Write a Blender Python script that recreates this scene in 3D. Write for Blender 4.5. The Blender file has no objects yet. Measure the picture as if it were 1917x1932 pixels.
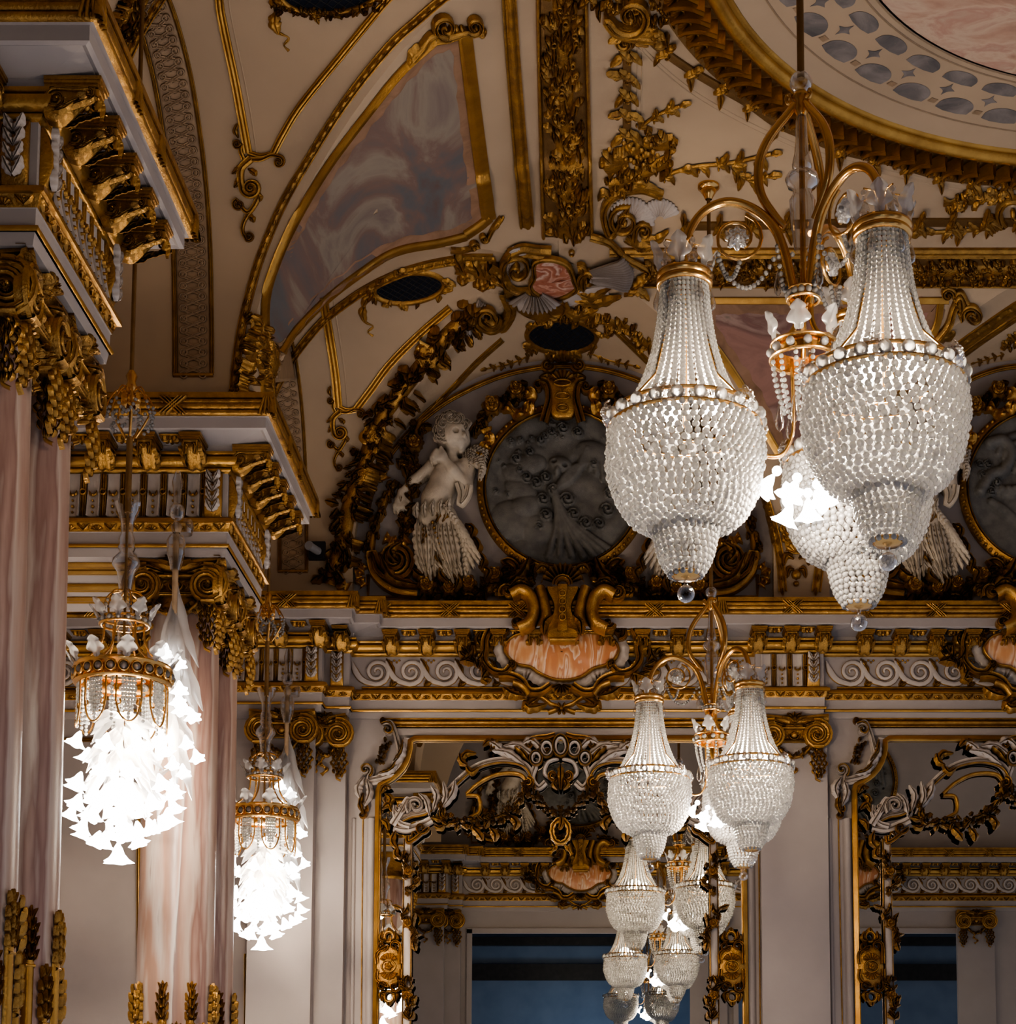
import bpy, math, random
import numpy as np
from math import pi, sin, cos, tan, sqrt, atan2
from mathutils import Matrix, Vector

SC = bpy.context.scene
COL = SC.collection
random.seed(11)
RN = np.random.default_rng(11)

# ------------------------------------------------------------------ camera model (image taken as 1917 x 1932)
VX, VY, PIT, F = 1136.7, 2203.5, 0.113, 3600.0
CP, SP = cos(PIT), sin(PIT)
CY = VY - F * tan(PIT)


def rays(px, py):
    px = np.asarray(px, float)
    py = np.asarray(py, float)
    dx = (px - VX) / F
    du = (CY - py) / F
    return np.stack([dx, CP - du * SP, SP + du * CP], -1)


def atY(px, py, Y):
    r = rays(px, py)
    return r * (Y / r[1])


def atZ(px, py, Z):
    r = rays(px, py)
    return r * (Z / r[2])


def Zy(py, Y=20.0, px=610):
    return float(atY(px, py, Y)[2])


# ------------------------------------------------------------------ surfaces of the room that ornament is applied to
class Plane:
    """axis 1: wall at Y=v facing the room, axis 2: ceiling at Z=v facing down"""

    def __init__(s, ax, v, lean=0.0):
        s.ax, s.v, s.lean = ax, v, lean

    def hit(s, px, py):
        r = rays(px, py)
        P = r * (s.v / r[..., s.ax])[..., None]
        N = np.zeros_like(P)
        N[..., s.ax] = -1
        return P, N


class Vault:
    """elliptic barrel: ax is the horizontal coordinate that curves (1 = Y, 0 = X)"""

    def __init__(s, ax, c, R, zs, H):
        s.ax, s.c, s.R, s.zs, s.H = ax, c, R, zs, H

    def half(s, z):
        q = np.clip((np.asarray(z, float) - s.zs) / s.H, 0, 1)
        return s.R * np.sqrt(1 - q * q)

    def hit(s, px, py):
        r = rays(px, py)
        a = r[..., s.ax] ** 2 / s.R ** 2 + r[..., 2] ** 2 / s.H ** 2
        b = r[..., s.ax] * s.c / s.R ** 2 + r[..., 2] * s.zs / s.H ** 2
        c = s.c ** 2 / s.R ** 2 + s.zs ** 2 / s.H ** 2 - 1
        D = np.maximum(b * b - a * c, 0)
        t = (b + np.sqrt(D)) / a
        P = r * t[..., None]
        N = np.zeros_like(P)
        N[..., s.ax] = (s.c - P[..., s.ax]) / s.R ** 2
        N[..., 2] = (s.zs - P[..., 2]) / s.H ** 2
        low = P[..., 2] < s.zs
        if np.any(low):
            with np.errstate(divide='ignore', invalid='ignore'):
                t1 = (s.c + s.R) / r[..., s.ax]
                t2 = (s.c - s.R) / r[..., s.ax]
            tt = np.where((t1 > 0) & ((s.ax == 1) | (r[..., s.ax] > 0)), t1, t2)
            P2 = r * tt[..., None]
            P = np.where(low[..., None], P2, P)
            N2 = np.zeros_like(P)
            N2[..., s.ax] = np.sign(s.c - P2[..., s.ax])
            N = np.where(low[..., None], N2, N)
        N /= np.linalg.norm(N, axis=-1, keepdims=True)
        return P, N


class Cove(Vault):
    """quarter ellipse from the cornice (c -/+ R at z=zs) to the flat ceiling; sg -1: toward -X, +1: toward +Y"""

    def __init__(s, ax, c, R, zs, H, sg):
        Vault.__init__(s, ax, c, R, zs, H)
        s.sg = sg

    def pos(s, z):
        return s.c + s.sg * s.half(z)


Z0, ZC = 6.03, 9.0                       # top of the cornice, flat ceiling
CL = Cove(0, -0.35, 2.65, 6.2, 2.8, -1)  # cove on the column side
CB = Cove(1, 17.59, 2.66, 6.2, 2.8, 1)   # cove on the end wall
B0 = Vault(1, 7.75, 2.1, 6.7, 2.28)
B1 = Vault(1, 12.95, 2.22, 6.7, 2.28)
B2 = Vault(1, 18.26, 2.0, 6.85, 2.12)
L1 = Vault(0, -0.43, 2.3, 6.65, 2.3)
L2 = Vault(0, 4.78, 2.3, 6.65, 2.3)
YW = 20.38                               # face of the end wall
BAY = 5.22
WALL = Plane(1, YW)
CEIL = Plane(2, ZC)


def onto(surf, lift=0.0, hs=1.0):
    def mp(x, y, h):
        P, N = surf.hit(np.asarray(x, float), np.asarray(y, float))
        return P + N * (np.asarray(h, float) * hs + lift)[..., None]
    return mp


def local(o, U, V, N, lift=0.0):
    o, U, V, N = (np.asarray(q, float) for q in (o, U, V, N))

    def mp(x, y, h):
        x, y, h = (np.asarray(q, float) for q in (x, y, h))
        return o + x[..., None] * U + y[..., None] * V + (h + lift)[..., None] * N
    return mp


# ------------------------------------------------------------------ mesh collector
class M:
    def __init__(s):
        s.V, s.Q, s.T, s.G, s.n = [], [], [], [], 0

    def add(s, P, quads=None, tris=None, ngons=None):
        P = np.asarray(P, float).reshape(-1, 3)
        if quads is not None and len(quads):
            s.Q.append(np.asarray(quads, int) + s.n)
        if tris is not None and len(tris):
            s.T.append(np.asarray(tris, int) + s.n)
        for g in ngons or []:
            s.G.append([i + s.n for i in g])
        s.V.append(P)
        s.n += len(P)

    def grid(s, P, cu=False, cv=False, mask=None):
        P = np.asarray(P, float)
        a, b = P.shape[:2]
        I = np.arange(a * b).reshape(a, b)
        if cu:
            I = np.vstack([I, I[:1]])
        if cv:
            I = np.hstack([I, I[:, :1]])
        q = np.stack([I[:-1, :-1], I[:-1, 1:], I[1:, 1:], I[1:, :-1]], -1).reshape(-1, 4)
        if mask is not None:
            k = mask.reshape(-1)
            q = q[k[q].any(1)]
        s.add(P.reshape(-1, 3), q)

    def merge(s, P, F4, mats):
        """many transformed copies of a small quad mesh; mats: list of 4x4"""
        P = np.c_[np.asarray(P, float), np.ones(len(P))]
        F4 = np.asarray(F4, int)
        A = np.asarray(mats, float)
        R = np.einsum('kij,nj->kni', A, P)[..., :3]
        k, n = R.shape[:2]
        q = (F4[None] + (np.arange(k) * n)[:, None, None]).reshape(-1, 4)
        s.add(R.reshape(-1, 3), q)

    def box(s, x0, x1, y0, y1, z0, z1):
        P = [(x, y, z) for x in (x0, x1) for y in (y0, y1) for z in (z0, z1)]
        s.add(P, [(0, 1, 3, 2), (4, 6, 7, 5), (0, 4, 5, 1), (2, 3, 7, 6), (0, 2, 6, 4), (1, 5, 7, 3)])

    def tube(s, pts, r, n=8, cap=True):
        pts = np.asarray(pts, float)
        k = len(pts)
        r = np.broadcast_to(np.asarray(r, float), (k,))
        T = np.gradient(pts, axis=0)
        T /= np.linalg.norm(T, axis=1, keepdims=True) + 1e-12
        u = np.cross(T[0], [0.31, 0.17, 0.93])
        if np.linalg.norm(u) < 1e-3:
            u = np.cross(T[0], [1, 0, 0])
        u /= np.linalg.norm(u)
        rows = []
        an = np.arange(n) * 2 * pi / n
        for i in range(k):
            u = u - T[i] * (u @ T[i])
            u /= np.linalg.norm(u) + 1e-12
            w = np.cross(T[i], u)
            rows.append(pts[i] + r[i] * (np.cos(an)[:, None] * u + np.sin(an)[:, None] * w))
        s.grid(np.array(rows), cv=True)
        if cap:
            s.add(rows[0], ngons=[list(range(n))])
            s.add(rows[-1], ngons=[list(range(n))])

    def lathe(s, prof, c=(0, 0, 0), n=24, a0=0.0, a1=2 * pi, wob=None):
        prof = np.asarray(prof, float)
        full = abs(a1 - a0 - 2 * pi) < 1e-6
        an = a0 + (a1 - a0) * np.arange(n) / (n if full else n - 1)
        r = prof[:, 0][:, None] * np.ones(n)
        if wob is not None:
            r = r * wob(an[None, :], prof[:, 1][:, None])
        P = np.stack([r * np.cos(an), r * np.sin(an), prof[:, 1][:, None] + 0 * r], -1) + np.asarray(c, float)
        s.grid(P, cv=full)

    def ball(s, c, r, n=10, sq=(1, 1, 1)):
        a = np.linspace(0, pi, n // 2 + 2)
        s.lathe(np.c_[np.maximum(np.sin(a), 1e-4) * r, -np.cos(a) * r * sq[2]], c, n)

    def build(s, name, mat, parent=None, smooth=True, base=None, label=None):
        V = np.concatenate(s.V) if s.V else np.zeros((0, 3))
        if parent is not None:
            o0 = np.array(WL[parent.name])
        elif base is not None:
            o0 = np.asarray(base, float)
        else:
            o0 = np.array([(V[:, 0].min() + V[:, 0].max()) / 2, (V[:, 1].min() + V[:, 1].max()) / 2, V[:, 2].min()])
        V = V - o0
        me = bpy.data.meshes.new(name)
        Q = np.concatenate(s.Q) if s.Q else np.zeros((0, 4), int)
        T = np.concatenate(s.T) if s.T else np.zeros((0, 3), int)
        lens = [4] * len(Q) + [3] * len(T) + [len(g) for g in s.G]
        lv = np.concatenate([Q.reshape(-1), T.reshape(-1)] + [np.array(g) for g in s.G]).astype(np.int32)
        me.vertices.add(len(V))
        me.vertices.foreach_set('co', V.astype(np.float32).reshape(-1))
        me.loops.add(len(lv))
        me.loops.foreach_set('vertex_index', lv)
        me.polygons.add(len(lens))
        st = np.concatenate([[0], np.cumsum(lens)[:-1]]).astype(np.int32)
        me.polygons.foreach_set('loop_start', st)
        me.polygons.foreach_set('loop_total', np.array(lens, np.int32))
        me.polygons.foreach_set('use_smooth', np.full(len(lens), smooth))
        me.update(calc_edges=True)
        if smooth:
            me.set_sharp_from_angle(angle=1.25)
        me.materials.append(mat)
        o = bpy.data.objects.new(name, me)
        COL.objects.link(o)
        if parent is not None:
            o.parent = parent
            WL[o.name] = o0
        else:
            o.location = o0
            WL[o.name] = o0
        if label:
            o['label'] = label
        return o


WL = {}


def tag(o, label, cat, group=None, kind=None):
    if label:
        o['label'] = label
    if cat:
        o['category'] = cat
    if group:
        o['group'] = group
    if kind:
        o['kind'] = kind
    return o


def thing(name, loc, label, cat, group=None):
    o = bpy.data.objects.new(name, None)
    o.empty_display_size = 0.1
    COL.objects.link(o)
    o.location = loc
    WL[o.name] = np.array(loc, float)
    return tag(o, label, cat, group)


def struct(name, m, mat, smooth=False):
    o = m.build(name, mat, smooth=smooth)
    o['kind'] = 'structure'
    return o


def copy_tree(o, parent=None):
    c = o.copy()
    COL.objects.link(c)
    if parent is not None:
        c.parent = parent
    for ch in [x for x in bpy.data.objects if x.parent == o]:
        copy_tree(ch, c)
    return c


def dup(o, off, label, group=None, scale=None, rz=None):
    c = copy_tree(o)
    c.location = Vector(o.location) + Vector(off)
    c['label'] = label
    if group:
        c['group'] = group
    if scale:
        c.scale = scale
    if rz is not None:
        c.rotation_euler.z = rz
    return c


# ------------------------------------------------------------------ 2-D relief drawing (x, y on a surface, h above it)
def spline(pts, n=0, closed=False):
    p = np.asarray(pts, float)
    if len(p) == 2:
        n = n or 8
        return p[0] + (p[1] - p[0]) * np.linspace(0, 1, n)[:, None]
    if closed:
        q = np.vstack([p[-1], p, p[0], p[1]])
    else:
        q = np.vstack([2 * p[0] - p[1], p, 2 * p[-1] - p[-2]])
    k = len(q) - 3
    n = n or (k * 8)
    t = np.linspace(0, k, n, endpoint=not closed)
    i = np.minimum(t.astype(int), k - 1)
    u = (t - i)[:, None]
    a, b, c, d = q[i], q[i + 1], q[i + 2], q[i + 3]
    return 0.5 * (2 * b + (c - a) * u + (2 * a - 5 * b + 4 * c - d) * u ** 2 + (3 * b - a - 3 * c + d) * u ** 3)


def even(p, n, closed=False):
    q = np.vstack([p, p[:1]]) if closed else p
    d = np.r_[0, np.cumsum(np.linalg.norm(np.diff(q, axis=0), axis=1))]
    t = np.linspace(0, d[-1], n, endpoint=not closed)
    return np.stack([np.interp(t, d, q[:, j]) for j in range(q.shape[1])], -1)


def plen(p):
    return float(np.linalg.norm(np.diff(p, axis=0), axis=1).sum())


def normals2(p, closed=False):
    if closed:
        t = np.roll(p, -1, 0) - np.roll(p, 1, 0)
    else:
        t = np.gradient(p, axis=0)
    t = t / (np.linalg.norm(t, axis=1, keepdims=True) + 1e-9)
    return t, np.stack([t[:, 1], -t[:, 0]], -1)


HALF = [(-1, 0), (-.8, .6), (-.4, .92), (0, 1), (.4, .92), (.8, .6), (1, 0)]
FRAME = [(-1, 0), (-1, .75), (-.72, .75), (-.62, .45), (-.3, .6), (0, 1), (.35, .9), (.55, .35), (.7, .35), (.8, .55), (1, .5), (1, 0)]
REED = [(-1, 0), (-.95, .7), (-.6, .8), (-.45, .45), (-.3, .8), (0, 1), (.3, .8), (.45, .45), (.6, .8), (.95, .7), (1, 0)]
FLAT = [(-1, 0), (-.98, .9), (-.8, 1), (.8, 1), (.98, .9), (1, 0)]
GROOVE = [(-1, 0), (-.85, .8), (-.5, .75), (-.2, 1), (0, .7), (.2, 1), (.5, .75), (.85, .8), (1, 0)]
SHARP = [(-1, 0), (-.99, .55), (-.6, .6), (-.5, 1), (.1, .8), (.7, .5), (.98, .45), (1, 0)]


def strip(m, mp, p, w, h, prof=HALF, closed=False):
    p = np.asarray(p, float)
    t, nn = normals2(p, closed)
    k = len(p)
    w = np.broadcast_to(np.asarray(w, float), (k,))
    h = np.broadcast_to(np.asarray(h, float), (k,))
    pr = np.asarray(prof, float)
    xy = p[:, None, :] + nn[:, None, :] * (w[:, None] * pr[:, 0])[..., None]
    H = h[:, None] * pr[:, 1]
    m.grid(mp(xy[..., 0], xy[..., 1], H), cu=closed)


LT = np.array([-1, -.62, -.25, 0, .25, .62, 1])
LH = np.array([0, .72, .95, .55, .95, .72, 0])


def leaf(m, mp, pts, w, h, lobes=3, tip=.5, n=0, deep=.26):
    """lobed acanthus / oak like leaf along a path"""
    p = spline(pts, n or lobes * 4 + 3)
    k = len(p)
    s = np.linspace(0, 1, k)
    env = np.clip(np.sin(pi * np.clip(s * .93 + .05, 0, 1)) ** .7, .04, 1)
    lob = 1 - deep + deep * np.abs(np.cos(pi * (lobes * s + .2)))
    hw = w * env * lob
    t, nn = normals2(p)
    back = -(1 - lob)[:, None] * w * .5
    xy = p[:, None, :] + nn[:, None, :] * (hw[:, None] * LT)[..., None] + t[:, None, :] * (back * np.abs(LT) ** 2)[..., None] * -1
    rip = 1 + .22 * np.cos(2 * pi * (lobes * s + .2))[:, None] * (np.abs(LT) > .3)
    H = h * (np.sin(pi * np.clip(s * .8 + .15, 0, 1)) ** .5)[:, None] * LH * rip + (tip * h * s ** 2)[:, None] * (1 - .5 * np.abs(LT))
    m.grid(mp(xy[..., 0], xy[..., 1], np.maximum(H, .0015)))


def feather(m, mp, pts, w, h, barbs=14):
    """long plume: comb edged grid"""
    p = spline(pts, barbs * 2 + 1)
    k = len(p)
    s = np.linspace(0, 1, k)
    hw = w * np.clip(np.sin(pi * (s * .9 + .06)) ** .6, .05, 1) * np.where(np.arange(k) % 2, 1, .86)
    t, nn = normals2(p)
    xy = p[:, None, :] + nn[:, None, :] * (hw[:, None] * LT)[..., None] + t[:, None, :] * (np.abs(LT) * w * .7)[None, :, None]
    H = h * (LH[None] * np.where(np.arange(k) % 2, 1, .55)[:, None]) + h * .3 * (LT == 0) + (h * .6 * s ** 2)[:, None]
    m.grid(mp(xy[..., 0], xy[..., 1], np.maximum(H, .001)))


def spiral(c, r, a0, turns, dr=1, r1=.12, n=0):
    n = n or int(14 * turns) + 4
    t = np.linspace(0, 1, n)
    a = a0 + dr * 2 * pi * turns * t
    rr = r * (r1 + (1 - r1) * (1 - t) ** .9)
    return np.stack([c[0] + rr * np.cos(a), c[1] + rr * np.sin(a)], -1)


def scroll(m, mp, c, r, a0, turns, dr, w, h, lead=None, prof=GROOVE):
    p = spiral(c, r, a0, turns, dr)
    if lead is not None:
        p = np.vstack([spline(list(lead) + [p[0]], 8 * len(lead))[:-1], p])
    k = len(p)
    tt = np.linspace(0, 1, k)
    strip(m, mp, p, w * (1 - .62 * tt), h * (.8 + .35 * tt), prof)
    berry(m, mp, p[-1], r * .17, h * 1.4)


def berry(m, mp, c, r, h=None, n=8):
    h = r if h is None else h
    a = np.arange(n) * 2 * pi / n
    q = np.array([1, .82, .5, .02])
    z = np.sqrt(np.maximum(0, 1 - q * q)) * h
    x = c[0] + r * q[:, None] * np.cos(a)
    y = c[1] + r * q[:, None] * np.sin(a)
    m.grid(mp(x, y, z[:, None] + 0 * x), cv=True)


def rose(m, mp, c, r, h, pet=5, ph=0.0):
    n = pet * 5
    a = np.arange(n) * 2 * pi / n
    q = np.array([1, .97, .8, .66, .62, .46, .4, .24, .18, .02])
    z = np.array([0, .35, .62, .5, .78, .7, .92, .8, 1.05, .95])
    f = np.array([.16, .16, .1, .02, .1, .03, .1, .02, .05, 0])
    g = np.array([0, .2, .2, .1, .2, .1, .15, .05, .1, 0])
    pa = np.array([0, 0, 0, 0, .5, .5, 1, 1, 1.5, 1.5]) * pi / pet * 2 + ph
    sc = np.abs(np.cos((a[None, :] + pa[:, None]) * pet / 2))
    rad = r * q[:, None] * (1 - f[:, None] * (1 - sc) * 2)
    x = c[0] + rad * np.cos(a)
    y = c[1] + rad * np.sin(a)
    H = h * np.clip(z[:, None] - g[:, None] * (1 - sc), 0, 2)
    m.grid(mp(x, y, H), cv=True)


def daisy(m, mp, c, r, h, pet=8):
    for i in range(pet):
        a = 2 * pi * i / pet
        leaf(m, mp, [(c[0] + .2 * r * cos(a), c[1] + .2 * r * sin(a)), (c[0] + r * cos(a), c[1] + r * sin(a))], r * .3, h, 1, n=6)
    berry(m, mp, c, r * .3, h * 1.3)


def shell(m, mp, c, r, a0, a1, ribs=9, h=.04, r0=.12, squash=1.0):
    n = ribs * 4 + 1
    a = np.linspace(a0, a1, n)
    k = np.arange(n)
    rib = .5 + .5 * np.cos(2 * pi * (k / 4.0))
    q = np.array([r0, .3, .5, .7, .86, .97, 1.0])
    zz = np.array([.5, .6, .7, .85, 1.0, .8, 0])
    rad = r * q[:, None] * (1 - .06 * (q[:, None] > .9) * (1 - rib))
    x = c[0] + rad * np.cos(a)
    y = c[1] + rad * np.sin(a) * squash
    H = h * zz[:, None] * (.55 + .45 * rib)
    m.grid(mp(x, y, H))


def plate(m, mp, outline, h, bulge=0.0, rings=5):
    """closed outline filled as a softly domed cushion"""
    p = np.asarray(outline, float)
    c = p.mean(0)
    q = np.array([1, 1, .97, .9, .7, .4, .02])
    z = np.array([0, .7, 1, 1, 1, 1, 1])
    b = bulge * (1 - q ** 2)
    xy = c + (p - c)[None] * q[:, None, None]
    H = h * z[:, None] + b[:, None] + 0 * xy[..., 0]
    m.grid(mp(xy[..., 0], xy[..., 1], H), cv=True)


def foliage(m, mp, p, w, h, dens=1.0, seed=1, roses=.25, base=True, size=1.0, spread=.82):
    """thick garland of leaves and flowers along a path (w: half width in surface units)"""
    R = np.random.default_rng(seed)
    p = np.asarray(p, float)
    L = plen(p)
    if base:
        strip(m, mp, even(p, max(6, int(L / w * 1.2))), w * .45, h * .45)
    n = max(3, int(L / w * 3.2 * dens))
    q = even(p, n)
    t, nn = normals2(q)
    for i in range(n):
        o = R.uniform(-spread, spread)
        c = q[i] + nn[i] * w * o
        if R.random() < roses:
            rose(m, mp, c, w * R.uniform(.3, .5) * size, h * R.uniform(.8, 1.2), 5, R.uniform(0, 6))
            continue
        an = atan2(t[i][1], t[i][0]) + o * 1.1 + R.normal(0, .45)
        if R.random() < .22:
            an += pi
        l = w * R.uniform(.7, 1.15) * size
        d = np.array([cos(an), sin(an)])
        e = np.array([-d[1], d[0]]) * R.uniform(-.3, .3) * l
        leaf(m, mp, [c - d * l * .4, c + e * .6 + d * l * .15, c + d * l * .7], l * R.uniform(.3, .42), h * R.uniform(.6, 1.1), int(R.integers(2, 4)), R.uniform(.2, .9))


def sprig(m, mp, p, w, h, n=5, seed=1, stem=.12, berries=True):
    """thin stem with pairs of separate leaves"""
    R = np.random.default_rng(seed)
    p = spline(p, 24)
    strip(m, mp, p, w * stem, h * .6)
    q = even(p, n + 1)
    t, nn = normals2(q)
    for i in range(n + 1):
        for sgn in ((-1, 1) if i < n else (0,)):
            if R.random() < .15 and i < n:
                continue
            an = atan2(t[i][1], t[i][0]) + sgn * R.uniform(.5, .95)
            l = w * R.uniform(.8, 1.25)
            d = np.array([cos(an), sin(an)])
            e = np.array([-d[1], d[0]]) * -sgn * .18 * l
            leaf(m, mp, [q[i], q[i] + d * l * .5 + e, q[i] + d * l], l * .27, h * R.uniform(.7, 1.1), 2, .6)
            if berries and R.random() < .4:
                berry(m, mp, q[i] + d * l * .25 - e, w * .1, h)


def ribbon(m, mp, p, w, h, waves=4):
    q = even(spline(p), waves * 8)
    s = np.linspace(0, 1, len(q))
    strip(m, mp, q, w * (.75 + .25 * np.cos(2 * pi * waves * s)), h * (.6 + .4 * np.sin(2 * pi * waves * s)), GROOVE)


def arc(c, r, a0, a1, n=24, ry=None):
    a = np.linspace(a0, a1, n)
    return np.stack([c[0] + r * np.cos(a), c[1] + (ry or r) * np.sin(a)], -1)


# small reusable solids: (verts, quads)
def solid(fn):
    m = M()
    fn(m)
    return np.concatenate(m.V), np.concatenate(m.Q)


BEAD = solid(lambda m: m.ball((0, 0, 0), 1, 6))
BALL8 = solid(lambda m: m.ball((0, 0, 0), 1, 8))


def beads(m, P, r, sol=None):
    P = np.asarray(P, float)
    r = np.broadcast_to(np.asarray(r, float), (len(P),))
    V, Q = sol or BEAD
    R = P[:, None, :] + V[None] * r[:, None, None]
    q = (Q[None] + (np.arange(len(P)) * len(V))[:, None, None]).reshape(-1, 4)
    m.add(R.reshape(-1, 3), q)


def TR(loc, rz=0.0, s=1.0, rx=0.0, ry=0.0):
    return np.array(Matrix.Translation(loc) @ Matrix.Rotation(rz, 4, 'Z') @ Matrix.Rotation(ry, 4, 'Y') @ Matrix.Rotation(rx, 4, 'X') @ Matrix.Diagonal((s, s, s, 1) if not hasattr(s, '__len__') else tuple(s) + (1,)))


def sweep(m, path, prof, closed=False):
    """architectural profile [(out, z)] carried along a plan path with mitred corners"""
    p = np.asarray(path, float)
    k = len(p)
    d = np.diff(p, axis=0)
    d /= np.linalg.norm(d, axis=1, keepdims=True)
    n = np.stack([d[:, 1], -d[:, 0]], -1)
    rows = []
    for i in range(k):
        a = n[max(i - 1, 0)]
        b = n[min(i, k - 2)]
        v = a + b
        v = v / (v @ a) if abs(v @ a) > 1e-6 else a
        rows.append([(p[i][0] + v[0] * e, p[i][1] + v[1] * e, z) for e, z in prof])
    R = np.array(rows)
    for i in range(k - 1):
        m.grid(R[i:i + 2])


# ------------------------------------------------------------------ materials
def mat(name):
    m = bpy.data.materials.new(name)
    m.use_nodes = True
    nt = m.node_tree
    nt.nodes.clear()
    out = nt.nodes.new('ShaderNodeOutputMaterial')
    return m, nt, out


def nd(nt, t, **kw):
    n = nt.nodes.new('ShaderNode' + t)
    for k, v in kw.items():
        if k.startswith('i_'):
            n.inputs[k[2:].replace('_', ' ')].default_value = v
        else:
            setattr(n, k, v)
    return n


def ramp(nt, stops, interp='LINEAR'):
    r = nt.nodes.new('ShaderNodeValToRGB')
    r.color_ramp.interpolation = interp
    e = r.color_ramp.elements
    while len(e) < len(stops):
        e.new(0.5)
    for q, (p, c) in zip(e, stops):
        q.position = p
        q.color = tuple(c) + (1,) if len(c) == 3 else c
    return r


def paint(name, col, rough=.75, var=.08, scale=3.0, bump=.0, spec=.3, metal=0.0, dark=None, fine=0, crevice_shade=None):
    m, nt, out = mat(name)
    b = nd(nt, 'BsdfPrincipled')
    b.inputs['Roughness'].default_value = rough
    b.inputs['Metallic'].default_value = metal
    b.inputs['Specular IOR Level'].default_value = spec
    tc = nd(nt, 'TexCoord')
    n = nd(nt, 'TexNoise')
    n.inputs['Scale'].default_value = scale
    n.inputs['Detail'].default_value = 4
    nt.links.new(tc.outputs['Object'], n.inputs['Vector'])
    d = dark or tuple(c * (1 - var * 2.5) for c in col)
    r = ramp(nt, [(.22, d), (.74, col)] if metal else [(.34, d), (.62, col)])
    nt.links.new(n.outputs['Fac'], r.inputs['Fac'])
    if crevice_shade:
        # crevice shade put into the base colour: occluded hollows of the carving darken
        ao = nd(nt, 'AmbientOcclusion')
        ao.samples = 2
        ao.inputs['Distance'].default_value = crevice_shade[0]
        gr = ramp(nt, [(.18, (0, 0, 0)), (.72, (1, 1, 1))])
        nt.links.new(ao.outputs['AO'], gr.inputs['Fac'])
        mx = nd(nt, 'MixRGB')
        mx.inputs[1].default_value = crevice_shade[1] + (1,)
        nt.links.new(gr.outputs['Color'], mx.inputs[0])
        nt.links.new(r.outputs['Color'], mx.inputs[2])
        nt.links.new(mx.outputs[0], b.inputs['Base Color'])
    else:
        nt.links.new(r.outputs['Color'], b.inputs['Base Color'])
    if bump:
        n2 = nd(nt, 'TexNoise')
        n2.inputs['Scale'].default_value = fine or scale * 12
        n2.inputs['Detail'].default_value = 3
        nt.links.new(tc.outputs['Object'], n2.inputs['Vector'])
        bp = nd(nt, 'Bump')
        bp.inputs['Strength'].default_value = bump
        bp.inputs['Distance'].default_value = .01
        nt.links.new(n2.outputs['Fac'], bp.inputs['Height'])
        nt.links.new(bp.outputs['Normal'], b.inputs['Normal'])
    nt.links.new(b.outputs[0], out.inputs['Surface'])
    return m


PLASTER = paint('plaster_cream', (.42, .355, .315), .8, .04, 1.3, .12)
CEILP = paint('plaster_tan', (.57, .41, .26), .85, .04, 1.0, .12)
STUCCO = paint('stucco_white', (.58, .49, .42), .7, .05, 4, .15, crevice_shade=(.05, (.16, .10, .05)))
STATUE = paint('statue_ivory', (.74, .62, .47), .55, .10, 6, .25, .4, crevice_shade=(.06, (.16, .11, .06)))
GOLD = paint('gilding', (.68, .375, .095), .36, 0, 9, .6, .5, .76, dark=(.25, .12, .032), fine=60, crevice_shade=(.06, (.15, .075, .022)))
GOLDB = paint('gilding_bright', (.74, .42, .11), .33, 0, 4, .3, .5, .80, dark=(.42, .21, .05), fine=45, crevice_shade=(.05, (.18, .09, .028)))
BRONZE = paint('bronze_gold_ground', (.33, .19, .07), .5, 0, 6, .3, .4, .75, dark=(.20, .11, .04))
BRASS = paint('brass', (.85, .52, .20), .22, 0, 3, .05, .5, 1.0, dark=(.62, .34, .11))
IRON = paint('dark_iron', (.05, .045, .04), .45, 0, 8, .1, .4, .6, dark=(.03, .027, .025))
STONE = paint('grey_stone', (.19, .175, .15), .65, 0, 9, .3, .35, dark=(.13, .12, .105), crevice_shade=(.06, (.035, .033, .03)))
BLACK = paint('dark_void', (.006, .008, .016), .9, 0, 3)
BLUEW = paint('anteroom_wall', (.16, .20, .26), .8, 0, 2, dark=(.13, .17, .23))
PLASTIC = paint('black_plastic', (.02, .02, .022), .5, 0, 5, dark=(.015, .015, .017))


def onyx(name, cols, sx=3.0, dist=2.2, rough=.22, vert=True, off=0.0):
    m, nt, out = mat(name)
    b = nd(nt, 'BsdfPrincipled')
    b.inputs['Roughness'].default_value = rough
    tc = nd(nt, 'TexCoord')
    mp = nd(nt, 'Mapping')
    mp.inputs['Scale'].default_value = (1, 1, .13) if vert is True else (vert or (1, 1, 1.6))
    mp.inputs['Location'].default_value = (off, off * 1.7, off * .3)
    nt.links.new(tc.outputs['Object'], mp.inputs['Vector'])
    n = nd(nt, 'TexNoise')
    n.inputs['Scale'].default_value = sx
    n.inputs['Detail'].default_value = 2.5
    n.inputs['Distortion'].default_value = .6
    nt.links.new(mp.outputs[0], n.inputs['Vector'])
    mu = nd(nt, 'Math', operation='MULTIPLY')
    mu.inputs[1].default_value = dist * 3.2
    nt.links.new(n.outputs['Fac'], mu.inputs[0])
    n2 = nd(nt, 'TexNoise')
    n2.inputs['Scale'].default_value = sx * 9
    n2.inputs['Detail'].default_value = 3
    nt.links.new(mp.outputs[0], n2.inputs['Vector'])
    ad = nd(nt, 'Math', operation='MULTIPLY_ADD')
    ad.inputs[1].default_value = .42 if vert is True else .26
    nt.links.new(n2.outputs['Fac'], ad.inputs[0])
    nt.links.new(mu.outputs[0], ad.inputs[2])
    fr = nd(nt, 'Math', operation='FRACT')
    nt.links.new(ad.outputs[0], fr.inputs[0])
    r = ramp(nt, cols)
    nt.links.new(fr.outputs[0], r.inputs['Fac'])
    nt.links.new(r.outputs['Color'], b.inputs['Base Color'])
    nt.links.new(b.outputs[0], out.inputs['Surface'])
    return m


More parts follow.
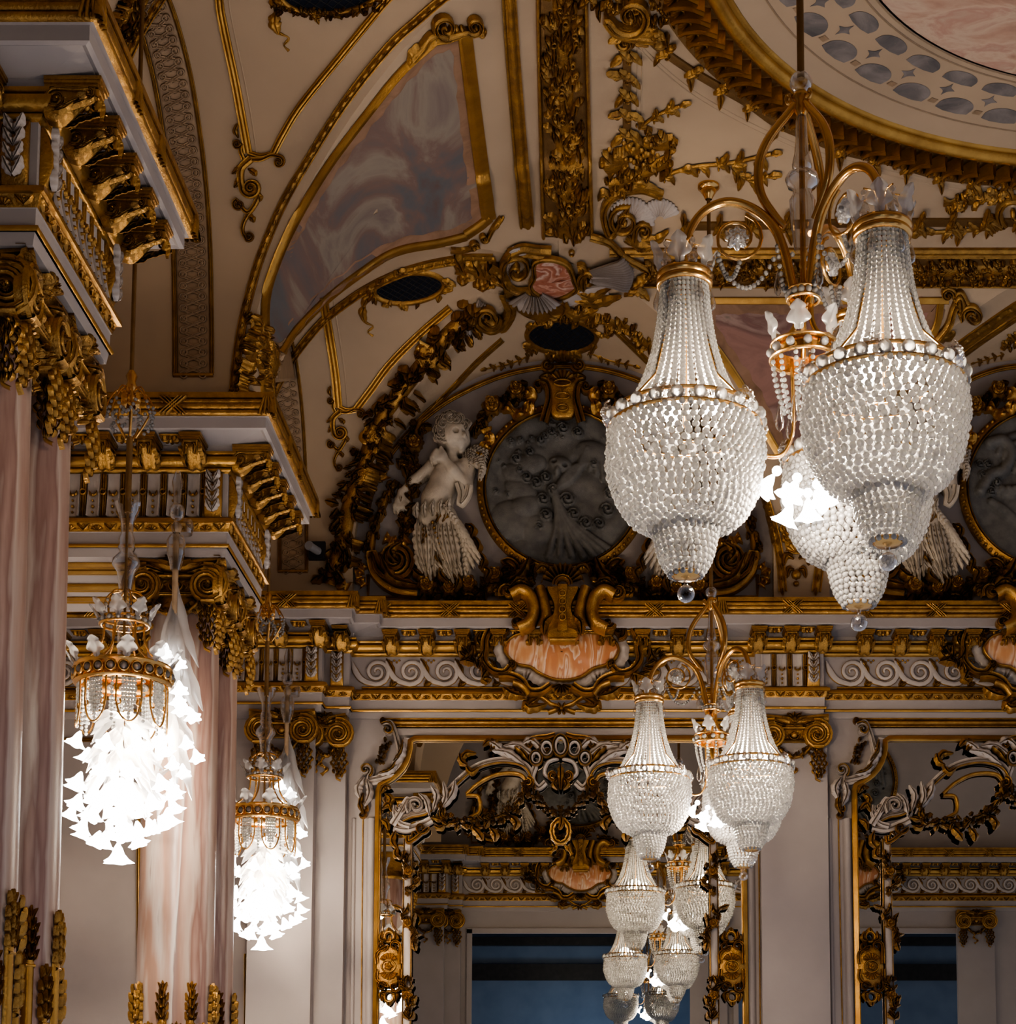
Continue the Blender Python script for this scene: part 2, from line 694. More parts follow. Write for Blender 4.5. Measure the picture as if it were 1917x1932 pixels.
PINKC = [(0, (0.368, 0.208, 0.152)), (.12, (0.480, 0.320, 0.240)), (.24, (0.560, 0.432, 0.344)), (.33, (0.288, 0.152, 0.112)), (.42, (0.440, 0.272, 0.208)),
         (.52, (0.624, 0.512, 0.424)), (.58, (0.336, 0.224, 0.176)), (.72, (0.464, 0.280, 0.200)), (.86, (0.640, 0.544, 0.464)), (.91, (0.272, 0.168, 0.136)), (1, (0.368, 0.208, 0.152))]
ONYX = onyx('banded_onyx', PINKC, 1.25, 1.25, .3)
ORG = [(0, (.62, .24, .09)), (.2, (.72, .34, .14)), (.35, (.80, .52, .33)), (.45, (.55, .20, .08)), (.6, (.74, .40, .19)), (.75, (.85, .64, .48)),
       (.82, (.60, .24, .10)), (1, (.62, .24, .09))]
ONYXO = onyx('orange_onyx', ORG, 2.6, 1.7, .3, (1.5, 1, .45))
ROS = [(0, (.42, .13, .07)), (.25, (.52, .20, .11)), (.4, (.66, .38, .28)), (.5, (.40, .13, .07)), (.7, (.50, .20, .12)), (.86, (.74, .55, .44)), (1, (.42, .13, .07))]
ONYXR = onyx('rose_onyx', ROS, 2.4, 1.6, .35, (1, 1, 1.2), 3.1)
MAUVE = onyx('mauve_onyx', [(0, (.50, .30, .30)), (.3, (.62, .42, .42)), (.5, (.42, .22, .22)), (.8, (.70, .55, .52)), (1, (.50, .30, .30))], 1.2, 1.4, .35, False, 1.0)


def fresco(name, cols, scale=.8, seed=0.0, stretch=(1, 1, 1), wave=.0):
    m, nt, out = mat(name)
    b = nd(nt, 'BsdfPrincipled')
    b.inputs['Roughness'].default_value = .85
    tc = nd(nt, 'TexCoord')
    mp = nd(nt, 'Mapping')
    mp.inputs['Location'].default_value = (seed, seed * 2.1, seed * .7)
    mp.inputs['Scale'].default_value = stretch
    mp.inputs['Rotation'].default_value = (0, .5, .6)
    nt.links.new(tc.outputs['Object'], mp.inputs['Vector'])
    n = nd(nt, 'TexNoise')
    n.inputs['Scale'].default_value = scale
    n.inputs['Detail'].default_value = 7
    n.inputs['Roughness'].default_value = .55
    n.inputs['Distortion'].default_value = 1.1
    nt.links.new(mp.outputs[0], n.inputs['Vector'])
    r = ramp(nt, cols)
    nt.links.new(n.outputs['Fac'], r.inputs['Fac'])
    nt.links.new(r.outputs['Color'], b.inputs['Base Color'])
    nt.links.new(b.outputs[0], out.inputs['Surface'])
    return m


FRES1 = fresco('painted_vault_panel', [(.26, (0.120, 0.072, 0.052)), (.38, (0.176, 0.116, 0.092)), (.46, (0.160, 0.148, 0.140)), (.54, (0.240, 0.152, 0.116)), (.60, (0.336, 0.264, 0.192)), (.70, (0.216, 0.152, 0.128))], .9, 2.0, (1, .45, 1.3))
FRESG = fresco('painted_panel_border', [(.3, (.24, .13, .07)), (.5, (.36, .20, .11)), (.7, (.44, .25, .15))], 3.0, 5.0)
FRES2 = fresco('ceiling_painting', [(.28, (.44, .24, .16)), (.40, (.60, .36, .24)), (.5, (.70, .50, .34)), (.58, (.58, .33, .23)), (.72, (.66, .52, .36))], 1.5, 9.0, (1, 1.8, 1))
SHADE = fresco('grisaille_coffer', [(.3, (.12, .105, .095)), (.5, (.22, .185, .16)), (.7, (.34, .28, .235))], 2.6, 1.0)


def crystal(name, trans=.5, rough=.08, tint=(1, .97, .93), clear=0):
    m, nt, out = mat(name)
    tl = nd(nt, 'BsdfTranslucent')
    tl.inputs['Color'].default_value = tint + (1,)
    df = nd(nt, 'BsdfDiffuse')
    df.inputs['Color'].default_value = (.75, .72, .7, 1)
    mx = nd(nt, 'MixShader')
    mx.inputs[0].default_value = .3
    nt.links.new(tl.outputs[0], mx.inputs[1])
    nt.links.new(df.outputs[0], mx.inputs[2])
    m2 = mx
    if clear:
        tr = nd(nt, 'BsdfTransparent')
        m2 = nd(nt, 'MixShader')
        m2.inputs[0].default_value = clear
        nt.links.new(mx.outputs[0], m2.inputs[1])
        nt.links.new(tr.outputs[0], m2.inputs[2])
    gl = nd(nt, 'BsdfGlossy')
    gl.inputs['Roughness'].default_value = rough
    lw = nd(nt, 'LayerWeight')
    lw.inputs['Blend'].default_value = .45
    m3 = nd(nt, 'MixShader')
    nt.links.new(lw.outputs['Fresnel'], m3.inputs[0])
    nt.links.new(m2.outputs[0], m3.inputs[1])
    nt.links.new(gl.outputs[0], m3.inputs[2])
    nt.links.new(m3.outputs[0], out.inputs['Surface'])
    return m


CRYS = crystal('cut_crystal_beads')
CRYB = crystal('round_crystals', clear=.42)
FROST = crystal('frosted_glass_leaf', .5, .25, (.95, .92, .9), .3)
LILYG = crystal('lily_glass', .6, .2, (1, .95, .9), .2)


def clearglass(name):
    m, nt, out = mat(name)
    gl = nd(nt, 'BsdfGlossy')
    gl.inputs['Roughness'].default_value = .03
    gl.inputs['Color'].default_value = (.95, .95, .95, 1)
    tr = nd(nt, 'BsdfTransparent')
    tr.inputs['Color'].default_value = (.86, .85, .84, 1)
    lw = nd(nt, 'LayerWeight')
    lw.inputs['Blend'].default_value = .5
    mx = nd(nt, 'MixShader')
    nt.links.new(lw.outputs['Facing'], mx.inputs[0])
    nt.links.new(tr.outputs[0], mx.inputs[1])
    nt.links.new(gl.outputs[0], mx.inputs[2])
    nt.links.new(mx.outputs[0], out.inputs['Surface'])
    return m


CLEAR = clearglass('clear_crystal')


def emit(name, col, s):
    m, nt, out = mat(name)
    e = nd(nt, 'Emission')
    e.inputs['Color'].default_value = col + (1,)
    e.inputs['Strength'].default_value = s
    m.cycles.emission_sampling = 'NONE'
    nt.links.new(e.outputs[0], out.inputs['Surface'])
    return m


BULB = emit('lit_bulb', (1, .90, .78), 30)
LILY = emit('lit_lily', (1, .95, .90), 9)


def mirror_mat():
    m, nt, out = mat('mirror_silver')
    g = nd(nt, 'BsdfGlossy')
    g.inputs['Color'].default_value = (.74, .74, .70, 1)
    g.inputs['Roughness'].default_value = .0
    nt.links.new(g.outputs[0], out.inputs['Surface'])
    return m


MIRROR = mirror_mat()


# ------------------------------------------------------------------ room shell
m = M()
m.add([(-8, YW, -1.6), (11, YW, -1.6), (11, YW, 9.3), (-8, YW, 9.3)], [(0, 1, 2, 3)])
struct('wall_back', m, PLASTER)
m = M()
m.add([(-6.6, -8, -1.6), (-6.6, 21, -1.6), (-6.6, 21, 9.3), (-6.6, -8, 9.3)], [(0, 1, 2, 3)])
struct('wall_left', m, PLASTER)
YF = 3.6      # wall opposite the mirrors, with the tall doorway the room is seen through
m = M()
m.box(-6.6, -2.6, YF - .3, YF, -1.6, 9.3)
m.box(1.95, 2.6, YF - .3, YF, -1.6, 9.3)
m.box(7.2, 11, YF - .3, YF, -1.6, 9.3)
m.box(-2.6, 1.95, YF - .3, YF, 4.45, 9.3)
m.box(2.6, 7.2, YF - .3, YF, 4.45, 9.3)
struct('wall_front', m, PLASTER)
m = M()
m.box(-7, 12, -6.3, -6.0, -1.6, 9)
m.box(-7, 12, -6.0, YF - .3, 6.4, 6.5)
struct('wall_far', m, BLUEW)

# vaults -----------------------------------------------------------
m = M()
zz = np.concatenate([np.linspace(5.9, 6.7, 5), 6.7 + 2.28 * np.sin(np.linspace(0, pi / 2, 40))[1:]])


def web_side(m, B, x_of_z, far=1, x0=-6.6, n=10):
    """half of a side barrel from the outer wall to its groin"""
    rows = []
    for z in np.r_[np.linspace(5.9, B.zs, 5), B.zs + B.H * np.sin(np.linspace(0, pi / 2, 40))[1:]]:
        xg = x_of_z(z)
        rows.append([(x, B.c + far * float(B.half(z)), z) for x in np.linspace(x0, xg, n)])
    m.grid(np.array(rows))


def clx(z):
    return float(CL.pos(max(z, 6.2)))


web_side(m, B0, clx, 1)
web_side(m, B0, clx, -1)
web_side(m, B1, clx, 1)
web_side(m, B1, clx, -1)
web_side(m, B2, clx, -1)
web_side(m, B2, lambda z: L1.c - float(L1.half(z)), 1)
struct('ceiling_side', m, CEILP, True)
m = M()


def web_back(m, L, side, y_of_z, n=10):
    rows = []
    for z in np.r_[np.linspace(5.9, L.zs, 5), L.zs + L.H * np.sin(np.linspace(0, pi / 2, 40))[1:]]:
        x = L.c + side * float(L.half(z))
        rows.append([(x, y, z) for y in np.linspace(YW, y_of_z(z), n)])
    m.grid(np.array(rows))


def cby(z):
    return float(CB.pos(max(z, 6.2)))


web_back(m, L1, -1, lambda z: B2.c + float(B2.half(z)))
web_back(m, L1, 1, cby)
web_back(m, L2, -1, cby)
web_back(m, L2, 1, cby)
struct('ceiling_back', m, CEILP, True)
m = M()
zs_ = np.r_[np.linspace(5.9, 6.2, 3), 6.2 + 2.8 * np.sin(np.linspace(0, pi / 2, 40))[1:]]


def spandrel(m, va, vb, side=True):
    rows = []
    for z in zs_:
        a = va.c + float(va.half(z))
        b = vb.c - float(vb.half(z))
        if z > va.zs + va.H:
            a = va.c
        if z > vb.zs + vb.H:
            b = vb.c
        q = np.linspace(a, b, 16)
        if side:
            rows.append([(clx(z), y, z) for y in q])
        else:
            rows.append([(x, cby(z), z) for x in q])
    m.grid(np.array(rows))


spandrel(m, B0, B1)
spandrel(m, B1, B2)
spandrel(m, L1, L2, False)
spandrel(m, L2, Vault(0, L2.c + BAY, 2.3, 6.65, 2.3), False)
struct('ceiling_cove', m, CEILP, True)

# flat ceiling with the round opening of the painted centre
OC, RO = np.array([4.35, 12.5]), 3.55
m = M()
n = 96
a = np.arange(n) * 2 * pi / n
cir = np.stack([OC[0] + RO * np.cos(a), OC[1] + RO * np.sin(a), np.full(n, ZC)], -1)
ex0, ex1, ey0, ey1 = -7, 11, YF - .3, 21
d = np.stack([np.cos(a), np.sin(a)], -1)
tt = np.full(n, 15.5)
box_ = np.stack([OC[0] + d[:, 0] * tt, OC[1] + d[:, 1] * tt, np.full(n, ZC)], -1)
m.grid(np.stack([cir, box_], 1), cu=True)
m.add([(ex0, ey0, ZC + .8), (ex1, ey0, ZC + .8), (ex1, ey1, ZC + .8), (ex0, ey1, ZC + .8)], [(0, 1, 2, 3)])
struct('ceiling', m, CEILP)


# ------------------------------------------------------------------ entablatures
def zz_(y):
    return Zy(y)


ZP = dict(tor_t=6.03, tor_b=5.87, cor_b=5.775, soff=5.76, mod_b=5.60, cy_t=5.655, cy_b=5.545, fr_b=5.165, bd_b=5.13, or_b=5.06, fa_b=4.96, th_b=4.93, ar_b=4.86)
MODS = []


def modillion_mesh():
    """scroll bracket, face toward -Y, top back centre at the origin"""
    m = M()
    w = .060
    m.box(-w - .026, w + .026, -.305, 0, -.020, 0)
    m.box(-w - .020, w + .020, -.298, 0, -.036, -.020)
    m.box(-w - .008, w + .008, -.286, 0, -.052, -.036)
    pr = []
    for t in np.linspace(0, 1, 19):
        y = -.268 + .268 * t
        pr.append((y, -.088 - .11 * (.5 - .5 * cos(pi * min(1, t * 1.15))) + .020 * sin(2 * pi * t)))
    top = [(y, -.05) for y, z in pr]
    P = np.array([[(-w, *a) for a in top], [(-w, *b) for b in pr], [(-w * .5, b[0], b[1] - .014) for b in pr], [(0, b[0], b[1] + .006) for b in pr],
                  [(w * .5, b[0], b[1] - .014) for b in pr], [(w, *b) for b in pr], [(w, *a) for a in top]])
    m.grid(P)
    m.add([(-w, -.268, -.05), (w, -.268, -.05), (w, -.268, -.09), (-w, -.268, -.09)], [(0, 1, 2, 3)])
    f = local((0, -.269, 0), (1, 0, 0), (0, 0, 1), (0, -1, 0))
    for sx in (-1, 1):
        leaf(m, f, [(sx * .010, -.085), (sx * .034, -.11), (sx * .032, -.175)], .022, .03, 3)
        strip(m, f, [(sx * .05, -.06), (sx * .052, -.18)], .008, .018)
        s = local((sx * w, 0, 0), (0, -1, 0), (0, 0, 1), (sx, 0, 0))
        scroll(m, s, (.062, -.118), .056, pi / 2, 1.8, 1, .013, .016, [(.235, -.062), (.17, -.066), (.10, -.064)])
        scroll(m, s, (.238, -.088), .026, pi / 2, 1.3, -1, .009, .014)
        for (p0, p1, p2, q) in (((.05, -.195), (.11, -.185), (.17, -.150), .022), ((.06, -.180), (.12, -.160), (.19, -.125), .018), ((.12, -.175), (.19, -.150), (.25, -.130), .020), ((.20, -.145), (.25, -.135), (.285, -.115), .016),
                                ((.22, -.13), (.27, -.12), (.30, -.13), .016)):
            leaf(m, s, [p0, p1, p2], q, .028, 3, .8)
    strip(m, f, [(-.05, -.062), (.05, -.062)], .014, .02, REED)
    return m.build('modillion', GOLD, base=(0, 0, 0))


def rosette_mesh():
    m = M()
    f = local((0, 0, 0), (1, 0, 0), (0, 1, 0), (0, 0, -1))
    strip(m, f, even(np.array([(-.07, -.07), (.07, -.07), (.07, .07), (-.07, .07)]), 40, True), .012, .01, FLAT, True)
    daisy(m, f, (0, 0), .072, .035, 8)
    return m.build('rosette', GOLD, base=(0, 0, 0))


MOD0, ROS0 = modillion_mesh(), rosette_mesh()
used0 = {'m': False, 'r': False}


def place_part(o, key, root, loc, rz):
    c = o if not used0[key] else o.copy()
    if used0[key]:
        COL.objects.link(c)
    used0[key] = True
    c.parent = root
    c.location = Vector(loc) - root.location
    c.rotation_euler.z = rz
    return c


def entab(path, base, label, wallish=None, mods=None, friezes=None, crossed=.78, sp=.345):
    """full entablature along a plan path; friezes: per segment 'wave', 'panel' or None"""
    P = np.asarray(path, float)
    root = thing('entablature', base, label, 'entablature')
    z = ZP
    m = M()
    e = .36
    reed = []
    for c, r in ((.395, .035), (.415, .05), (.385, .03)):
        pass
    tor = [(.30, z['tor_t'] + .02), (.43, z['tor_t'] + .02), (.43, 6.005)]
    for zc, r in ((5.985, .022), (5.945, .028), (5.895, .022)):
        tor += [(.40 + r * cos(q), zc + r * sin(q)) for q in np.linspace(pi / 2, -pi / 2, 6)]
    tor += [(.385, z['tor_b'])]
    sweep(m, P, tor)
    # crossed ribbons round the reeds and corner wraps
    d = np.diff(P, axis=0)
    for i in range(len(d)):
        L = np.linalg.norm(d[i])
        u = np.array([d[i][0], d[i][1], 0]) / L
        nn = np.array([u[1], -u[0], 0])
        o = np.array([P[i][0], P[i][1], 0]) + nn * .405
        f = local(o, u, (0, 0, 1), nn)
        if abs(nn[0]) > .5 and L > 1:
            for s in (.42, .98):
                for q in np.linspace(-.06, .06, 4):
                    strip(m, f, [(s + q, 5.87), (s + q * .6, 6.01)], .02, .032)
        elif L > .5:
            k = max(1, round(L / crossed))
            for j in range(k):
                s = (j + .5) * L / k
                for sg in (-1, 1):
                    for dx in (-.03, 0, .03):
                        strip(m, f, spline([(s - .075 + dx, 5.945 - sg * .07), (s + dx, 5.945), (s + .075 + dx, 5.945 + sg * .07)], 8), .012, .045)
        for s in (-.38, L + .38):
            for q in np.linspace(-.06, .06, 4):
                strip(m, f, [(s + q, 5.87), (s + q * .4, 6.01)], .016, .035)
    m.build('torus_moulding', GOLD, root)
    m = M()
    sweep(m, P, [(.385, z['tor_b']), (.36, z['tor_b']), (.36, z['cor_b'] + .01), (.335, z['cor_b']), (.31, z['cor_b'] + .012), (.05, z['soff']), (.05, z['cy_t'])])
    m.build('corona', PLASTER, root, False)
    m = M()
    sweep(m, P, [(.05, 5.70), (.075, 5.705), (.075, 5.685), (.06, 5.68), (.05, 5.665)])
    cy = [(.05, z['cy_t'] + .004), (.088, z['cy_t'])]
    cy += [(.012 + .075 * cos(q) ** 1.0, 5.64 - .055 * sin(q)) for q in np.linspace(.1, pi / 2, 6)]
    cy += [(.03, 5.578), (.028, 5.565), (.012, 5.555), (.0, z['cy_b'])]
    sweep(m, P, cy)
    sweep(m, P, [(.0, z['fr_b'] + .02), (.03, z['fr_b'] + .012), (.045, z['fr_b']), (.06, z['fr_b'] - .006), (.06, z['bd_b']), (.035, z['bd_b'] - .004)])
    sweep(m, P, [(.0, z['fa_b']), (.022, z['fa_b'] - .003), (.026, z['fa_b'] - .014), (.014, z['th_b'])])
    m.build('gilt_mouldings', GOLDB, root)
    m = M()
    sweep(m, P, [(.0, z['cy_b']), (.0, z['fr_b'] + .02)])
    sweep(m, P, [(.012, z['or_b']), (.005, z['or_b'] - .004), (.002, z['fa_b'])])
    sweep(m, P, [(.0, z['th_b']), (-.012, z['ar_b']), (-.76, z['ar_b'])] if not wallish else [(.0, z['th_b']), (-.012, z['ar_b']), (-.765, z['ar_b'])])
    sweep(m, P, [(.36, z['tor_t'] + .02), (-.5, z['tor_t'] + .02)])
    m.build('architrave', PLASTER, root, False)
    m = M()
    sweep(m, P, [(.035, z['bd_b'] - .004), (.03, z['bd_b'] - .01), (.012, z['or_b'])])
    for i in range(len(d)):
        L = np.linalg.norm(d[i])
        u = np.array([d[i][0], d[i][1], 0]) / L
        nn = np.array([u[1], -u[0], 0])
        f = local(np.array([P[i][0], P[i][1], 0]) + nn * .018, u, (0, 0, 1), nn)
        k = max(1, round(L / .11))
        for j in range(k):
            s = (j + .5) * L / k
            if j % 2:
                shell(m, f, (s, 5.065), .05, .25, pi - .25, 5, .02)
            else:
                for sg in (-1, 1):
                    leaf(m, f, [(s, 5.068), (s + sg * .03, 5.10), (s + sg * .05, 5.122)], .018, .022, 2)
                berry(m, f, (s, 5.112), .012, .02, 6)
    m.build('leaf_moulding', GOLD, root)
    # frieze
    for i in range(len(d)):
        kind = friezes[i] if friezes else None
        if not kind:
            continue
        mw, mg = M(), M()
        L = np.linalg.norm(d[i])
        u = np.array([d[i][0], d[i][1], 0]) / L
        nn = np.array([u[1], -u[0], 0])
        f = local(np.array([P[i][0], P[i][1], 0]), u, (0, 0, 1), nn, .001)
        zm = (z['cy_b'] + z['fr_b']) / 2
        if kind == 'panel':
            k = max(1, int(round((L - .06) / .158)))
            st = (L - .06) / k
            for j in range(k):
                s = .03 + (j + .5) * st
                last = (j == k - 1) or (j == 0 and L > 1 and i > 0)
                pz = spline([(s, z['cy_b'] - .005), (s, zm), (s, z['fr_b'] + .015)], 12)
                if last:
                    strip(mg, f, pz, .07, .02 + .05 * np.sin(np.linspace(0, 1, 12) * pi) , FLAT)
                    f2 = local(np.array([P[i][0], P[i][1], 0]) + nn * .05, u, (0, 0, 1), nn)
                    for q in range(4):
                        zz0 = z['fr_b'] + .05 + q * .08
                        for sg in (-1, 1):
                            leaf(mw, f2, [(s, zz0), (s + sg * .03, zz0 + .05), (s + sg * .05, zz0 + .1)], .03, .04, 3)
                    continue
                hh = .012 + .045 * np.linspace(0, 1, 12) ** 2
                strip(mw, f, pz, .052, hh, [(-1, .6), (-.9, 1), (-.75, .95), (-.6, .55), (0, .45), (.6, .55), (.75, .95), (.9, 1), (1, .6)])
                strip(mg, f, [(s + st / 2, z['cy_b'] - .01), (s + st / 2, z['fr_b'] + .02)], .024, .03, REED)
                strip(mg, f, arc((s + st / 2, zm + .03), .022, 0, 2 * pi, 12)[:-1], .009, .045, HALF, True)
                f2 = local(np.array([P[i][0], P[i][1], 0]) + nn * .025, u, (0, 0, 1), nn)
                for q in range(4):
                    berry(mg, f2, (s, z['fr_b'] + .05 + q * .048), .011 + .004 * (q % 2), .025, 6)
                for sg in (-1, 1):
                    leaf(mg, f2, [(s, z['fr_b'] + .19), (s + sg * .022, z['fr_b'] + .2), (s + sg * .03, z['fr_b'] + .23)], .012, .02, 1)
        else:
            st = .375
            k = max(1, int((L - .1) / st))
            s0 = (L - k * st) / 2
            strip(mg, f, [(s0 - .02, z['fr_b'] + .035), (L - s0 + .02, z['fr_b'] + .035)], .014, .02)
            for j in range(k):
                c = (s0 + (j + .38) * st, zm + .02)
                pp = spiral(c, .145, -2.1, 1.9, 1, .1)
                lead = spline([(c[0] - .275, c[1] + .12), (c[0] - .245, c[1] + .03), (c[0] - .19, c[1] - .06), (c[0] - .13, c[1] - .105), pp[0]], 18)
                pp = np.vstack([lead[:-1], pp])
                tq = np.linspace(0, 1, len(pp))
                strip(mw, f, pp, .034 * np.minimum(1 - .7 * tq, .25 + 6 * tq), .03, FLAT)
                strip(mg, f, pp, .041 * np.minimum(1 - .7 * tq, .25 + 6 * tq), .018, FLAT)
                for q in range(5):
                    berry(mg, f, (c[0] + .13 + .028 * q, c[1] + .13 - .02 * (q % 2)), .014, .02, 6)
                for a0 in (-1.2, -.6, .1):
                    leaf(mg, f, [(c[0] + .14, c[1] - .17), (c[0] + .14 + .06 * cos(a0 + 1.2), c[1] - .13), (c[0] + .16 + .09 * cos(a0 + 1.4), c[1] - .08)], .022, .03, 2)
                leaf(mg, f, [(c[0] + .1, c[1] + .15), (c[0] + .16, c[1] + .06), (c[0] + .19, c[1] - .05)], .03, .03, 3)
        if mw.n:
            mw.build('frieze_relief', STUCCO, root)
        if mg.n:
            mg.build('frieze_gilding', GOLD, root)
    # modillions and rosettes
    for i in range(len(d)):
        md = mods[i] if mods else None
        if not md:
            continue
        L = np.linalg.norm(d[i])
        u = d[i] / L
        nn = np.array([u[1], -u[0]])
        rz = atan2(nn[0], -nn[1])
        a0, a1 = md
        k = max(1, int(round((a1 - a0) / sp)))
        for j in range(k + 1):
            s = a0 + j * (a1 - a0) / k
            q = P[i] + u * s + nn * .045
            place_part(MOD0, 'm', root, (q[0], q[1], z['soff']), rz)
            if j < k:
                q = P[i] + u * (s + .5 * (a1 - a0) / k) + nn * .2
                place_part(ROS0, 'r', root, (q[0], q[1], z['soff'] + .008), rz)
    return root


XC = -3.01
YE = YW - .03
EW = entab([(-6.6, YE), (-4.3, YE), (-4.3, 20.0), (XC, 20.0), (XC, 20.2), (-2.74, 20.2), (-2.74, YE), (1.66, YE), (1.66, 20.22), (2.40, 20.22), (2.40, YE), (9.5, YE)],
           (0, YW, 4.9), 'long gilt and cream entablature running along the end wall above the mirrors',
           friezes=['wave', None, 'panel', None, 'panel', None, 'wave', None, 'panel', None, 'wave'],
           mods=[(.3, 2.0), None, (.0, 1.28), None, (.2, .2001), None, (.45, 3.95), None, (.02, .72), None, (.45, 6.6)], sp=.39)
EN = entab([(-6.6, 9.62), (XC, 9.62), (XC, 11.15), (-6.6, 11.15)], (-3.4, 10.4, 4.9), 'gilt entablature block carried by the front pair of onyx columns',
           friezes=['panel', 'panel', 'panel'], mods=[(.1, 3.35), (.0, 1.55), None])
EM = entab([(-6.6, 14.81), (XC, 14.81), (XC, 16.35), (-6.6, 16.35)], (-3.4, 15.6, 4.9), 'gilt entablature block carried by the second pair of onyx columns',
           friezes=['panel', 'panel', 'panel'], mods=[(.1, 3.35), (.0, 1.55), None])


# ------------------------------------------------------------------ capitals, columns, pilasters
def cap_face(mg, f, half, H, seed=0):
    """one face of a festooned ionic capital, x to the side, y up from the underside of the abacus"""
    R = half
    ab = spline([(-R * 1.04, .0), (-R * .5, -.02), (0, -.035), (R * .5, -.02), (R * 1.04, 0)], 16)
    strip(mg, f, ab + [0, -.03], .04, .06, [(-1, 0), (-1, .9), (-.4, 1), (-.2, .55), (.4, .5), (1, .2), (1, 0)])
    # centre flower spray
    for a in np.linspace(.5, pi - .5, 5):
        leaf(mg, f, [(0, -.09), (.05 * cos(a), -.06 + .04 * sin(a)), (.15 * cos(a), -.07 + .09 * sin(a))], .035, .1, 3, .8)
    rose(mg, f, (0, -.06), .055, .13, 5)
    # eggs
    for q in np.linspace(-R * .42, R * .42, 3):
        berry(mg, f, (q, -.22), .045, .06, 10)
        strip(mg, f, arc((q, -.215), .058, pi, 2 * pi, 10), .011, .05)
    strip(mg, f, [(-R * .6, -.285), (R * .6, -.285)], .02, .05, REED)
    strip(mg, f, [(-R * .6, -.145), (R * .6, -.145)], .018, .055, HALF)
    for sg in (-1, 1):
        c = (sg * R * .67, -.225)
        disc = arc(c, .148, 0, 2 * pi, 28)[:-1]
        plate(mg, f, disc, .055)
        scroll(mg, local2(f, .055), c, .155, pi / 2 + (0.2 if sg > 0 else -.2), 2.1, -sg, .038, .035)
        rose(mg, f, c, .045, .12, 5)
        leaf(mg, f, [(sg * R * .25, -.12), (sg * R * .6, -.085), (sg * R * .95, -.1)], .04, .09, 4)


def local2(f, dz):
    def mp(x, y, h):
        return f(x, y, np.asarray(h, float) + dz)
    return mp


def cap_swag(m, f, half):
    R = half
    p = spline([(-R * .66, -.25), (-R * .36, -.40), (0, -.46), (R * .36, -.40), (R * .66, -.25)], 30)
    foliage(m, f, p, .05, .07, .9, 5, .2, size=.9)
    ribbon(m, f, [(-.02, -.46), (-.05, -.54), (.02, -.60), (-.04, -.66)], .024, .04, 3)


def husk_drop(m, f, x, y0, L):
    """tassel of overlapping laurel leaves"""
    RR = np.random.default_rng(int(abs(x) * 1000) + 3)
    n = 7
    for j in range(n):
        s = j / (n - 1)
        y = y0 - L * .86 * s
        w = .078 * (sin(pi * (.18 + .70 * s)) ** .8)
        for dx in ((-1, -.35, .35, 1) if j % 2 else (-.75, 0, .75)):
            l = L * .26
            leaf(m, local2(f, .055 * (1 - .6 * dx * dx) * sin(pi * (.2 + .7 * s))), [(x + dx * w * .55, y), (x + dx * w * 1.12, y - l * .5), (x + dx * w * .8 + RR.uniform(-.006, .006), y - l)], .019, .03, 1, .7)
        if j % 2 == 0:
            berry(m, local2(f, .05), (x + RR.uniform(-.5, .5) * w, y - .03), .012, .03, 6)
    strip(m, f, [(x - .055, y0 + .012), (x + .055, y0 + .012)], .026, .10, HALF)
    strip(m, f, spline([(x, y0 - L), (x - .03, y0 - L * 1.12), (x + .02, y0 - L * 1.22)], 10), .012, .03)


def capital(parent, c, ztop, half, faces, depth):
    """faces: list of outward angles (0 = toward the camera)"""
    core = M()
    w = half * .70
    core.box(c[0] - w, c[0] + w, c[1] - w * depth, c[1] + w * depth, ztop - .30, ztop)
    core.build('capital', GOLD, parent, False)
    cap = [o for o in bpy.data.objects if o.parent == parent and o.name.startswith('capital')][-1]
    for ang in faces:
        N = np.array([sin(ang), -cos(ang), 0])
        U = np.array([cos(ang), sin(ang), 0])
        dd = half * .80 if abs(sin(ang)) > .5 else half * .80 * depth
        f = local(np.array([c[0], c[1], ztop]) + N * dd, U, (0, 0, 1), N)
        g = M()
        cap_face(g, f, half, .4)
        WL[cap.name] = WL[parent.name]
        g.build('volute_face', GOLD, cap)
        g = M()
        cap_swag(g, f, half)
        g.build('swag', GOLD, cap)
        for sg in (-1, 1):
            g = M()
            husk_drop(g, f, sg * half * .70, -.37, .32)
            g.build('husk_drop', GOLD, cap)


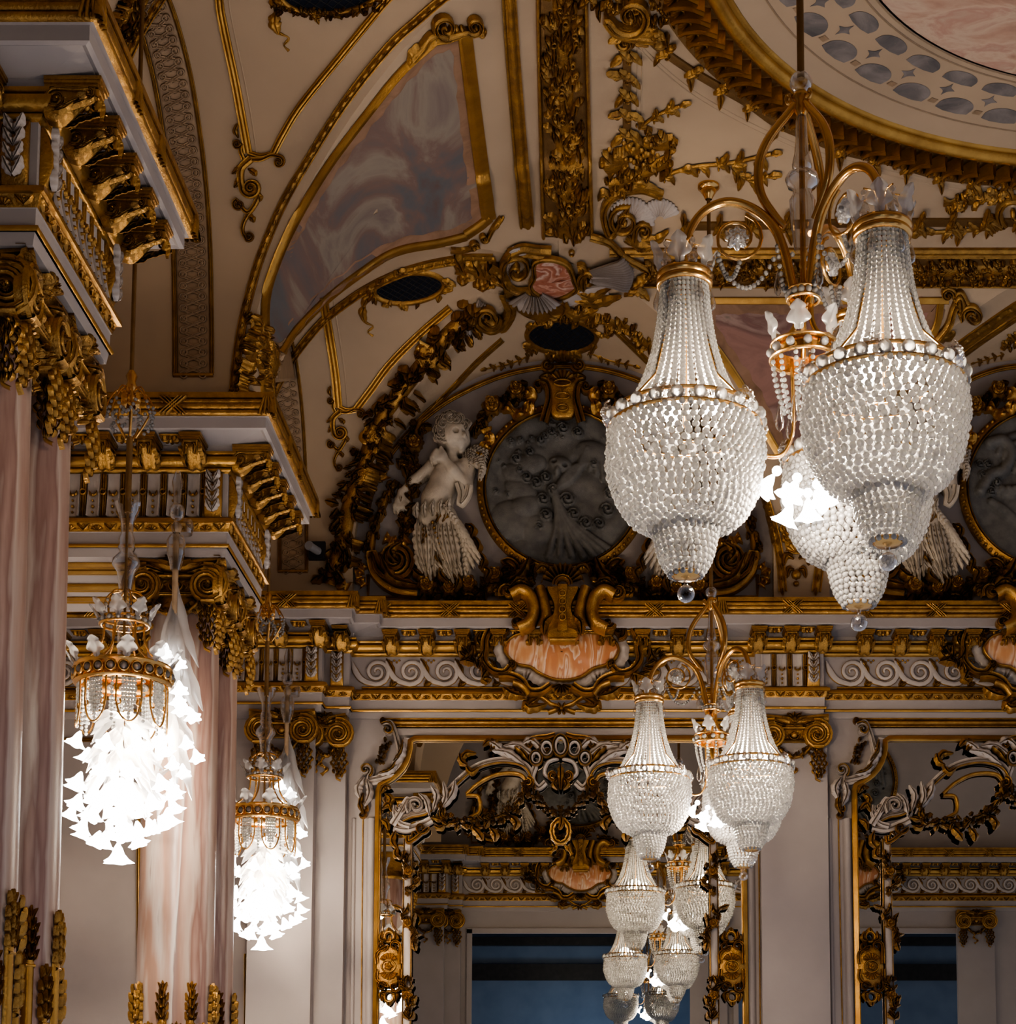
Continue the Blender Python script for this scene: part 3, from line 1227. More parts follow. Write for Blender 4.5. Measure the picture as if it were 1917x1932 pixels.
def column(cx, cy, label, zt=4.86, rz=0.0, seed=0, flutes=True):
    R0 = .315
    zc = 4.86 - .40
    root = thing('column', (cx, cy, -1.6), label, 'column', None)
    root['kind'] = 'thing'
    pr = []
    for z in np.linspace(-1.6, zc, 30):
        s = (z + 1.6) / (zc + 1.6)
        pr.append((R0 * (1 - .10 * s ** 1.8), z))
    m = M()
    m.lathe(pr, (cx, cy, 0), 48)
    sh = m.build('shaft', ONYX, root)
    m = M()
    m.lathe([(.30, zc - .03), (.33, zc - .01), (.335, zc + .02), (.31, zc + .04), (.31, zc + .12)], (cx, cy, 0), 32)
    m.build('necking', GOLD, root)
    # cabled flutes with leaf finials
    if flutes:
        n = 18
        for k in range(n):
            a = 2 * pi * k / n + rz
            N = np.array([cos(a), sin(a), 0])
            U = np.array([-sin(a), cos(a), 0])
            top = 1.40 if k % 2 else 1.08
            if N[1] > .75:
                continue
            f = local(np.array([cx, cy, 0]) + N * (R0 * .985), U, (0, 0, 1), N)
            m = M()
            strip(m, f, [(0, -1.5), (0, top - .25)], .034 if k % 2 else .026, .03, HALF)
            o = m.build('flute_rod', GOLDB, root)
            m = M()
            for q in range(3):
                zq = top - .26 + q * .075
                for sg in (-1, 1):
                    leaf(m, f, [(0, zq), (sg * .026, zq + .02), (sg * .050, zq + .075)], .020, .03, 3, .9, 0, .4)
                    leaf(m, local2(f, .015), [(0, zq + .02), (sg * .012, zq + .05), (sg * .02, zq + .10)], .014, .03, 2, .9)
                berry(m, local2(f, .02), (0, zq + .035), .013, .03, 6)
            for an in (-.7, 0, .7):
                leaf(m, f, [(0, top - .05), (.02 * sin(an), top), (.055 * sin(an), top + .06 * cos(an))], .018, .03, 2, .8)
            strip(m, f, [(-.03, top - .28), (.03, top - .28)], .014, .035, HALF)
            WL[o.name] = WL[root.name]
            m.build('leaf_finial', GOLD, o)
    capital(root, (cx, cy), 4.86, .385, [0, pi / 2, -pi / 2], 1.0)
    return root


column(-3.42, 10.02, 'front onyx column of the front pair, under the entablature corner at the picture edge', rz=.1)
column(-3.42, 10.80, 'rear onyx column of the front pair, half hidden behind its twin, with mauve shadow', rz=.25)
column(-3.42, 15.20, 'brightly lit front onyx column of the second pair, beside the blazing lilies', rz=.1)
column(-3.42, 15.98, 'rear shaded onyx column of the second pair, with brown purple veins', rz=.3)


def pilaster(x0, x1, yf, label, caps=True, yb=None, name='pilaster'):
    c = (x0 + x1) / 2
    root = thing(name, (c, yb or YW, -1.6), label, 'pilaster')
    root['kind'] = 'thing'
    m = M()
    m.box(x0, x1, yf, (yb or YW) + .02, -1.6, 4.86)
    m.build('pilaster_shaft', PLASTER, root, False)
    if caps:
        half = (x1 - x0) / 2
        core = M()
        core.box(x0 - .01, x1 + .01, yf - .05, (yb or YW), 4.60, 4.86)
        cap = core.build('capital', GOLD, root, False)
        WL[cap.name] = WL[root.name]
        f = local((c, yf - .05, 4.86), (1, 0, 0), (0, 0, 1), (0, -1, 0))
        g = M()
        cap_face(g, f, half, .4)
        g.build('volute_face', GOLD, cap)
        g = M()
        cap_swag(g, f, half)
        g.build('swag', GOLD, cap)
        for sg in (-1, 1):
            g = M()
            husk_drop(g, f, sg * half * .72, -.36, .30)
            g.build('husk_drop', GOLD, cap)
    return root


PA = pilaster(-3.76, -3.08, 20.03, 'cream pilaster behind the second pair of columns, washed white by the lilies')
PB = pilaster(-3.2, -2.77, 20.23, 'narrow cream pilaster strip stepped back beside the tall mirror')
PC = pilaster(1.705, 2.43, 20.26, 'cream pilaster with gilt ionic capital standing between the two mirrors')


# ------------------------------------------------------------------ the vault as one visible skin
class Skin:
    def hit(s, px, py):
        px = np.asarray(px, float)
        r = rays(px, py)
        res = []
        for S in (CL, CB):
            P, N = S.hit(px, py)
            res.append((P[..., 1] / r[..., 1], N))
        tC, NC = res[0]
        tB, NB = res[1]
        left = r[..., 0] < 0
        tC = np.where(left, tC, 1e9)
        t = np.minimum(tC, tB)
        N = np.where((tC < tB)[..., None], NC, NB)
        tz = ZC / r[..., 2]
        k = tz < t
        t = np.where(k, tz, t)
        N = np.where(k[..., None], np.array([0, 0, -1.0]), N)
        for S, ok in ((B0, 1), (B1, 1), (B2, 1), (L1, 0), (L2, 0)):
            P, N2 = S.hit(px, py)
            t2 = P[..., 1] / r[..., 1]
            if ok:
                v = P[..., 0] < -.42
            else:
                v = (np.abs(P[..., 0] - S.c) < S.R + .01)
                t2 = np.minimum(t2, YW / r[..., 1])
                N2 = np.where((t2 >= YW / r[..., 1] - 1e-6)[..., None], np.array([0, -1.0, 0]), N2)
            Q = r * (t * 1.0005)[..., None]
            zq = np.maximum(Q[..., 2] - S.zs, 0) / S.H
            ins = ((Q[..., S.ax] - S.c) / S.R) ** 2 + zq ** 2 < 1
            k = v & (t2 > t) & ins
            t = np.where(k, t2, t)
            N = np.where(k[..., None], N2, N)
        return r * t[..., None], N


VA = Skin()
va = onto(VA, 0, .5)
TAUPE = paint('taupe_relief', (.50, .34, .20), .5, 0, 8, .2, .4, .3, dark=(.36, .24, .14), crevice_shade=(.05, (.10, .06, .03)))


def mirror_x(mp, xc):
    def g(x, y, h):
        return mp(2 * xc - np.asarray(x, float), y, h)
    return g


def px(*a):
    return np.array(a, float)


# egg-and-leaf bands along the groins -------------------------------
def egg_band(name, pts, w, label, step=24, lift=0, mp=va):
    p = spline(pts, 80)
    m = M()
    strip(m, mp, p, w, .07, FRAME)
    n = max(3, int(plen(p) / step))
    q = even(p, n)
    t, nn = normals2(q)
    f = local2(mp, .035)
    for i in range(n):
        a = q[i] - t[i] * step * .34
        b = q[i] + t[i] * step * .34
        leaf(m, f, [a, q[i] + nn[i] * w * .1, b], w * .55, .05, 1, .3, 7)
        strip(m, f, even(arc(q[i], step * .44, 0, 2 * pi, 14, step * .44), 12, True), w * .10, .03, HALF, True) if w > 9 else None
    o = m.build(name, GOLD)
    return tag(o, label, 'moulding', 'gilt egg bands on the vault groins')


EB = [(440, 752), (446, 690), (457, 617), (473, 550), (493, 483), (533, 387), (583, 300), (637, 213), (690, 140), (743, 77), (787, 37), (835, -5), (880, -40)]
egg_band('egg_band', EB, 8.5, 'long gilt egg band rising from the second entablature beside the large painted panel', 22)
egg_band('egg_band', [(513, 752), (530, 715), (560, 664), (607, 607), (650, 572), (690, 545), (740, 520), (790, 503), (840, 492), (885, 486), (930, 486)], 7.5,
         'gilt egg band along the arch just under the painted panel, above the grille', 18)
egg_band('egg_band', [(225, 150), (240, 112), (262, 66), (290, 18), (320, -30)], 9, 'short dark egg band by the topmost cornice torus', 22)
egg_band('egg_band', [(1477, 1117), (1471, 1050), (1457, 985), (1437, 922), (1405, 850), (1370, 790), (1330, 740), (1290, 700)], 8,
         'band of gilt ovals curving up behind the shorter crystal basket', 22)
egg_band('egg_band', [(1540, 1117), (1548, 1055), (1562, 985), (1590, 905), (1640, 815), (1710, 735), (1790, 668), (1860, 617), (1917, 578), (1990, 535)], 9,
         'band of gilt ovals reappearing beyond the bigger crystal basket near the painted corner scroll', 24)


# painted panels with heavy frames ---------------------------------
def panel(name, outline, w, label, fres, border=14, lift=.01):
    o_ = np.asarray(outline, float)
    c = o_.mean(0)
    root = thing(name, va(c[0], c[1], 0.0), label, 'painting')
    p = even(spline(np.vstack([o_, o_[:1]]), 0), 140, False)[:-1]
    m = M()
    rings = np.array([1.0, .8, .6, .4, .2, .02])
    xy = c + (p - c)[None] * rings[:, None, None]
    m.grid(va(xy[..., 0], xy[..., 1], np.full(xy.shape[:2], lift)), cv=True)
    m.build('painted_canvas', fres, root)
    m = M()
    RR = np.random.default_rng(3)
    q = c + (p - c) * .965
    strip(m, local2(va, lift + .003), q, border * (1 + .25 * np.sin(np.arange(len(q)) * 1.3) * RR.random(len(q))), .002, FLAT, True)
    m.build('painted_border', FRESG, root)
    return root, p


A1 = [(505, 655), (500, 600), (507, 540), (545, 442), (614, 324), (697, 214), (759, 138), (815, 80), (835, 76), (868, 72), (882, 175), (896, 290), (911, 405),
      (905, 420), (876, 440), (828, 452), (745, 469), (676, 511), (614, 559), (559, 614), (528, 656), (515, 672)]
r1, p1 = panel('painted_panel', A1, 9, 'large curved painting of pale drifting figures in the gilt framed vault panel', FRES1)
m = M()
fr = local2(va, .01)
strip(m, fr, spline([(520, 668), (503, 640), (498, 590), (507, 530), (545, 436), (612, 320), (695, 209), (757, 133), (822, 74)], 70), 7, .055, SHARP)
strip(m, fr, spline([(822, 74), (845, 70), (872, 60)], 14), 8, .06, SHARP)
strip(m, fr, spline([(876, 60), (890, 175), (905, 290), (922, 412)], 40), 14, .06, SHARP)
strip(m, fr, spline([(924, 408), (905, 424), (878, 442)], 14), 9, .06, SHARP)
strip(m, fr, spline([(880, 444), (828, 457), (745, 474), (676, 517), (614, 566), (559, 622), (530, 664)], 60), 8, .055, SHARP)
m.build('panel_frame', GOLDB, r1)
m, mb_ = M(), M()
scroll(m, fr, (838, 45), 24, 1.2, 1.5, 1, 9, .10, [(775, 108), (795, 85), (815, 62)])
scroll(m, fr, (893, 42), 18, 2.4, 1.4, -1, 8, .10, [(845, 66), (862, 60)])
leaf(m, fr, [(800, 80), (780, 95), (768, 118)], 10, .08, 3)
leaf(m, fr, [(895, 60), (910, 60), (916, 50)], 8, .08, 2)
for c in ((850, 52), (860, 50), (870, 50)):
    berry(m, fr, c, 5, .08)
scroll(mb_, fr, (912, 445), 9, 0, 1.2, 1, 5, .07, [(946, 408), (930, 428)])
leaf(mb_, fr, [(925, 432), (938, 420), (950, 405)], 6, .07, 2)
scroll(mb_, fr, (893, 462), 9, 0, 1.2, -1, 5, .07, [(850, 470), (872, 470)])
m.build('corner_scroll', GOLD, r1)
mb_.build('corner_scroll', GOLD, r1)

A2 = [(1334, 574), (1400, 573), (1500, 573), (1650, 573), (1770, 573), (1762, 610), (1745, 640), (1690, 690), (1620, 765), (1570, 840), (1530, 900), (1515, 915), (1495, 890), (1460, 830), (1415, 740),
      (1375, 680), (1340, 630), (1328, 600)]
r2, p2 = panel('painted_panel', A2, 9, 'reddish painted panel behind the crystal baskets, under the horizontal leaf garland', fresco('painted_end_panel', [(.28, (.16, .08, .06)), (.40, (.30, .15, .11)), (.48, (.42, .22, .16)), (.56, (.25, .13, .10)), (.63, (.45, .29, .22)), (.72, (.13, .13, .08))], 1.2, 4.0, (1, 1, .6)))
m = M()
strip(m, fr, [(1290, 566), (1500, 566), (1790, 566)], 6, .06, SHARP)
strip(m, fr, spline([(1775, 568), (1768, 610), (1748, 645), (1690, 698), (1620, 772), (1570, 848), (1528, 915)], 40), 7, .06, SHARP)
strip(m, fr, spline([(1506, 912), (1455, 832), (1408, 742), (1370, 682), (1335, 632), (1322, 600)], 40), 7, .06, SHARP)
m.build('panel_frame', GOLDB, r2)
m = M()
scroll(m, fr, (1833, 592), 20, 2.6, 1.5, 1, 9, .10, [(1770, 640), (1790, 612), (1800, 580), (1812, 560)])
scroll(m, fr, (1788, 552), 14, 0.5, 1.3, -1, 7, .10, [(1825, 575), (1812, 550)])
leaf(m, fr, [(1770, 640), (1790, 634), (1800, 622)], 8, .07, 2)
for q in range(5):
    berry(m, fr, (1800 + 3 * q, 560 + 9 * q), 4, .13)
m.build('corner_scroll', GOLD, r2)

# V shaped mouldings of the side vaults ----------------------------
def vee(left, right, label, orn):
    root = thing('vault_moulding', va(left[-1][0], left[-1][1], 0.0), label, 'moulding')
    m = M()
    strip(m, va, spline(left, 40), 8.5, .05, REED)
    strip(m, va, spline(right, 40), 7.5, .05, REED)
    strip(m, va, spline([left[-1], ((left[-1][0] + right[-1][0]) / 2, left[-1][1] + 7), right[-1]], 10), 6, .05, REED)
    m.build('gilt_rail', GOLDB, root)
    m = M()
    d = 9
    strip(m, va, spline([(a + (18 if i < 5 else 16), b) for i, (a, b) in enumerate(left)], 40), 1.4, .012)
    m.build('raised_fillet', CEILP, root)
    x, y = left[-1]
    s = orn
    m = M()
    f = va
    scroll(m, f, (x - 20 * s, y - 18 * s), 9 * s, 0, 1.3, 1, 5 * s, .07, [(x - 8 * s, y + 12 * s), (x - 14 * s, y - 5 * s)])
    leaf(m, f, [(x - 18 * s, y - 28 * s), (x - 24 * s, y - 42 * s), (x - 19 * s, y - 56 * s)], 6 * s, .06, 2)
    scroll(m, f, (x + 58 * s, y + 17 * s), 11 * s, -1.5, 1.3, 1, 6 * s, .07, [(x, y + 12 * s), (x + 24 * s, y + 12 * s), (x + 44 * s, y + 4 * s)])
    scroll(m, f, (x + 6 * s, y + 66 * s), 17 * s, 2.9, 1.8, -1, 9 * s, .08, [(x + 6 * s, y + 10 * s), (x - 12 * s, y + 28 * s), (x - 14 * s, y + 48 * s)])
    scroll(m, f, (x - 17 * s, y + 98 * s), 11 * s, 4.2, 1.3, -1, 6 * s, .07, [(x + 22 * s, y + 78 * s), (x + 12 * s, y + 100 * s), (x - 2 * s, y + 112 * s)])
    scroll(m, f, (x + 2 * s, y + 158 * s), 9 * s, 2, 1.2, -1, 5 * s, .07, [(x + 10 * s, y + 104 * s), (x - 6 * s, y + 128 * s), (x - 10 * s, y + 148 * s)])
    for a in ((-14, 22, -30, 40), (-18, 44, -26, 66), (14, 74, 24, 92), (-2, 116, 12, 132), (0, 30, 16, 44)):
        leaf(m, f, [(x + a[0] * s, y + a[1] * s), (x + (a[0] + a[2]) / 2 * s + 3, y + (a[1] + a[3]) / 2 * s), (x + a[2] * s, y + a[3] * s)], 7 * s, .06, 3)
    m.build('acanthus_drop', GOLD, root)
    return root


vee([(412, -20), (416, 20), (428, 80), (443, 150), (456, 220), (468, 288)], [(770, -40), (725, 5), (639, 110), (567, 200), (532, 258), (516, 290)],
    'large gilt V moulding with acanthus drop near the top of the picture', 1.0)
vee([(610, 560), (618, 610), (626, 660), (633, 710), (638, 768)], [(850, 580), (790, 632), (735, 688), (700, 735), (672, 772)],
    'smaller gilt V moulding with acanthus drop beside the corner garland', .72)

# interlaced strips on the piers -----------------------------------
def guilloche(pts, wd, label, step):
    root = thing('interlaced_strip', va(pts[0][0], pts[0][1], 0.0), label, 'wall ornament', 'interlaced gilt strips above the columns')
    p = spline(pts, 90)
    m = M()
    strip(m, va, p, wd * .86, .012, FLAT)
    m.build('ground', TAUPE, root)
    t, nn = normals2(p)
    m = M()
    for sg in (-1, 1):
        strip(m, va, p + nn * wd * .92 * sg, wd * .11, .05, FRAME)
    strip(m, va, [p[0] + nn[0] * wd, p[0] - nn[0] * wd], wd * .11, .05, HALF)
    m.build('gilt_edge', GOLD, root)
    m = M()
    n = int(plen(p) / step)
    q = even(p, n * 8 + 1)
    t, nn = normals2(q)
    ph = np.arange(len(q)) / 8.0
    f = local2(va, .012)
    for sg in (-1, 1):
        w = sg * wd * .5 * np.cos(pi * ph)
        strip(m, f, q + nn * w[:, None], wd * .10, .022, GROOVE)
    for i in range(n):
        c = q[i * 8]
        ni = nn[i * 8]
        ti = t[i * 8]
        for sg in (-1, 1):
            cc = c + ni * sg * wd * .47
            strip(m, f, arc(cc, wd * .17, 0, 2 * pi, 12)[:-1], wd * .05, .03, HALF, True)
            berry(m, f, cc, wd * .08, .03, 6)
        c2 = q[min(i * 8 + 4, len(q) - 1)]
        a0 = atan2(t[min(i * 8 + 4, len(q) - 1)][1], t[min(i * 8 + 4, len(q) - 1)][0])
        shell(m, f, c2 - ti * step * .3, wd * .26, a0 - 1.0, a0 + 1.0, 5, .03)
    m.build('interlace', TAUPE, root)
    return root


guilloche([(365, 708), (365, 640), (364, 560), (362, 470), (356, 370), (345, 270), (328, 160), (306, 70), (284, 5), (262, -40)], 38, 'tall interlaced gilt strip above the second pair of columns', 21)
guilloche([(553, 1078), (553, 1000), (552, 920), (549, 840), (544, 770), (536, 700), (524, 640)], 28, 'lower interlaced gilt strip in the far corner beside the small camera', 17)

# ceiling edge: rails and leaf garlands ------------------------------
m = M()
strip(m, va, spline([(959, -20), (966, 90), (976, 220), (994, 425)], 40), 14, .10, FRAME)
tag(m.build('ceiling_rail', GOLD), 'straight gilt rail along the ceiling edge beside the dark leaf garland', 'moulding')
m = M()
strip(m, va, [(1150, 474), (1500, 474), (2000, 474)], 7, .08, FRAME)
tag(m.build('ceiling_rail', GOLD), 'straight gilt rail above the horizontal leaf garland', 'moulding')


def rib(name, p, w, label, seed, rail):
    root = thing(name, va(p[0][0], p[0][1], 0.0), label, 'garland')
    p = spline(p, 60)
    m = M()
    strip(m, va, p, w * .96, .02, FLAT)
    m.build('ground', BRONZE, root)
    m = M()
    f = local2(va, .02)
    foliage(m, f, p, w * .95, .12, 4.2, seed, .12, True, .55, .92)
    q = even(p, int(plen(p) / 18))
    RR = np.random.default_rng(seed)
    for c in q:
        cc = c + RR.uniform(-.6, .6, 2) * w
        strip(m, local2(f, .05), arc(cc, w * .11, 0, 2 * pi, 10)[:-1], w * .035, .06, HALF, True)
    m.build('leaf_relief', GOLD, root)
    t, nn = normals2(p)
    m = M()
    for sg in rail:
        strip(m, va, p + nn * w * 1.04 * sg, w * .09, .08, HALF)
    m.build('gilt_edge', GOLD, root)
    return root


rib('leaf_garland', [(1060, -30), (1062, 100), (1066, 260), (1071, 445)], 44, 'dark gold leaf garland running straight down the ceiling to the corner cartouche', 21, (-1, 1))
rib('leaf_garland', [(1215, 510), (1400, 510), (1650, 510), (1990, 510)], 27, 'horizontal gold leaf garland across the ceiling edge behind the chandelier', 22, (-1, 1))
m = M()
strip(m, va, arc((1071, 448), 40, 2.9, .2, 16, 22), 5, .1)
m2 = M()
foliage(m2, va, spline([(455, 745), (468, 690), (480, 640), (484, 600)], 20), 22, .14, 1.3, 31, .1)
foliage(m2, va, spline([(500, 745), (497, 690), (505, 640)], 20), 18, .12, 1.3, 32, .1)
leaf(m2, va, [(505, 720), (512, 680), (506, 640)], 12, .12, 4)
tag(m2.build('leaf_cluster', GOLD), 'dark gold leaf cluster at the foot of the large painted panel', 'ornament')
m2 = M()
foliage(m2, va, spline([(206, 95), (225, 55), (248, 10), (262, -25)], 20), 26, .16, 1.4, 33, .1)
foliage(m2, va, spline([(222, 105), (245, 60), (270, 20)], 20), 14, .1, 1.3, 34, .1)
tag(m2.build('leaf_cluster', GOLD), 'dark leaf cluster above the topmost cornice corner', 'ornament')

# corner cartouche where both garlands meet --------------------------
cc = thing('corner_cartouche', va(1045, 525, 0.0), 'rose onyx cartouche with cream shells at the meeting of the ceiling garlands', 'cartouche')
f = local2(va, .05)
SH = [(1007, 492), (1017, 483), (1040, 481), (1065, 489), (1078, 504), (1084, 522), (1088, 536), (1066, 550), (1040, 557), (1018, 549), (1005, 540), (1001, 528), (1008, 514)]
shp = even(spline(SH, 90, True), 60, True)
m = M()
plate(m, f, shp, .06, .05)
m.build('onyx_shield', ONYXR, cc)
m = M()
strip(m, local2(va, .06), shp, 5, .09, GROOVE, True)
scroll(m, f, (975, 500), 26, 3.9, 1.3, 1, 9, .11, [(1002, 545), (972, 545), (952, 525), (948, 495), (960, 472)])
scroll(m, f, (1110, 520), 18, 2.0, 1.2, 1, 9, .1, [(1090, 500), (1100, 500)])
strip(m, f, spline([(925, 495), (950, 512), (962, 545), (985, 575), (1020, 588), (1050, 580), (1075, 568)], 30), 9, .08, FLAT)
scroll(m, f, (1052, 568), 22, pi, 1.0, -1, 5, .10, [(1000, 538), (1006, 550)])
scroll(m, f, (920, 592), 26, 0, 1.4, 1, 13, .12, [(952, 545), (962, 580), (945, 610)])
strip(m, f, spline([(960, 475), (985, 465), (1010, 468), (1040, 470)], 16), 11, .1, FRAME)
strip(m, f, spline([(1115, 440), (1150, 452), (1180, 480), (1225, 505)], 20), 6, .08, FRAME)
for a in ((1090, 545, 1120, 552, 1160, 530), (1085, 560, 1130, 565, 1175, 552), (1060, 575, 1090, 590, 1130, 575), (1180, 550, 1205, 545, 1225, 560), (1190, 540, 1210, 525, 1228, 512)):
    leaf(m, f, [(a[0], a[1]), (a[2], a[3]), (a[4], a[5])], 11, .1, 4)
foliage(m, va, spline([(860, 505), (895, 512), (930, 520), (948, 530)], 24), 26, .16, 1.4, 41, .1)
foliage(m, va, spline([(1015, 605), (1050, 595), (1090, 590), (1130, 600), (1165, 615)], 24), 18, .14, 1.5, 42, .35)
foliage(m, va, spline([(1165, 608), (1195, 628), (1225, 655)], 24), 15, .1, 1.4, 43, .05)
m.build('gilt_frame', GOLD, cc)
m = M()
shell(m, f, (1008, 535), 60, .45, 2.7, 13, .20, .35, .72)
shell(m, f, (1085, 512), 112, -.62, .40, 13, .18, .28, .62)
for k in range(6):
    a = 2.2 + k * .16
    leaf(m, f, [(1000, 470 - k), (975 - 3 * k, 462 + 6 * k), (955 + 2 * k, 470 + 11 * k)], 5, .07, 1)
for k in range(5):
    leaf(m, f, [(905 + 4 * k, 560 + 3 * k), (895 - 2 * k, 590 + 5 * k), (865 + 5 * k, 612 + 5 * k)], 7, .08, 2)
strip(m, f, spline([(1040, 575), (1075, 562), (1110, 545), (1150, 540)], 20), 8, .05, FLAT)
m.build('cream_shell', STUCCO, cc)


# black grilles with leaf surrounds ---------------------------------
def oculus(c, rx, ry, tilt, label, seed, mp=va):
    root = thing('vent_grille', mp(c[0], c[1], 0.0), label, 'grille')
    a = np.linspace(0, 2 * pi, 49)[:-1]
    R = np.array([[cos(tilt), -sin(tilt)], [sin(tilt), cos(tilt)]])
    el = (np.stack([rx * np.cos(a), ry * np.sin(a)], -1) @ R.T) + c
    m = M()
    plate(m, mp, el, .01)
    m.build('dark_opening', BLACK, root)
    m = M()
    for k in np.linspace(-1.6, 1.6, 15):
        for sg in (-1, 1):
            # lattice chords clipped to the ellipse
            t = np.linspace(-2, 2, 60)
            q = np.stack([k + t * .6, sg * t], -1)
            q = q[np.hypot(q[:, 0], q[:, 1]) < .97]
            if len(q) > 2:
                strip(m, local2(mp, .012), (q * [rx, ry]) @ R.T + c, .8, .006)
    m.build('wire_lattice', IRON, root)
    m = M()
    strip(m, mp, el, 5, .05, HALF, True)
    RR = np.random.default_rng(seed)
    for k in range(26):
        s = RR.uniform(0, 2 * pi)
        if -pi * .85 < (s if s < pi else s - 2 * pi) < -.25 and RR.random() < .6:
            continue
        b = (np.array([rx * 1.02 * cos(s), ry * 1.05 * sin(s)]) @ R.T) + c
        d = np.array([-rx * sin(s), ry * cos(s)]) @ R.T
        d = d / np.linalg.norm(d) * RR.choice([-1, 1])
        d = d * .8 + (b - c) / np.linalg.norm(b - c) * RR.uniform(0, .8)
        l = RR.uniform(13, 24)
        leaf(m, local2(mp, .02), [b, b + d * l * .5 + RR.uniform(-3, 3, 2), b + d * l], l * .3, .06, 2, .8)
    m.build('leaf_surround', GOLD, root)
    return root


oc1 = oculus((772, 543), 66, 28, -.12, 'black oval wire grille under the arch of the painted panel', 3)
m = M()
leaf(m, va, [(688, 575), (684, 590), (690, 608)], 9, .06, 2)
ribbon(m, va, [(690, 608), (704, 616), (694, 626), (704, 634)], 2.5, .03, 2)
leaf(m, va, [(700, 555), (690, 565), (684, 578)], 9, .06, 2)
m.build('leaf_drop', GOLD, oc1)
oc2 = oculus((1060, 634), 66, 32, .03, 'black oval wire grille above the lunette medallion', 5)
m = M()
sprig(m, va, [(1000, 670), (965, 685), (920, 695)], 12, .04, 5, 4)
m.build('leaf_sprig', GOLD, oc2)
m = M()
sprig(m, va, [(1110, 665), (1150, 680), (1195, 690)], 12, .04, 5, 6)
m.build('leaf_sprig', GOLD, oc2)
oc3 = oculus((625, -18), 95, 42, -.1, 'black oval grille cut by the top edge of the picture, with leaf drop', 8)
m = M()
leaf(m, va, [(520, 22), (518, 42), (526, 62)], 14, .07, 3)
ribbon(m, va, [(527, 62), (545, 72), (536, 85), (545, 96)], 3, .03, 2)
foliage(m, va, spline([(510, 8), (560, 20), (620, 24), (690, 14), (725, 0)], 24), 11, .08, 1.2, 9, .1, False)
m.build('leaf_drop', GOLD, oc3)

# mouldings on the lunette vault -------------------------------------
m = M()
strip(m, va, spline([(690, 985), (700, 935), (722, 880), (755, 835), (787, 802), (833, 765), (880, 738), (940, 712), (1000, 697), (1062, 691), (1130, 697), (1190, 713), (1245, 738), (1300, 775), (1345, 815)], 90), 5, .05, REED)
strip(m, va, spline([(775, 812), (800, 785), (846, 740), (900, 683), (948, 640)], 30), 5, .04, REED)
strip(m, va, spline([(1150, 612), (1190, 650), (1240, 700), (1300, 770)], 30), 5, .04, REED)
shell(m, local2(va, .02), (1062, 690), 32, pi + .35, 2 * pi - .35, 9, .09)
scroll(m, va, (1033, 690), 12, 0, 1.2, 1, 6, .08)
scroll(m, va, (1092, 690), 12, pi, 1.2, -1, 6, .08)
tag(m.build('lunette_arch_moulding', GOLD), 'thin gilt arch with shell crown around the first lunette', 'moulding')
m = M()
strip(m, va, spline([(1815, 725), (1850, 708), (1900, 694), (1980, 688)], 30), 5, .05, REED)
strip(m, va, spline([(1790, 690), (1850, 645), (1917, 600), (1960, 570)], 30), 5, .04, REED)
sprig(m, va, [(1895, 668), (1870, 676), (1840, 684)], 10, .03, 4, 4)
foliage(m, va, spline([(1893, 655), (1910, 640), (1940, 625)], 20), 14, .08, 1.3, 45, .1)
tag(m.build('lunette_arch_moulding', GOLD), 'thin gilt arch of the second lunette, cut by the picture edge', 'moulding')

# diagonal garland of the corner ------------------------------------
gr = thing('flower_garland', va(640, 1060, 0.0), 'thick gold garland of leaves and roses climbing the corner groin', 'garland')
gp = spline([(622, 1105), (638, 1050), (650, 1000), (662, 945), (685, 885), (700, 835), (722, 785), (760, 735), (795, 690), (825, 652), (862, 615), (900, 585)], 90)
m = M()
foliage(m, va, gp, 33, .24, 3.4, 51, .18, True, .66, .9)
m.build('leaf_relief', GOLD, gr)
for a in ([(700, 800), (690, 825), (705, 845), (690, 868)], [(735, 870), (720, 890), (728, 910)], [(630, 1075), (640, 1100), (660, 1112)], [(802, 640), (795, 655), (812, 668), (800, 680)]):
    m = M()
    ribbon(m, local2(va, .08), a, 13, .10, 3)
    m.build('ribbon', GOLDB, gr)
for c, r_ in (((808, 668), 26), ((713, 820), 26), ((690, 900), 24)):
    m = M()
    rose(m, local2(va, .10), c, r_, .12, 6)
    m.build('rose', GOLD, gr)

# pendant between the two lunettes -----------------------------------
m = M()
f = local2(va, .03)
for k in range(5):
    for sg in (-1, 1):
        leaf(m, f, [(1502, 960 - 22 * k), (1502 + sg * (10 + 2 * k), 940 - 22 * k), (1502 + sg * (18 - 2 * k), 905 - 22 * k)], 8, .07, 3)
for sg in (-1, 1):
    scroll(m, f, (1502 + sg * 24, 978), 15, pi / 2, 1.3, sg, 7, .09, [(1502 + sg * 8, 1010), (1502 + sg * 26, 1000)])
    for k in range(3):
        leaf(m, f, [(1502 + sg * 6, 1000 + 12 * k), (1502 + sg * 20, 1000 + 10 * k), (1502 + sg * 26, 978 + 14 * k)], 7, .08, 3)
    leaf(m, f, [(1502 + sg * 4, 1055), (1502 + sg * 18, 1048), (1502 + sg * 24, 1068)], 8, .08, 3)
    leaf(m, f, [(1502 + sg * 4, 1075), (1502 + sg * 14, 1075), (1502 + sg * 18, 1092)], 7, .08, 2)
    berry(m, f, (1502 + sg * 10, 1030), 6, .1)
plate(m, f, arc((1502, 1025), 22, 0, 2 * pi, 20)[:-1], .06)
shell(m, local2(f, .05), (1502, 1045), 22, pi + .2, 2 * pi - .2, 7, .06)
berry(m, f, (1502, 1085), 10, .1)
berry(m, f, (1502, 1102), 6, .07)
strip(m, f, [(1502, 890), (1502, 1010)], 6, .08)
tag(m.build('acanthus_pendant', GOLD), 'gilt acanthus pendant hanging between the two lunettes', 'ornament')

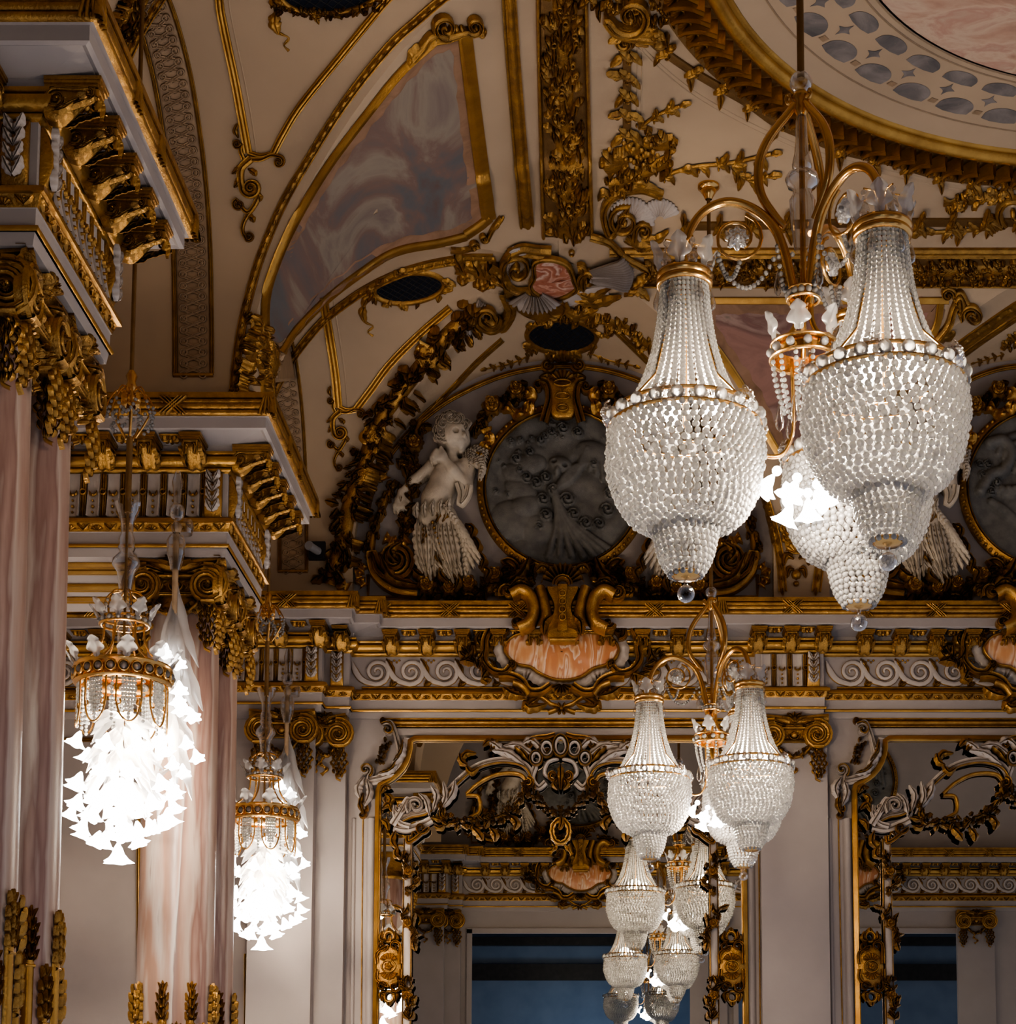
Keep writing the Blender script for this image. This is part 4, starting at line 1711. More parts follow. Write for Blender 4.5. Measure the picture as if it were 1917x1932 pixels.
# ornaments on the flat ceiling ---------------------------------------
ce = onto(CEIL, 0, .42)


def vine_rod(pts, w, label, seed, n):
    root = thing('vine_rod', ce(pts[0][0], pts[0][1], 0.0), label, 'ornament', 'vine wrapped rods on the ceiling')
    p = spline(pts, 60)
    m = M()
    strip(m, ce, p, w, .05, FLAT)
    m.build('rod', BRONZE, root)
    RR = np.random.default_rng(seed)
    m = M()
    q = even(p, n)
    t, nn = normals2(q)
    f = local2(ce, .05)
    for i in range(n):
        m = M()
        # a twist of leaf round the rod and loose leaves beside it
        a, b = q[i] - nn[i] * w * 1.9 - t[i] * w, q[i] + nn[i] * w * 1.9 + t[i] * w
        leaf(m, f, [a, q[i] + t[i] * w * .6, b], w * 1.1, .08, 3, .4)
        for sg in (-1, 1):
            d = t[i] * RR.uniform(-.2, 1.0) + nn[i] * sg * RR.uniform(.6, 1.1)
            d /= np.linalg.norm(d)
            l = w * RR.uniform(3.2, 4.6)
            s = q[i] + nn[i] * sg * w * .6 + t[i] * RR.uniform(-6, 6)
            leaf(m, f, [s, s + d * l * .5 + t[i] * 2, s + d * l], l * .26, .08, 2, .8)
        rose(m, f, q[i] + t[i] * w * 1.5 + nn[i] * RR.uniform(-1, 1) * w * .8, w * .9, .09, 5)
        m.build('leaf_twist', GOLD, root)
    return root


vine_rod([(1184, 60), (1183, 120), (1183, 180), (1183, 245)], 8, 'short straight vine rod next to the dark leaf garland on the ceiling', 61, 6)
vine_rod([(1205, 50), (1240, 85), (1290, 122), (1350, 158), (1410, 192), (1464, 230), (1530, 258), (1594, 283), (1677, 302), (1777, 330), (1893, 342), (1960, 345)], 7,
         'long curved vine rod following the round ceiling cornice', 62, 14)
vine_rod([(1290, 425), (1400, 424), (1560, 420), (1680, 418), (1800, 418), (1980, 418)], 7, 'straight vine rod just above the horizontal leaf garland', 63, 12)
m = M()
for d in (0, 9):
    strip(m, ce, spline([(1205, 82 + d), (1245, 120 + d), (1300, 165 + d), (1370, 208 + d), (1450, 248 + d), (1540, 285 + d), (1660, 318 + d), (1790, 345 + d), (1917, 362 + d)], 50), 1.3, .014)
    strip(m, ce, [(1203 + d, 80), (1201 + d, 240)], 1.3, .014)
tag(m.build('ceiling_fillet', CEILP), 'fine raised plaster fillet inside the vine rods of the ceiling', 'moulding')
m = M()
f = local2(ce, .03)
foliage(m, f, spline([(1145, 320), (1180, 290), (1220, 270), (1270, 265)], 30), 34, .16, 1.6, 71, .35, True, .6)
foliage(m, f, spline([(1150, 350), (1200, 330), (1260, 300)], 30), 26, .16, 1.6, 72, .45, True, .6)
for k in range(22):
    berry(m, local2(f, .12), (1200 + RN.normal(0, 26), 282 + RN.normal(0, 16)), 5, .05, 6)
sprig(m, f, [(1205, 240), (1240, 215), (1282, 198)], 24, .06, 3, 5)
sprig(m, f, [(1250, 330), (1310, 312), (1380, 305), (1455, 288)], 28, .07, 6, 6)
sprig(m, f, [(1380, 310), (1410, 335), (1450, 330)], 26, .07, 4, 7)
tag(m.build('flower_basket_relief', GOLD), 'gilt flower basket relief spilling leaves onto the ceiling panel', 'ornament')
m = M()
shell(m, f, (1190, 415), 46, pi + .6, 2 * pi + .1, 15, .07, .2)
shell(m, f, (1245, 412), 40, pi + .2, 2 * pi - .4, 13, .06, .2)
r_ = thing('shell_ornament', ce(1210, 405, 0.0), 'cream shell framed by gilt scrolls on the ceiling by the garland corner', 'ornament')
m.build('cream_shell', STUCCO, r_)
m = M()
scroll(m, f, (1178, 412), 30, 5.0, 1.6, -1, 9, .1, [(1250, 365), (1210, 352), (1165, 362), (1142, 385), (1140, 415), (1155, 440)])
scroll(m, f, (1215, 430), 16, 3.4, 1.4, 1, 7, .1, [(1180, 445), (1195, 452)])
for a in ((1185, 440, 1205, 462, 1235, 458), (1210, 450, 1240, 448, 1262, 430), (1150, 372, 1140, 360, 1128, 372), (1230, 460, 1215, 472, 1200, 462), (1170, 350, 1200, 340, 1240, 350), (1160, 365, 1180, 350, 1200, 352)):
    leaf(m, f, [(a[0], a[1]), (a[2], a[3]), (a[4], a[5])], 9, .09, 3)
m.build('gilt_scroll', GOLD, r_)
m = M()
scroll(m, f, (1190, 18), 42, 2.8, 1.2, -1, 15, .16, [(1240, 62), (1200, 58), (1165, 50), (1146, 30)])
scroll(m, f, (1178, 72), 17, 4.5, 1.2, -1, 8, .1, [(1235, 50), (1200, 58), (1180, 56)])
foliage(m, f, spline([(1118, 5), (1150, -8), (1200, 20), (1235, 45), (1255, 72)], 30), 20, .14, 1.4, 81, .15, False)
foliage(m, f, spline([(1225, -10), (1250, 12), (1262, 38)], 30), 14, .12, 1.4, 82, .1, False)
tag(m.build('ceiling_scroll', GOLD), 'heavy gilt scroll with leaves at the head of the vine rods', 'ornament')
m = M()
foliage(m, f, spline([(1790, 385), (1840, 372), (1880, 360), (1925, 352)], 30), 20, .12, 1.3, 83, .1, False)
scroll(m, f, (1915, 395), 34, 2.2, 1.1, 1, 11, .12, [(1880, 430), (1868, 410)])
ribbon(m, f, [(1780, 378), (1815, 380), (1850, 366)], 9, .06, 3)
sprig(m, f, [(1880, 425), (1830, 432), (1740, 438)], 26, .07, 5, 9)
tag(m.build('ceiling_scroll', GOLD), 'gilt leaves and scroll cut by the picture edge under the round ceiling cornice', 'ornament')

# round centre of the ceiling -----------------------------------------
rc = thing('ceiling_roundel', (OC[0], OC[1], ZC), 'great round ceiling painting ringed by grisaille coffers and a gilt bracket cornice', 'ceiling painting')
c3 = (OC[0], OC[1], 0)
m = M()
m.lathe([(4.17, ZC + .01), (4.16, ZC - .04), (4.06, ZC - .05), (3.80, ZC - .01), (3.76, ZC + .01)], c3, 128)
m.build('bronze_ground', BRONZE, rc)
m = M()
m.lathe([(3.78, ZC + .02), (3.78, ZC - .03)] + [(3.71 + .065 * cos(q), ZC - .03 - .065 * sin(q)) for q in np.linspace(0, pi, 10)] + [(3.64, ZC - .03), (3.61, ZC - .02), (3.59, ZC + .02)], c3, 160)
m.build('gilt_torus', GOLDB, rc)
nb = 150
m = M()
for k in range(nb):
    a = 2 * pi * k / nb
    if not (1.2 < a < 4.6):
        continue
    o_ = np.array([OC[0] + 3.97 * cos(a), OC[1] + 3.97 * sin(a), ZC - .05])
    er = np.array([cos(a), sin(a), 0])
    et = np.array([-sin(a), cos(a), 0])
    f = local(o_, er, et, (0, 0, -1))
    strip(m, f, spline([(-.18, -.03), (-.08, .03), (.05, .03), (.13, -.03)], 10), .026, .12 * np.linspace(1.3, .5, 10), GROOVE)
    for q in range(4):
        berry(m, f, (-.12 + .06 * q, .03), .009, .10 - .012 * q, 6)
    f2 = local(o_ + et * .083, er, et, (0, 0, -1))
    for an in np.linspace(-1.2, 1.2, 5):
        leaf(m, f2, [(.02, 0), (.02 + .05 * cos(an), .04 * sin(an)), (.02 + .085 * cos(an), .065 * sin(an))], .02, .05, 1, .8, 5)
    strip(m, f2, arc((.03, 0), .035, pi / 2, 3 * pi / 2, 8), .012, .05)
m.build('bracket_band', GOLDB, rc)
m = M()
m.lathe([(3.60, ZC - .01), (3.40, ZC + .03)], c3, 128)
m.lathe([(3.40, ZC + .03), (2.62, ZC + .03)], c3, 128)
m.build('plaster_ring', CEILP, rc)
m = M()
m.lathe([(2.60, ZC + .028), (1.5, ZC + .028), (.01, ZC + .028)], c3, 96)
m.build('painted_disc', FRES2, rc)
m = M()
for r_ in (2.63, 2.70, 3.385):
    m.lathe([(r_ - .008, ZC + .03), (r_ - .006, ZC + .024), (r_ + .006, ZC + .024), (r_ + .008, ZC + .03)], c3, 128)
for k in range(88):
    a = 2 * pi * (k + .5) / 44
    for rr_ in (3.16,):
        if k < 44:
            o_ = np.array([OC[0] + rr_ * cos(a), OC[1] + rr_ * sin(a), ZC + .028])
            f = local(o_, (cos(a), sin(a), 0), (-sin(a), cos(a), 0), (0, 0, -1))
            strip(m, f, [(.05, -.035), (.05, .035)], .03, .003, FLAT)
    if k < 44:
        a2 = 2 * pi * k / 44
        for rr_, sh in ((2.99, 0), (3.0, 0)):
            pass
m.build('painted_fillet', TAUPE, rc)
m = M()
for k in range(44):
    a = 2 * pi * k / 44
    for rr_, rx_, ry_, off in ((3.20, .125, .165, 0), (2.84, .095, .16, .5)):
        aa = a + off * 2 * pi / 44
        o_ = np.array([OC[0] + rr_ * cos(aa), OC[1] + rr_ * sin(aa), ZC + .028])
        f = local(o_, (cos(aa), sin(aa), 0), (-sin(aa), cos(aa), 0), (0, 0, -1))
        el = np.vstack([arc((0, 0), rx_, pi / 2, 3 * pi / 2, 16, ry_), [(rx_ * .55, -ry_ * .97), (rx_ * .75, -ry_ * .4), (rx_ * .75, ry_ * .4), (rx_ * .55, ry_ * .97)]])
        plate(m, f, el, .003)
        if off == 0:
            for s_ in (1,):
                o2 = np.array([OC[0] + 3.02 * cos(a + pi / 44), OC[1] + 3.02 * sin(a + pi / 44), ZC + .028])
                f2 = local(o2, (cos(a), sin(a), 0), (-sin(a), cos(a), 0), (0, 0, -1))
                dm = np.vstack([spline([(.09, 0), (.03, .022), (0, .075)], 6), spline([(0, .075), (-.03, .022), (-.09, 0)], 6), spline([(-.09, 0), (-.03, -.022), (0, -.075)], 6), spline([(0, -.075), (.03, -.022), (.09, 0)], 6)])
                plate(m, f2, dm, .003)
m.build('painted_coffer', SHADE, rc)


# ------------------------------------------------------------------ lunettes
wl = onto(WALL)
XM = 1062.0
Z_AX = atY(XM, 925, YW)


def hf_patch(name, mat_, parent, x0, x1, y0, y1, step, fn, lift=0.0, mp=None):
    xs = np.arange(x0, x1 + step, step)
    ys = np.arange(y0, y1 + step, step)
    X, Y = np.meshgrid(xs, ys)
    H, K = fn(X, Y)
    m = M()
    m.grid((mp or wl)(X, Y, H + lift), mask=K)
    return m.build(name, mat_, parent)


def bump(X, Y, c, rx, ry, h, p=1.0, rot=0.0):
    dx, dy = X - c[0], Y - c[1]
    u = dx * cos(rot) + dy * sin(rot)
    v = -dx * sin(rot) + dy * cos(rot)
    return h * np.maximum(0, 1 - (u / rx) ** 2 - (v / ry) ** 2) ** (p * .5)


def rose_h(X, Y, c, r, h):
    d = np.hypot(X - c[0], Y - c[1]) / r
    a = np.arctan2(Y - c[1], X - c[0])
    return np.where(d < 1, h * np.sqrt(np.maximum(0, 1 - d ** 2)) * (.75 + .25 * np.cos(14 * d + 1.5 * a)), 0)


def ridge(X, Y, pts, w, h):
    p = spline(pts, 40)
    d = np.full(X.shape, 1e9)
    for q in p:
        d = np.minimum(d, np.hypot(X - q[0], Y - q[1]))
    return h * np.sqrt(np.maximum(0, 1 - (d / w) ** 2))


def relief_flowers(X, Y):
    c = (XM, 925)
    K = np.hypot(X - c[0], Y - c[1]) < 143
    H = .012 * np.sin(X * .09 + 1.3 * np.sin(Y * .05)) + .010 * np.sin(Y * .11 + 1.7 * np.sin(X * .07))
    H = H + .02
    for q in ((985, 930, 36, 22, .06, .5), (965, 985, 46, 40, .06, 0), (1000, 880, 34, 22, .06, -.2), (975, 900, 30, 20, .05, .6), (1010, 1000, 40, 30, .05, .3), (1120, 860, 40, 26, .05, .2), (990, 960, 34, 24, .08, -.4)):
        H = np.maximum(H, bump(X, Y, q[:2], q[2], q[3], q[4] + .02, 1, q[5]))
    # mask of a faun-like face with two eye hollows, cloth and fan shaped folds
    H = np.maximum(H, bump(X, Y, (1058, 880), 24, 16, .10, 1, .25))
    H = H - bump(X, Y, (1046, 876), 5, 3.5, .04) - bump(X, Y, (1066, 884), 5, 3.5, .04)
    H = np.maximum(H, bump(X, Y, (1052, 893), 8, 12, .11))
    for k in range(7):
        H = np.maximum(H, ridge(X, Y, [(1045, 925), (1052 + 4 * k, 985), (1035 + 22 * k, 1052)], 8, .07 + .01 * (k % 2)))
    for k in range(6):
        H = np.maximum(H, ridge(X, Y, [(1050, 925), (1085, 900 - 3 * k), (1108 + 10 * k, 850 + 5 * k), (1115 + 12 * k, 885 + 10 * k)], 8, .07))
    for q in ((1025, 945, 13), (1045, 928, 13), (1070, 945, 15), (1083, 973, 13), (1105, 990, 13), (1130, 992, 13), (1145, 965, 14), (1150, 935, 12), (1030, 975, 12), (1018, 998, 13), (994, 905, 13), (980, 892, 11),
              (1012, 915, 12), (1030, 905, 11), (1120, 880, 11), (975, 870, 11), (1000, 858, 10), (1090, 820, 10), (1062, 812, 12), (1040, 820, 9), (1020, 835, 9), (1150, 900, 12)):
        H = np.maximum(H, rose_h(X, Y, q[:2], q[2] * 1.15, .10))
    for k in range(26):
        a = RN.uniform(pi * .95, 2.05 * pi)
        r = RN.uniform(95, 132)
        H = np.maximum(H, rose_h(X, Y, (c[0] + r * cos(a), c[1] + r * sin(a)), RN.uniform(6, 10), .06))
    return H, K


def medallion(label, reln, dx=0.0):
    root = thing('medallion', atY(XM, 925, YW) + np.array([dx, 0, 0]), label, 'medallion')
    m = M()
    plate(m, wl, arc((XM, 925), 147, 0, 2 * pi, 73)[:-1], .03)
    m.build('stone_disc', STONE, root)
    hf_patch('stone_relief', STONE, root, XM - 146, XM + 146, 779, 1071, 2.0, reln, .03)
    m = M()
    ring = arc((XM, 925), 154, 0, 2 * pi, 97)[:-1]
    strip(m, wl, ring, 8, .10, SHARP, True)
    for q in even(arc((XM, 925), 157, 0, 2 * pi, 200)[:-1], 76, True):
        berry(m, local2(wl, .05), q, 4.6, .05, 6)
    strip(m, wl, arc((XM, 925), 146, 0, 2 * pi, 97)[:-1], 3, .09, HALF, True)
    m.build('beaded_ring', GOLD, root)
    # clasp
    m = M()
    f = local2(wl, .06)
    plate(m, f, even(spline([(1028, 722), (1045, 712), (1062, 716), (1079, 712), (1096, 722), (1088, 750), (1084, 790), (1062, 798), (1040, 790), (1036, 750)], 60, True), 50, True), .08, .06)
    for sg in (-1, 1):
        X_ = lambda v: XM + sg * v
        strip(m, f, spline([(X_(42), 728), (X_(28), 735), (X_(24), 760), (X_(30), 785), (X_(36), 806)], 24), 9, .12, GROOVE)
        scroll(m, f, (X_(44), 738), 10, 0, 1.1, sg, 6, .12)
        leaf(m, f, [(X_(10), 725), (X_(26), 716), (X_(44), 722)], 9, .12, 3)
    for y, w in ((735, 16), (760, 13), (782, 10)):
        strip(m, local2(f, .10), arc((XM, y), w, 0, 2 * pi, 20, 6)[:-1], 2.4, .05, HALF, True)
    shell(m, local2(f, .1), (XM, 735), 26, pi + .3, 2 * pi - .3, 7, .06)
    m.build('clasp', GOLD, root)
    return root


def relief_swan(X, Y):
    c = (XM, 925)
    K = np.hypot(X - c[0], Y - c[1]) < 143
    H = .02 + .012 * np.sin(X * .06 + Y * .03)
    for k in range(5):
        H = np.maximum(H, ridge(X, Y, spiral((1010 + 6 * k, 870 + 8 * k), 70 - 10 * k, 2.2, .8, -1, .5), 9, .06 + .01 * k))
    H = np.maximum(H, ridge(X, Y, [(940, 930), (960, 900), (985, 890), (1000, 860), (985, 835), (960, 840)], 12, .10))
    for q in ((955, 880), (945, 900), (962, 900), (950, 915), (970, 915), (960, 930), (972, 893), (940, 880)):
        H = np.maximum(H, rose_h(X, Y, q, 11, .09))
    for k in range(9):
        H = np.maximum(H, ridge(X, Y, [(960, 950), (990 + 6 * k, 970 + 5 * k), (1010 + 16 * k, 1000 + 3 * k)], 9, .06))
        H = np.maximum(H, ridge(X, Y, [(1060, 960), (1090, 920 - 10 * k), (1110 + 8 * k, 870 - 8 * k)], 9, .06))
    return H, K


ME1 = medallion('round grey stone relief of roses and drapery in a beaded gilt ring', relief_flowers)
DX = float(atY(1062 + 908, 925, YW)[0] - Z_AX[0])
_w = wl
WALL_SHIFT = lambda dx: (lambda x, y, h: _w(x, y, h) + np.array([dx, 0, 0]))
wl = WALL_SHIFT(DX)
ME2 = medallion('second grey stone medallion, cut by the picture edge, carved with a curling swan', relief_swan, DX)
wl = _w


# cherub: one continuous sculpted body drawn as a depth relief ---------
def sdf_relief(prims, x0, x1, y0, y1, step, zmax=72.0, k=2.2):
    """orthographic march of a smooth union of capsules; units are surface pixels"""
    xs = np.arange(x0, x1 + step, step)
    ys = np.arange(y0, y1 + step, step)
    X, Y = np.meshgrid(xs, ys)
    Zc = np.full(X.shape, zmax)
    alive = np.ones(X.shape, bool)

    def dist(X, Y, Z):
        acc = np.zeros(X.shape)
        hard = None
        for p in prims:
            (ax, ay, az, ra), (bx, by, bz, rb) = p[0], p[1]
            vx, vy, vz = bx - ax, by - ay, bz - az
            L2 = vx * vx + vy * vy + vz * vz + 1e-9
            t = np.clip(((X - ax) * vx + (Y - ay) * vy + (Z - az) * vz) / L2, 0, 1)
            d = np.sqrt((X - ax - t * vx) ** 2 + (Y - ay - t * vy) ** 2 + (Z - az - t * vz) ** 2) - (ra + (rb - ra) * t)
            kk = p[2] if len(p) > 2 else k
            if kk < 0:
                hard = -d if hard is None else np.maximum(hard, -d)
                continue
            acc += np.exp(np.clip(-d / k, -60, 40))
        u = -k * np.log(acc + 1e-26) if True else None
        if hard is not None:
            u = np.maximum(u, hard - .0)
        return u
    for _ in range(46):
        d = dist(X, Y, Zc)
        Zc = np.where(alive, Zc - np.maximum(d * .75, .05) * (d > .12), Zc)
        alive &= (Zc > -1) & (d > .12)
    hit = Zc > 0
    return X, Y, np.where(hit, Zc, 0.0), hit


def cherub(label):
    root = thing('cherub', atY(840, 1110, YW), label, 'statue')
    S = 1 / 185.0
    P = []
    C = lambda a, b, kk=3.0: P.append((a, b, kk))
    # torso
    C((852, 882, 22, 17), (842, 912, 22, 25), 4)
    C((842, 910, 22, 26), (826, 950, 21, 28), 4)
    C((826, 948, 22, 28), (822, 985, 18, 27), 4)
    C((834, 938, 34, 16), (826, 948, 34, 16), 4)
    # pectorals, shoulders
    C((838, 893, 33, 12), (840, 897, 33, 12), 3)
    C((866, 895, 33, 12), (868, 898, 33, 12), 3)
    C((880, 884, 24, 13), (884, 892, 22, 12), 3)
    C((818, 884, 20, 12), (812, 892, 18, 11), 3)
    # neck and head
    C((852, 868, 24, 11), (856, 850, 28, 11), 3)
    C((855, 826, 32, 30), (860, 834, 36, 28), 3)
    C((869, 840, 46, 13), (868, 848, 44, 11), 3)     # cheeks and chin
    C((872, 858, 44, 7), (870, 855, 42, 8), 3)
    C((850, 842, 48, 10), (854, 846, 48, 9), 3)
    C((877, 832, 58, 2.6), (881, 842, 62, 3.6), 1.5)   # nose
    C((862, 826, 57, 5), (874, 824, 57, 4), 2)   # brow
    C((868, 851, 56, 2.6), (877, 850, 55, 2.4), 1.2)     # lips
    C((835, 842, 36, 4), (837, 850, 36, 4), 1.5)      # ear
    # arm crossed on the chest
    C((884, 892, 26, 12), (880, 925, 34, 11), 3)
    C((880, 926, 36, 11), (858, 902, 48, 9), 3)
    C((858, 902, 48, 9), (838, 878, 50, 7), 3)
    for i, (dx, dy) in enumerate(((-10, -9), (-13, -4), (-14, 1), (-12, 6))):
        C((838, 876 + 2 * i, 52, 3.6), (838 + dx, 874 + 2 * i + dy * .6, 53, 3.0), 1.2)
        C((838 + dx, 874 + 2 * i + dy * .6, 53, 3.0), (838 + dx * 1.5, 877 + 2 * i + dy * .6, 49, 2.5), 1.2)
    C((842, 874, 53, 3.8), (836, 862, 53, 2.8), 1.2)
    # hanging arm and hand
    C((812, 890, 20, 11), (782, 912, 14, 9.5), 3)
    C((782, 912, 14, 9.5), (760, 934, 16, 7), 3)
    C((760, 934, 16, 7), (755, 948, 18, 7), 2)
    for i, (dx, dy) in enumerate(((-8, 17), (-2, 22), (5, 22), (11, 18))):
        C((752 + 3 * i, 950, 20, 3.4), (752 + 3 * i + dx * .6, 950 + dy * .6, 22, 3.0), 1.2)
        C((752 + 3 * i + dx * .6, 950 + dy * .6, 22, 3.0), (752 + 3 * i + dx * .8, 950 + dy, 18, 2.4), 1.2)
    C((762, 944, 20, 3.6), (774, 954, 22, 2.8), 1.2)
    # thighs and legs under the plumes
    C((812, 985, 20, 24), (806, 1035, 22, 18), 4)
    C((806, 1035, 22, 18), (818, 1082, 14, 12), 4)
    C((840, 985, 24, 25), (850, 1040, 28, 19), 4)
    C((850, 1040, 28, 19), (862, 1092, 14, 12), 4)
    # eye hollows, navel
    C((864, 834, 63, 5.0), (865, 834, 63, 5.0), -1)
    C((879, 833, 62, 4.2), (880, 833, 62, 4.2), -1)
    C((806, 934, 51, 3.6), (806, 935, 51, 3.6), -1)
    X, Y, H, K = sdf_relief(P, 736, 912, 792, 1108, 1.25)
    m = M()
    m.grid(wl(X, Y, H * S), mask=K)
    m.build('body', STATUE, root)
    m = M()
    RR = np.random.default_rng(17)
    for k in range(70):
        a = RR.uniform(pi * .70, 2.0 * pi)
        r = RR.uniform(13, 33)
        if r < 21 and (a < pi * 1.1 or a > 1.75 * pi):
            continue
        c = (856 + r * cos(a), 827 + r * sin(a))
        z = (30 + sqrt(max(0, 33 ** 2 - r * r))) * S
        rr = RR.uniform(5.5, 8.5)
        pp = spiral(c, rr, RR.uniform(0, 6), 1.2, RR.choice([-1, 1]), .2)
        strip(m, local2(wl, z - .01), pp, 2.6, .035, GROOVE)
        berry(m, local2(wl, z - .05), c, rr * 1.05, .065, 8)
    m.build('curly_hair', STATUE, root)
    m = M()
    f = local2(wl, .05)
    for k in range(9):
        feather(m, local2(f, .012 * k), [(874, 868 + 2 * k), (897 + 1.5 * k, 850 + 5 * k), (920 - 1.5 * k, 858 + 7 * k)], 8, .06, 8)
    for k in range(6):
        feather(m, local2(f, .05 + .01 * k), [(872, 866 + 3 * k), (886, 858 + 5 * k), (898 - 2 * k, 860 + 7 * k)], 6, .05, 6)
    m.build('wing', STATUE, root)
    m = M()
    f = local2(wl, .24)
    for k in range(9):
        s = k / 8
        feather(m, local2(f, -.018 * k), [(838 + 5 * s, 965 + 5 * k), (866 + 12 * s, 1000 + 8 * k), (905 - 26 * s + 8 * sin(k), 1060 + 7 * k)], 8, .05, 12)
    for (x0, y0, x1, y1, z) in ((806, 1000, 806, 1062, .235), (838, 1000, 850, 1068, .26)):
        for k, dx in enumerate((-15, 15, -8, 8, 0)):
            q = .030 * k / 4
            leaf(m, local2(wl, z - .05 + q), [(x0 + dx, y0 - 8 + 3 * k), (x0 + dx * 1.25 + 3, (y0 + y1) / 2), (x1 + dx * .9 + 6, y1 + 26 - abs(dx))], 10, .05, 6, .8, 0, .36)
            leaf(m, local2(wl, z - .07 + q), [(x0 + dx + 4, y0 + 34), (x0 + dx * 1.3 + 5, y1), (x1 + dx + 10, y1 + 46 - abs(dx))], 9, .05, 6, .8, 0, .36)
    for k in range(5):
        leaf(m, local2(wl, .235), [(790 + 15 * k, 992 - 2 * k), (788 + 15 * k, 976 - 2 * k), (793 + 15 * k, 964 - 2 * k)], 7, .05, 3, .9)
    strip(m, local2(wl, .22), spline([(868, 925), (874, 945), (872, 965), (884, 950), (888, 930)], 20), 8, .05, GROOVE)
    m.build('plume_skirt', STATUE, root)
    m = M()
    f = local2(wl, .26)
    for a in ((890, 1020, 905, 1040, 902, 1062), (898, 1050, 915, 1068, 910, 1090), (905, 1078, 925, 1090, 918, 1108), (880, 1000, 895, 1010, 892, 1030), (842, 966, 846, 985, 838, 1000),
              (822, 975, 832, 985, 826, 1000), (835, 1040, 828, 1060, 838, 1080), (840, 1075, 835, 1095, 850, 1112), (800, 1000, 806, 1020, 800, 1040), (848, 1085, 868, 1105, 862, 1128)):
        leaf(m, local2(wl, .16), [(a[0], a[1]), (a[2], a[3]), (a[4], a[5])], 9, .10, 3, .8)
    for k in range(8):
        berry(m, local2(wl, .22), (820 + 3 * k, 1000 + 10 * k), 4.5, .06, 6)
    m.build('gilt_leaf', GOLD, root)
    return root


def dup_mirror(o, about_x, label, group=None):
    """a mirrored companion on the same wall"""
    c = copy_tree(o)
    c.location.x = 2 * about_x - o.location.x
    c.scale.x = -1
    c['label'] = label
    if group:
        c['group'] = group
    return c


AX = float(Z_AX[0])
CH1 = cherub('ivory winged cherub with a crossed arm and plumed legs, beside the roses medallion')
dup_mirror(CH1, AX, 'ivory cherub mostly hidden behind the shorter crystal basket, only its plumes showing')
dup(CH1, (DX, 0, 0), 'ivory cherub of the second lunette, its wing showing past the bigger crystal basket')


def lunette_gilding(sg, label):
    """flowers and ribbons on one half of a lunette"""
    g = mirror_x(wl, XM) if sg > 0 else wl
    root = thing('lunette_garland', atY(XM + sg * 160, 1115, YW), label, 'garland')
    f = local2(g, .03)
    m = M()
    foliage(m, f, spline([(795, 1122), (840, 1118), (890, 1125), (940, 1108), (985, 1085), (1005, 1070)], 40), 24, .14, 1.8, 91, .25)
    foliage(m, f, spline([(770, 830), (775, 880), (772, 930), (768, 985), (775, 1010)], 40), 20, .11, 1.8, 92, .35)
    foliage(m, f, spline([(795, 800), (780, 840), (760, 880)], 30), 18, .10, 1.8, 93, .3)
    foliage(m, f, spline([(890, 820), (905, 800), (930, 775), (960, 755), (990, 742)], 40), 17, .11, 1.7, 94, .3)
    foliage(m, f, spline([(700, 1060), (705, 1010), (722, 960), (745, 915)], 40), 15, .12, 1.0, 95, .15)
    for a in ((955, 1110, 985, 1090, 1000, 1060), (800, 1010, 815, 1030, 800, 1050), (780, 1080, 800, 1095, 830, 1085)):
        leaf(m, local2(f, .06), [(a[0], a[1]), (a[2], a[3]), (a[4], a[5])], 14, .12, 4)
    m.build('foliage', GOLD, root)
    for c, r in (((808, 1112), 20), ((850, 1118), 18), ((886, 1108), 17), ((935, 1092), 17), ((930, 775), 21), ((975, 745), 18), ((785, 845), 17)):
        m = M()
        rose(m, local2(f, .10), c, r, .12, 6)
        m.build('rose', GOLD, root)
    m = M()
    scroll(m, f, (748, 1062), 36, 2.6, 1.7, -1, 15, .14, [(790, 1118), (745, 1112), (712, 1085), (704, 1050)])
    leaf(m, local2(f, .05), [(790, 1110), (742, 1095), (718, 1050)], 14, .1, 5)
    leaf(m, local2(f, .05), [(760, 1075), (740, 1050), (760, 1032)], 12, .12, 4)
    m.build('scroll', GOLD, root)
    m = M()
    scroll(m, f, (960, 1082), 20, 4.2, 1.4, 1, 9, .12, [(935, 1118), (965, 1116), (990, 1100)])
    m.build('scroll', GOLD, root)
    m = M()
    ribbon(m, local2(f, .04), [(905, 870), (915, 850), (925, 835), (918, 815)], 12, .10, 3)
    m.build('ribbon', GOLDB, root)
    m = M()
    ribbon(m, local2(f, .05), [(955, 775), (985, 790), (1000, 775), (1002, 752), (980, 740)], 13, .12, 4)
    m.build('ribbon', GOLDB, root)
    m = M()
    ribbon(m, local2(f, .04), [(690, 1070), (678, 1090), (690, 1112)], 11, .08, 3)
    m.build('ribbon', GOLDB, root)
    m = M()
    ribbon(m, local2(f, .05), [(728, 1020), (758, 1032), (772, 1022)], 13, .1, 3)
    m.build('ribbon', GOLDB, root)
    m = M()
    strip(m, g, [(695, 1085), (695, 1128), (800, 1128)], 4, .03, FRAME)
    m.build('corner_fillet', GOLD, root)
    return root


G1 = lunette_gilding(-1, 'gilt roses ribbons and scroll around the fully visible cherub')
G2 = lunette_gilding(1, 'gilt roses and scroll behind the shorter crystal basket, near the ovals band')
dup(G1, (DX, 0, 0), 'gilt roses and scroll of the second lunette, behind the lowest crystal ball')

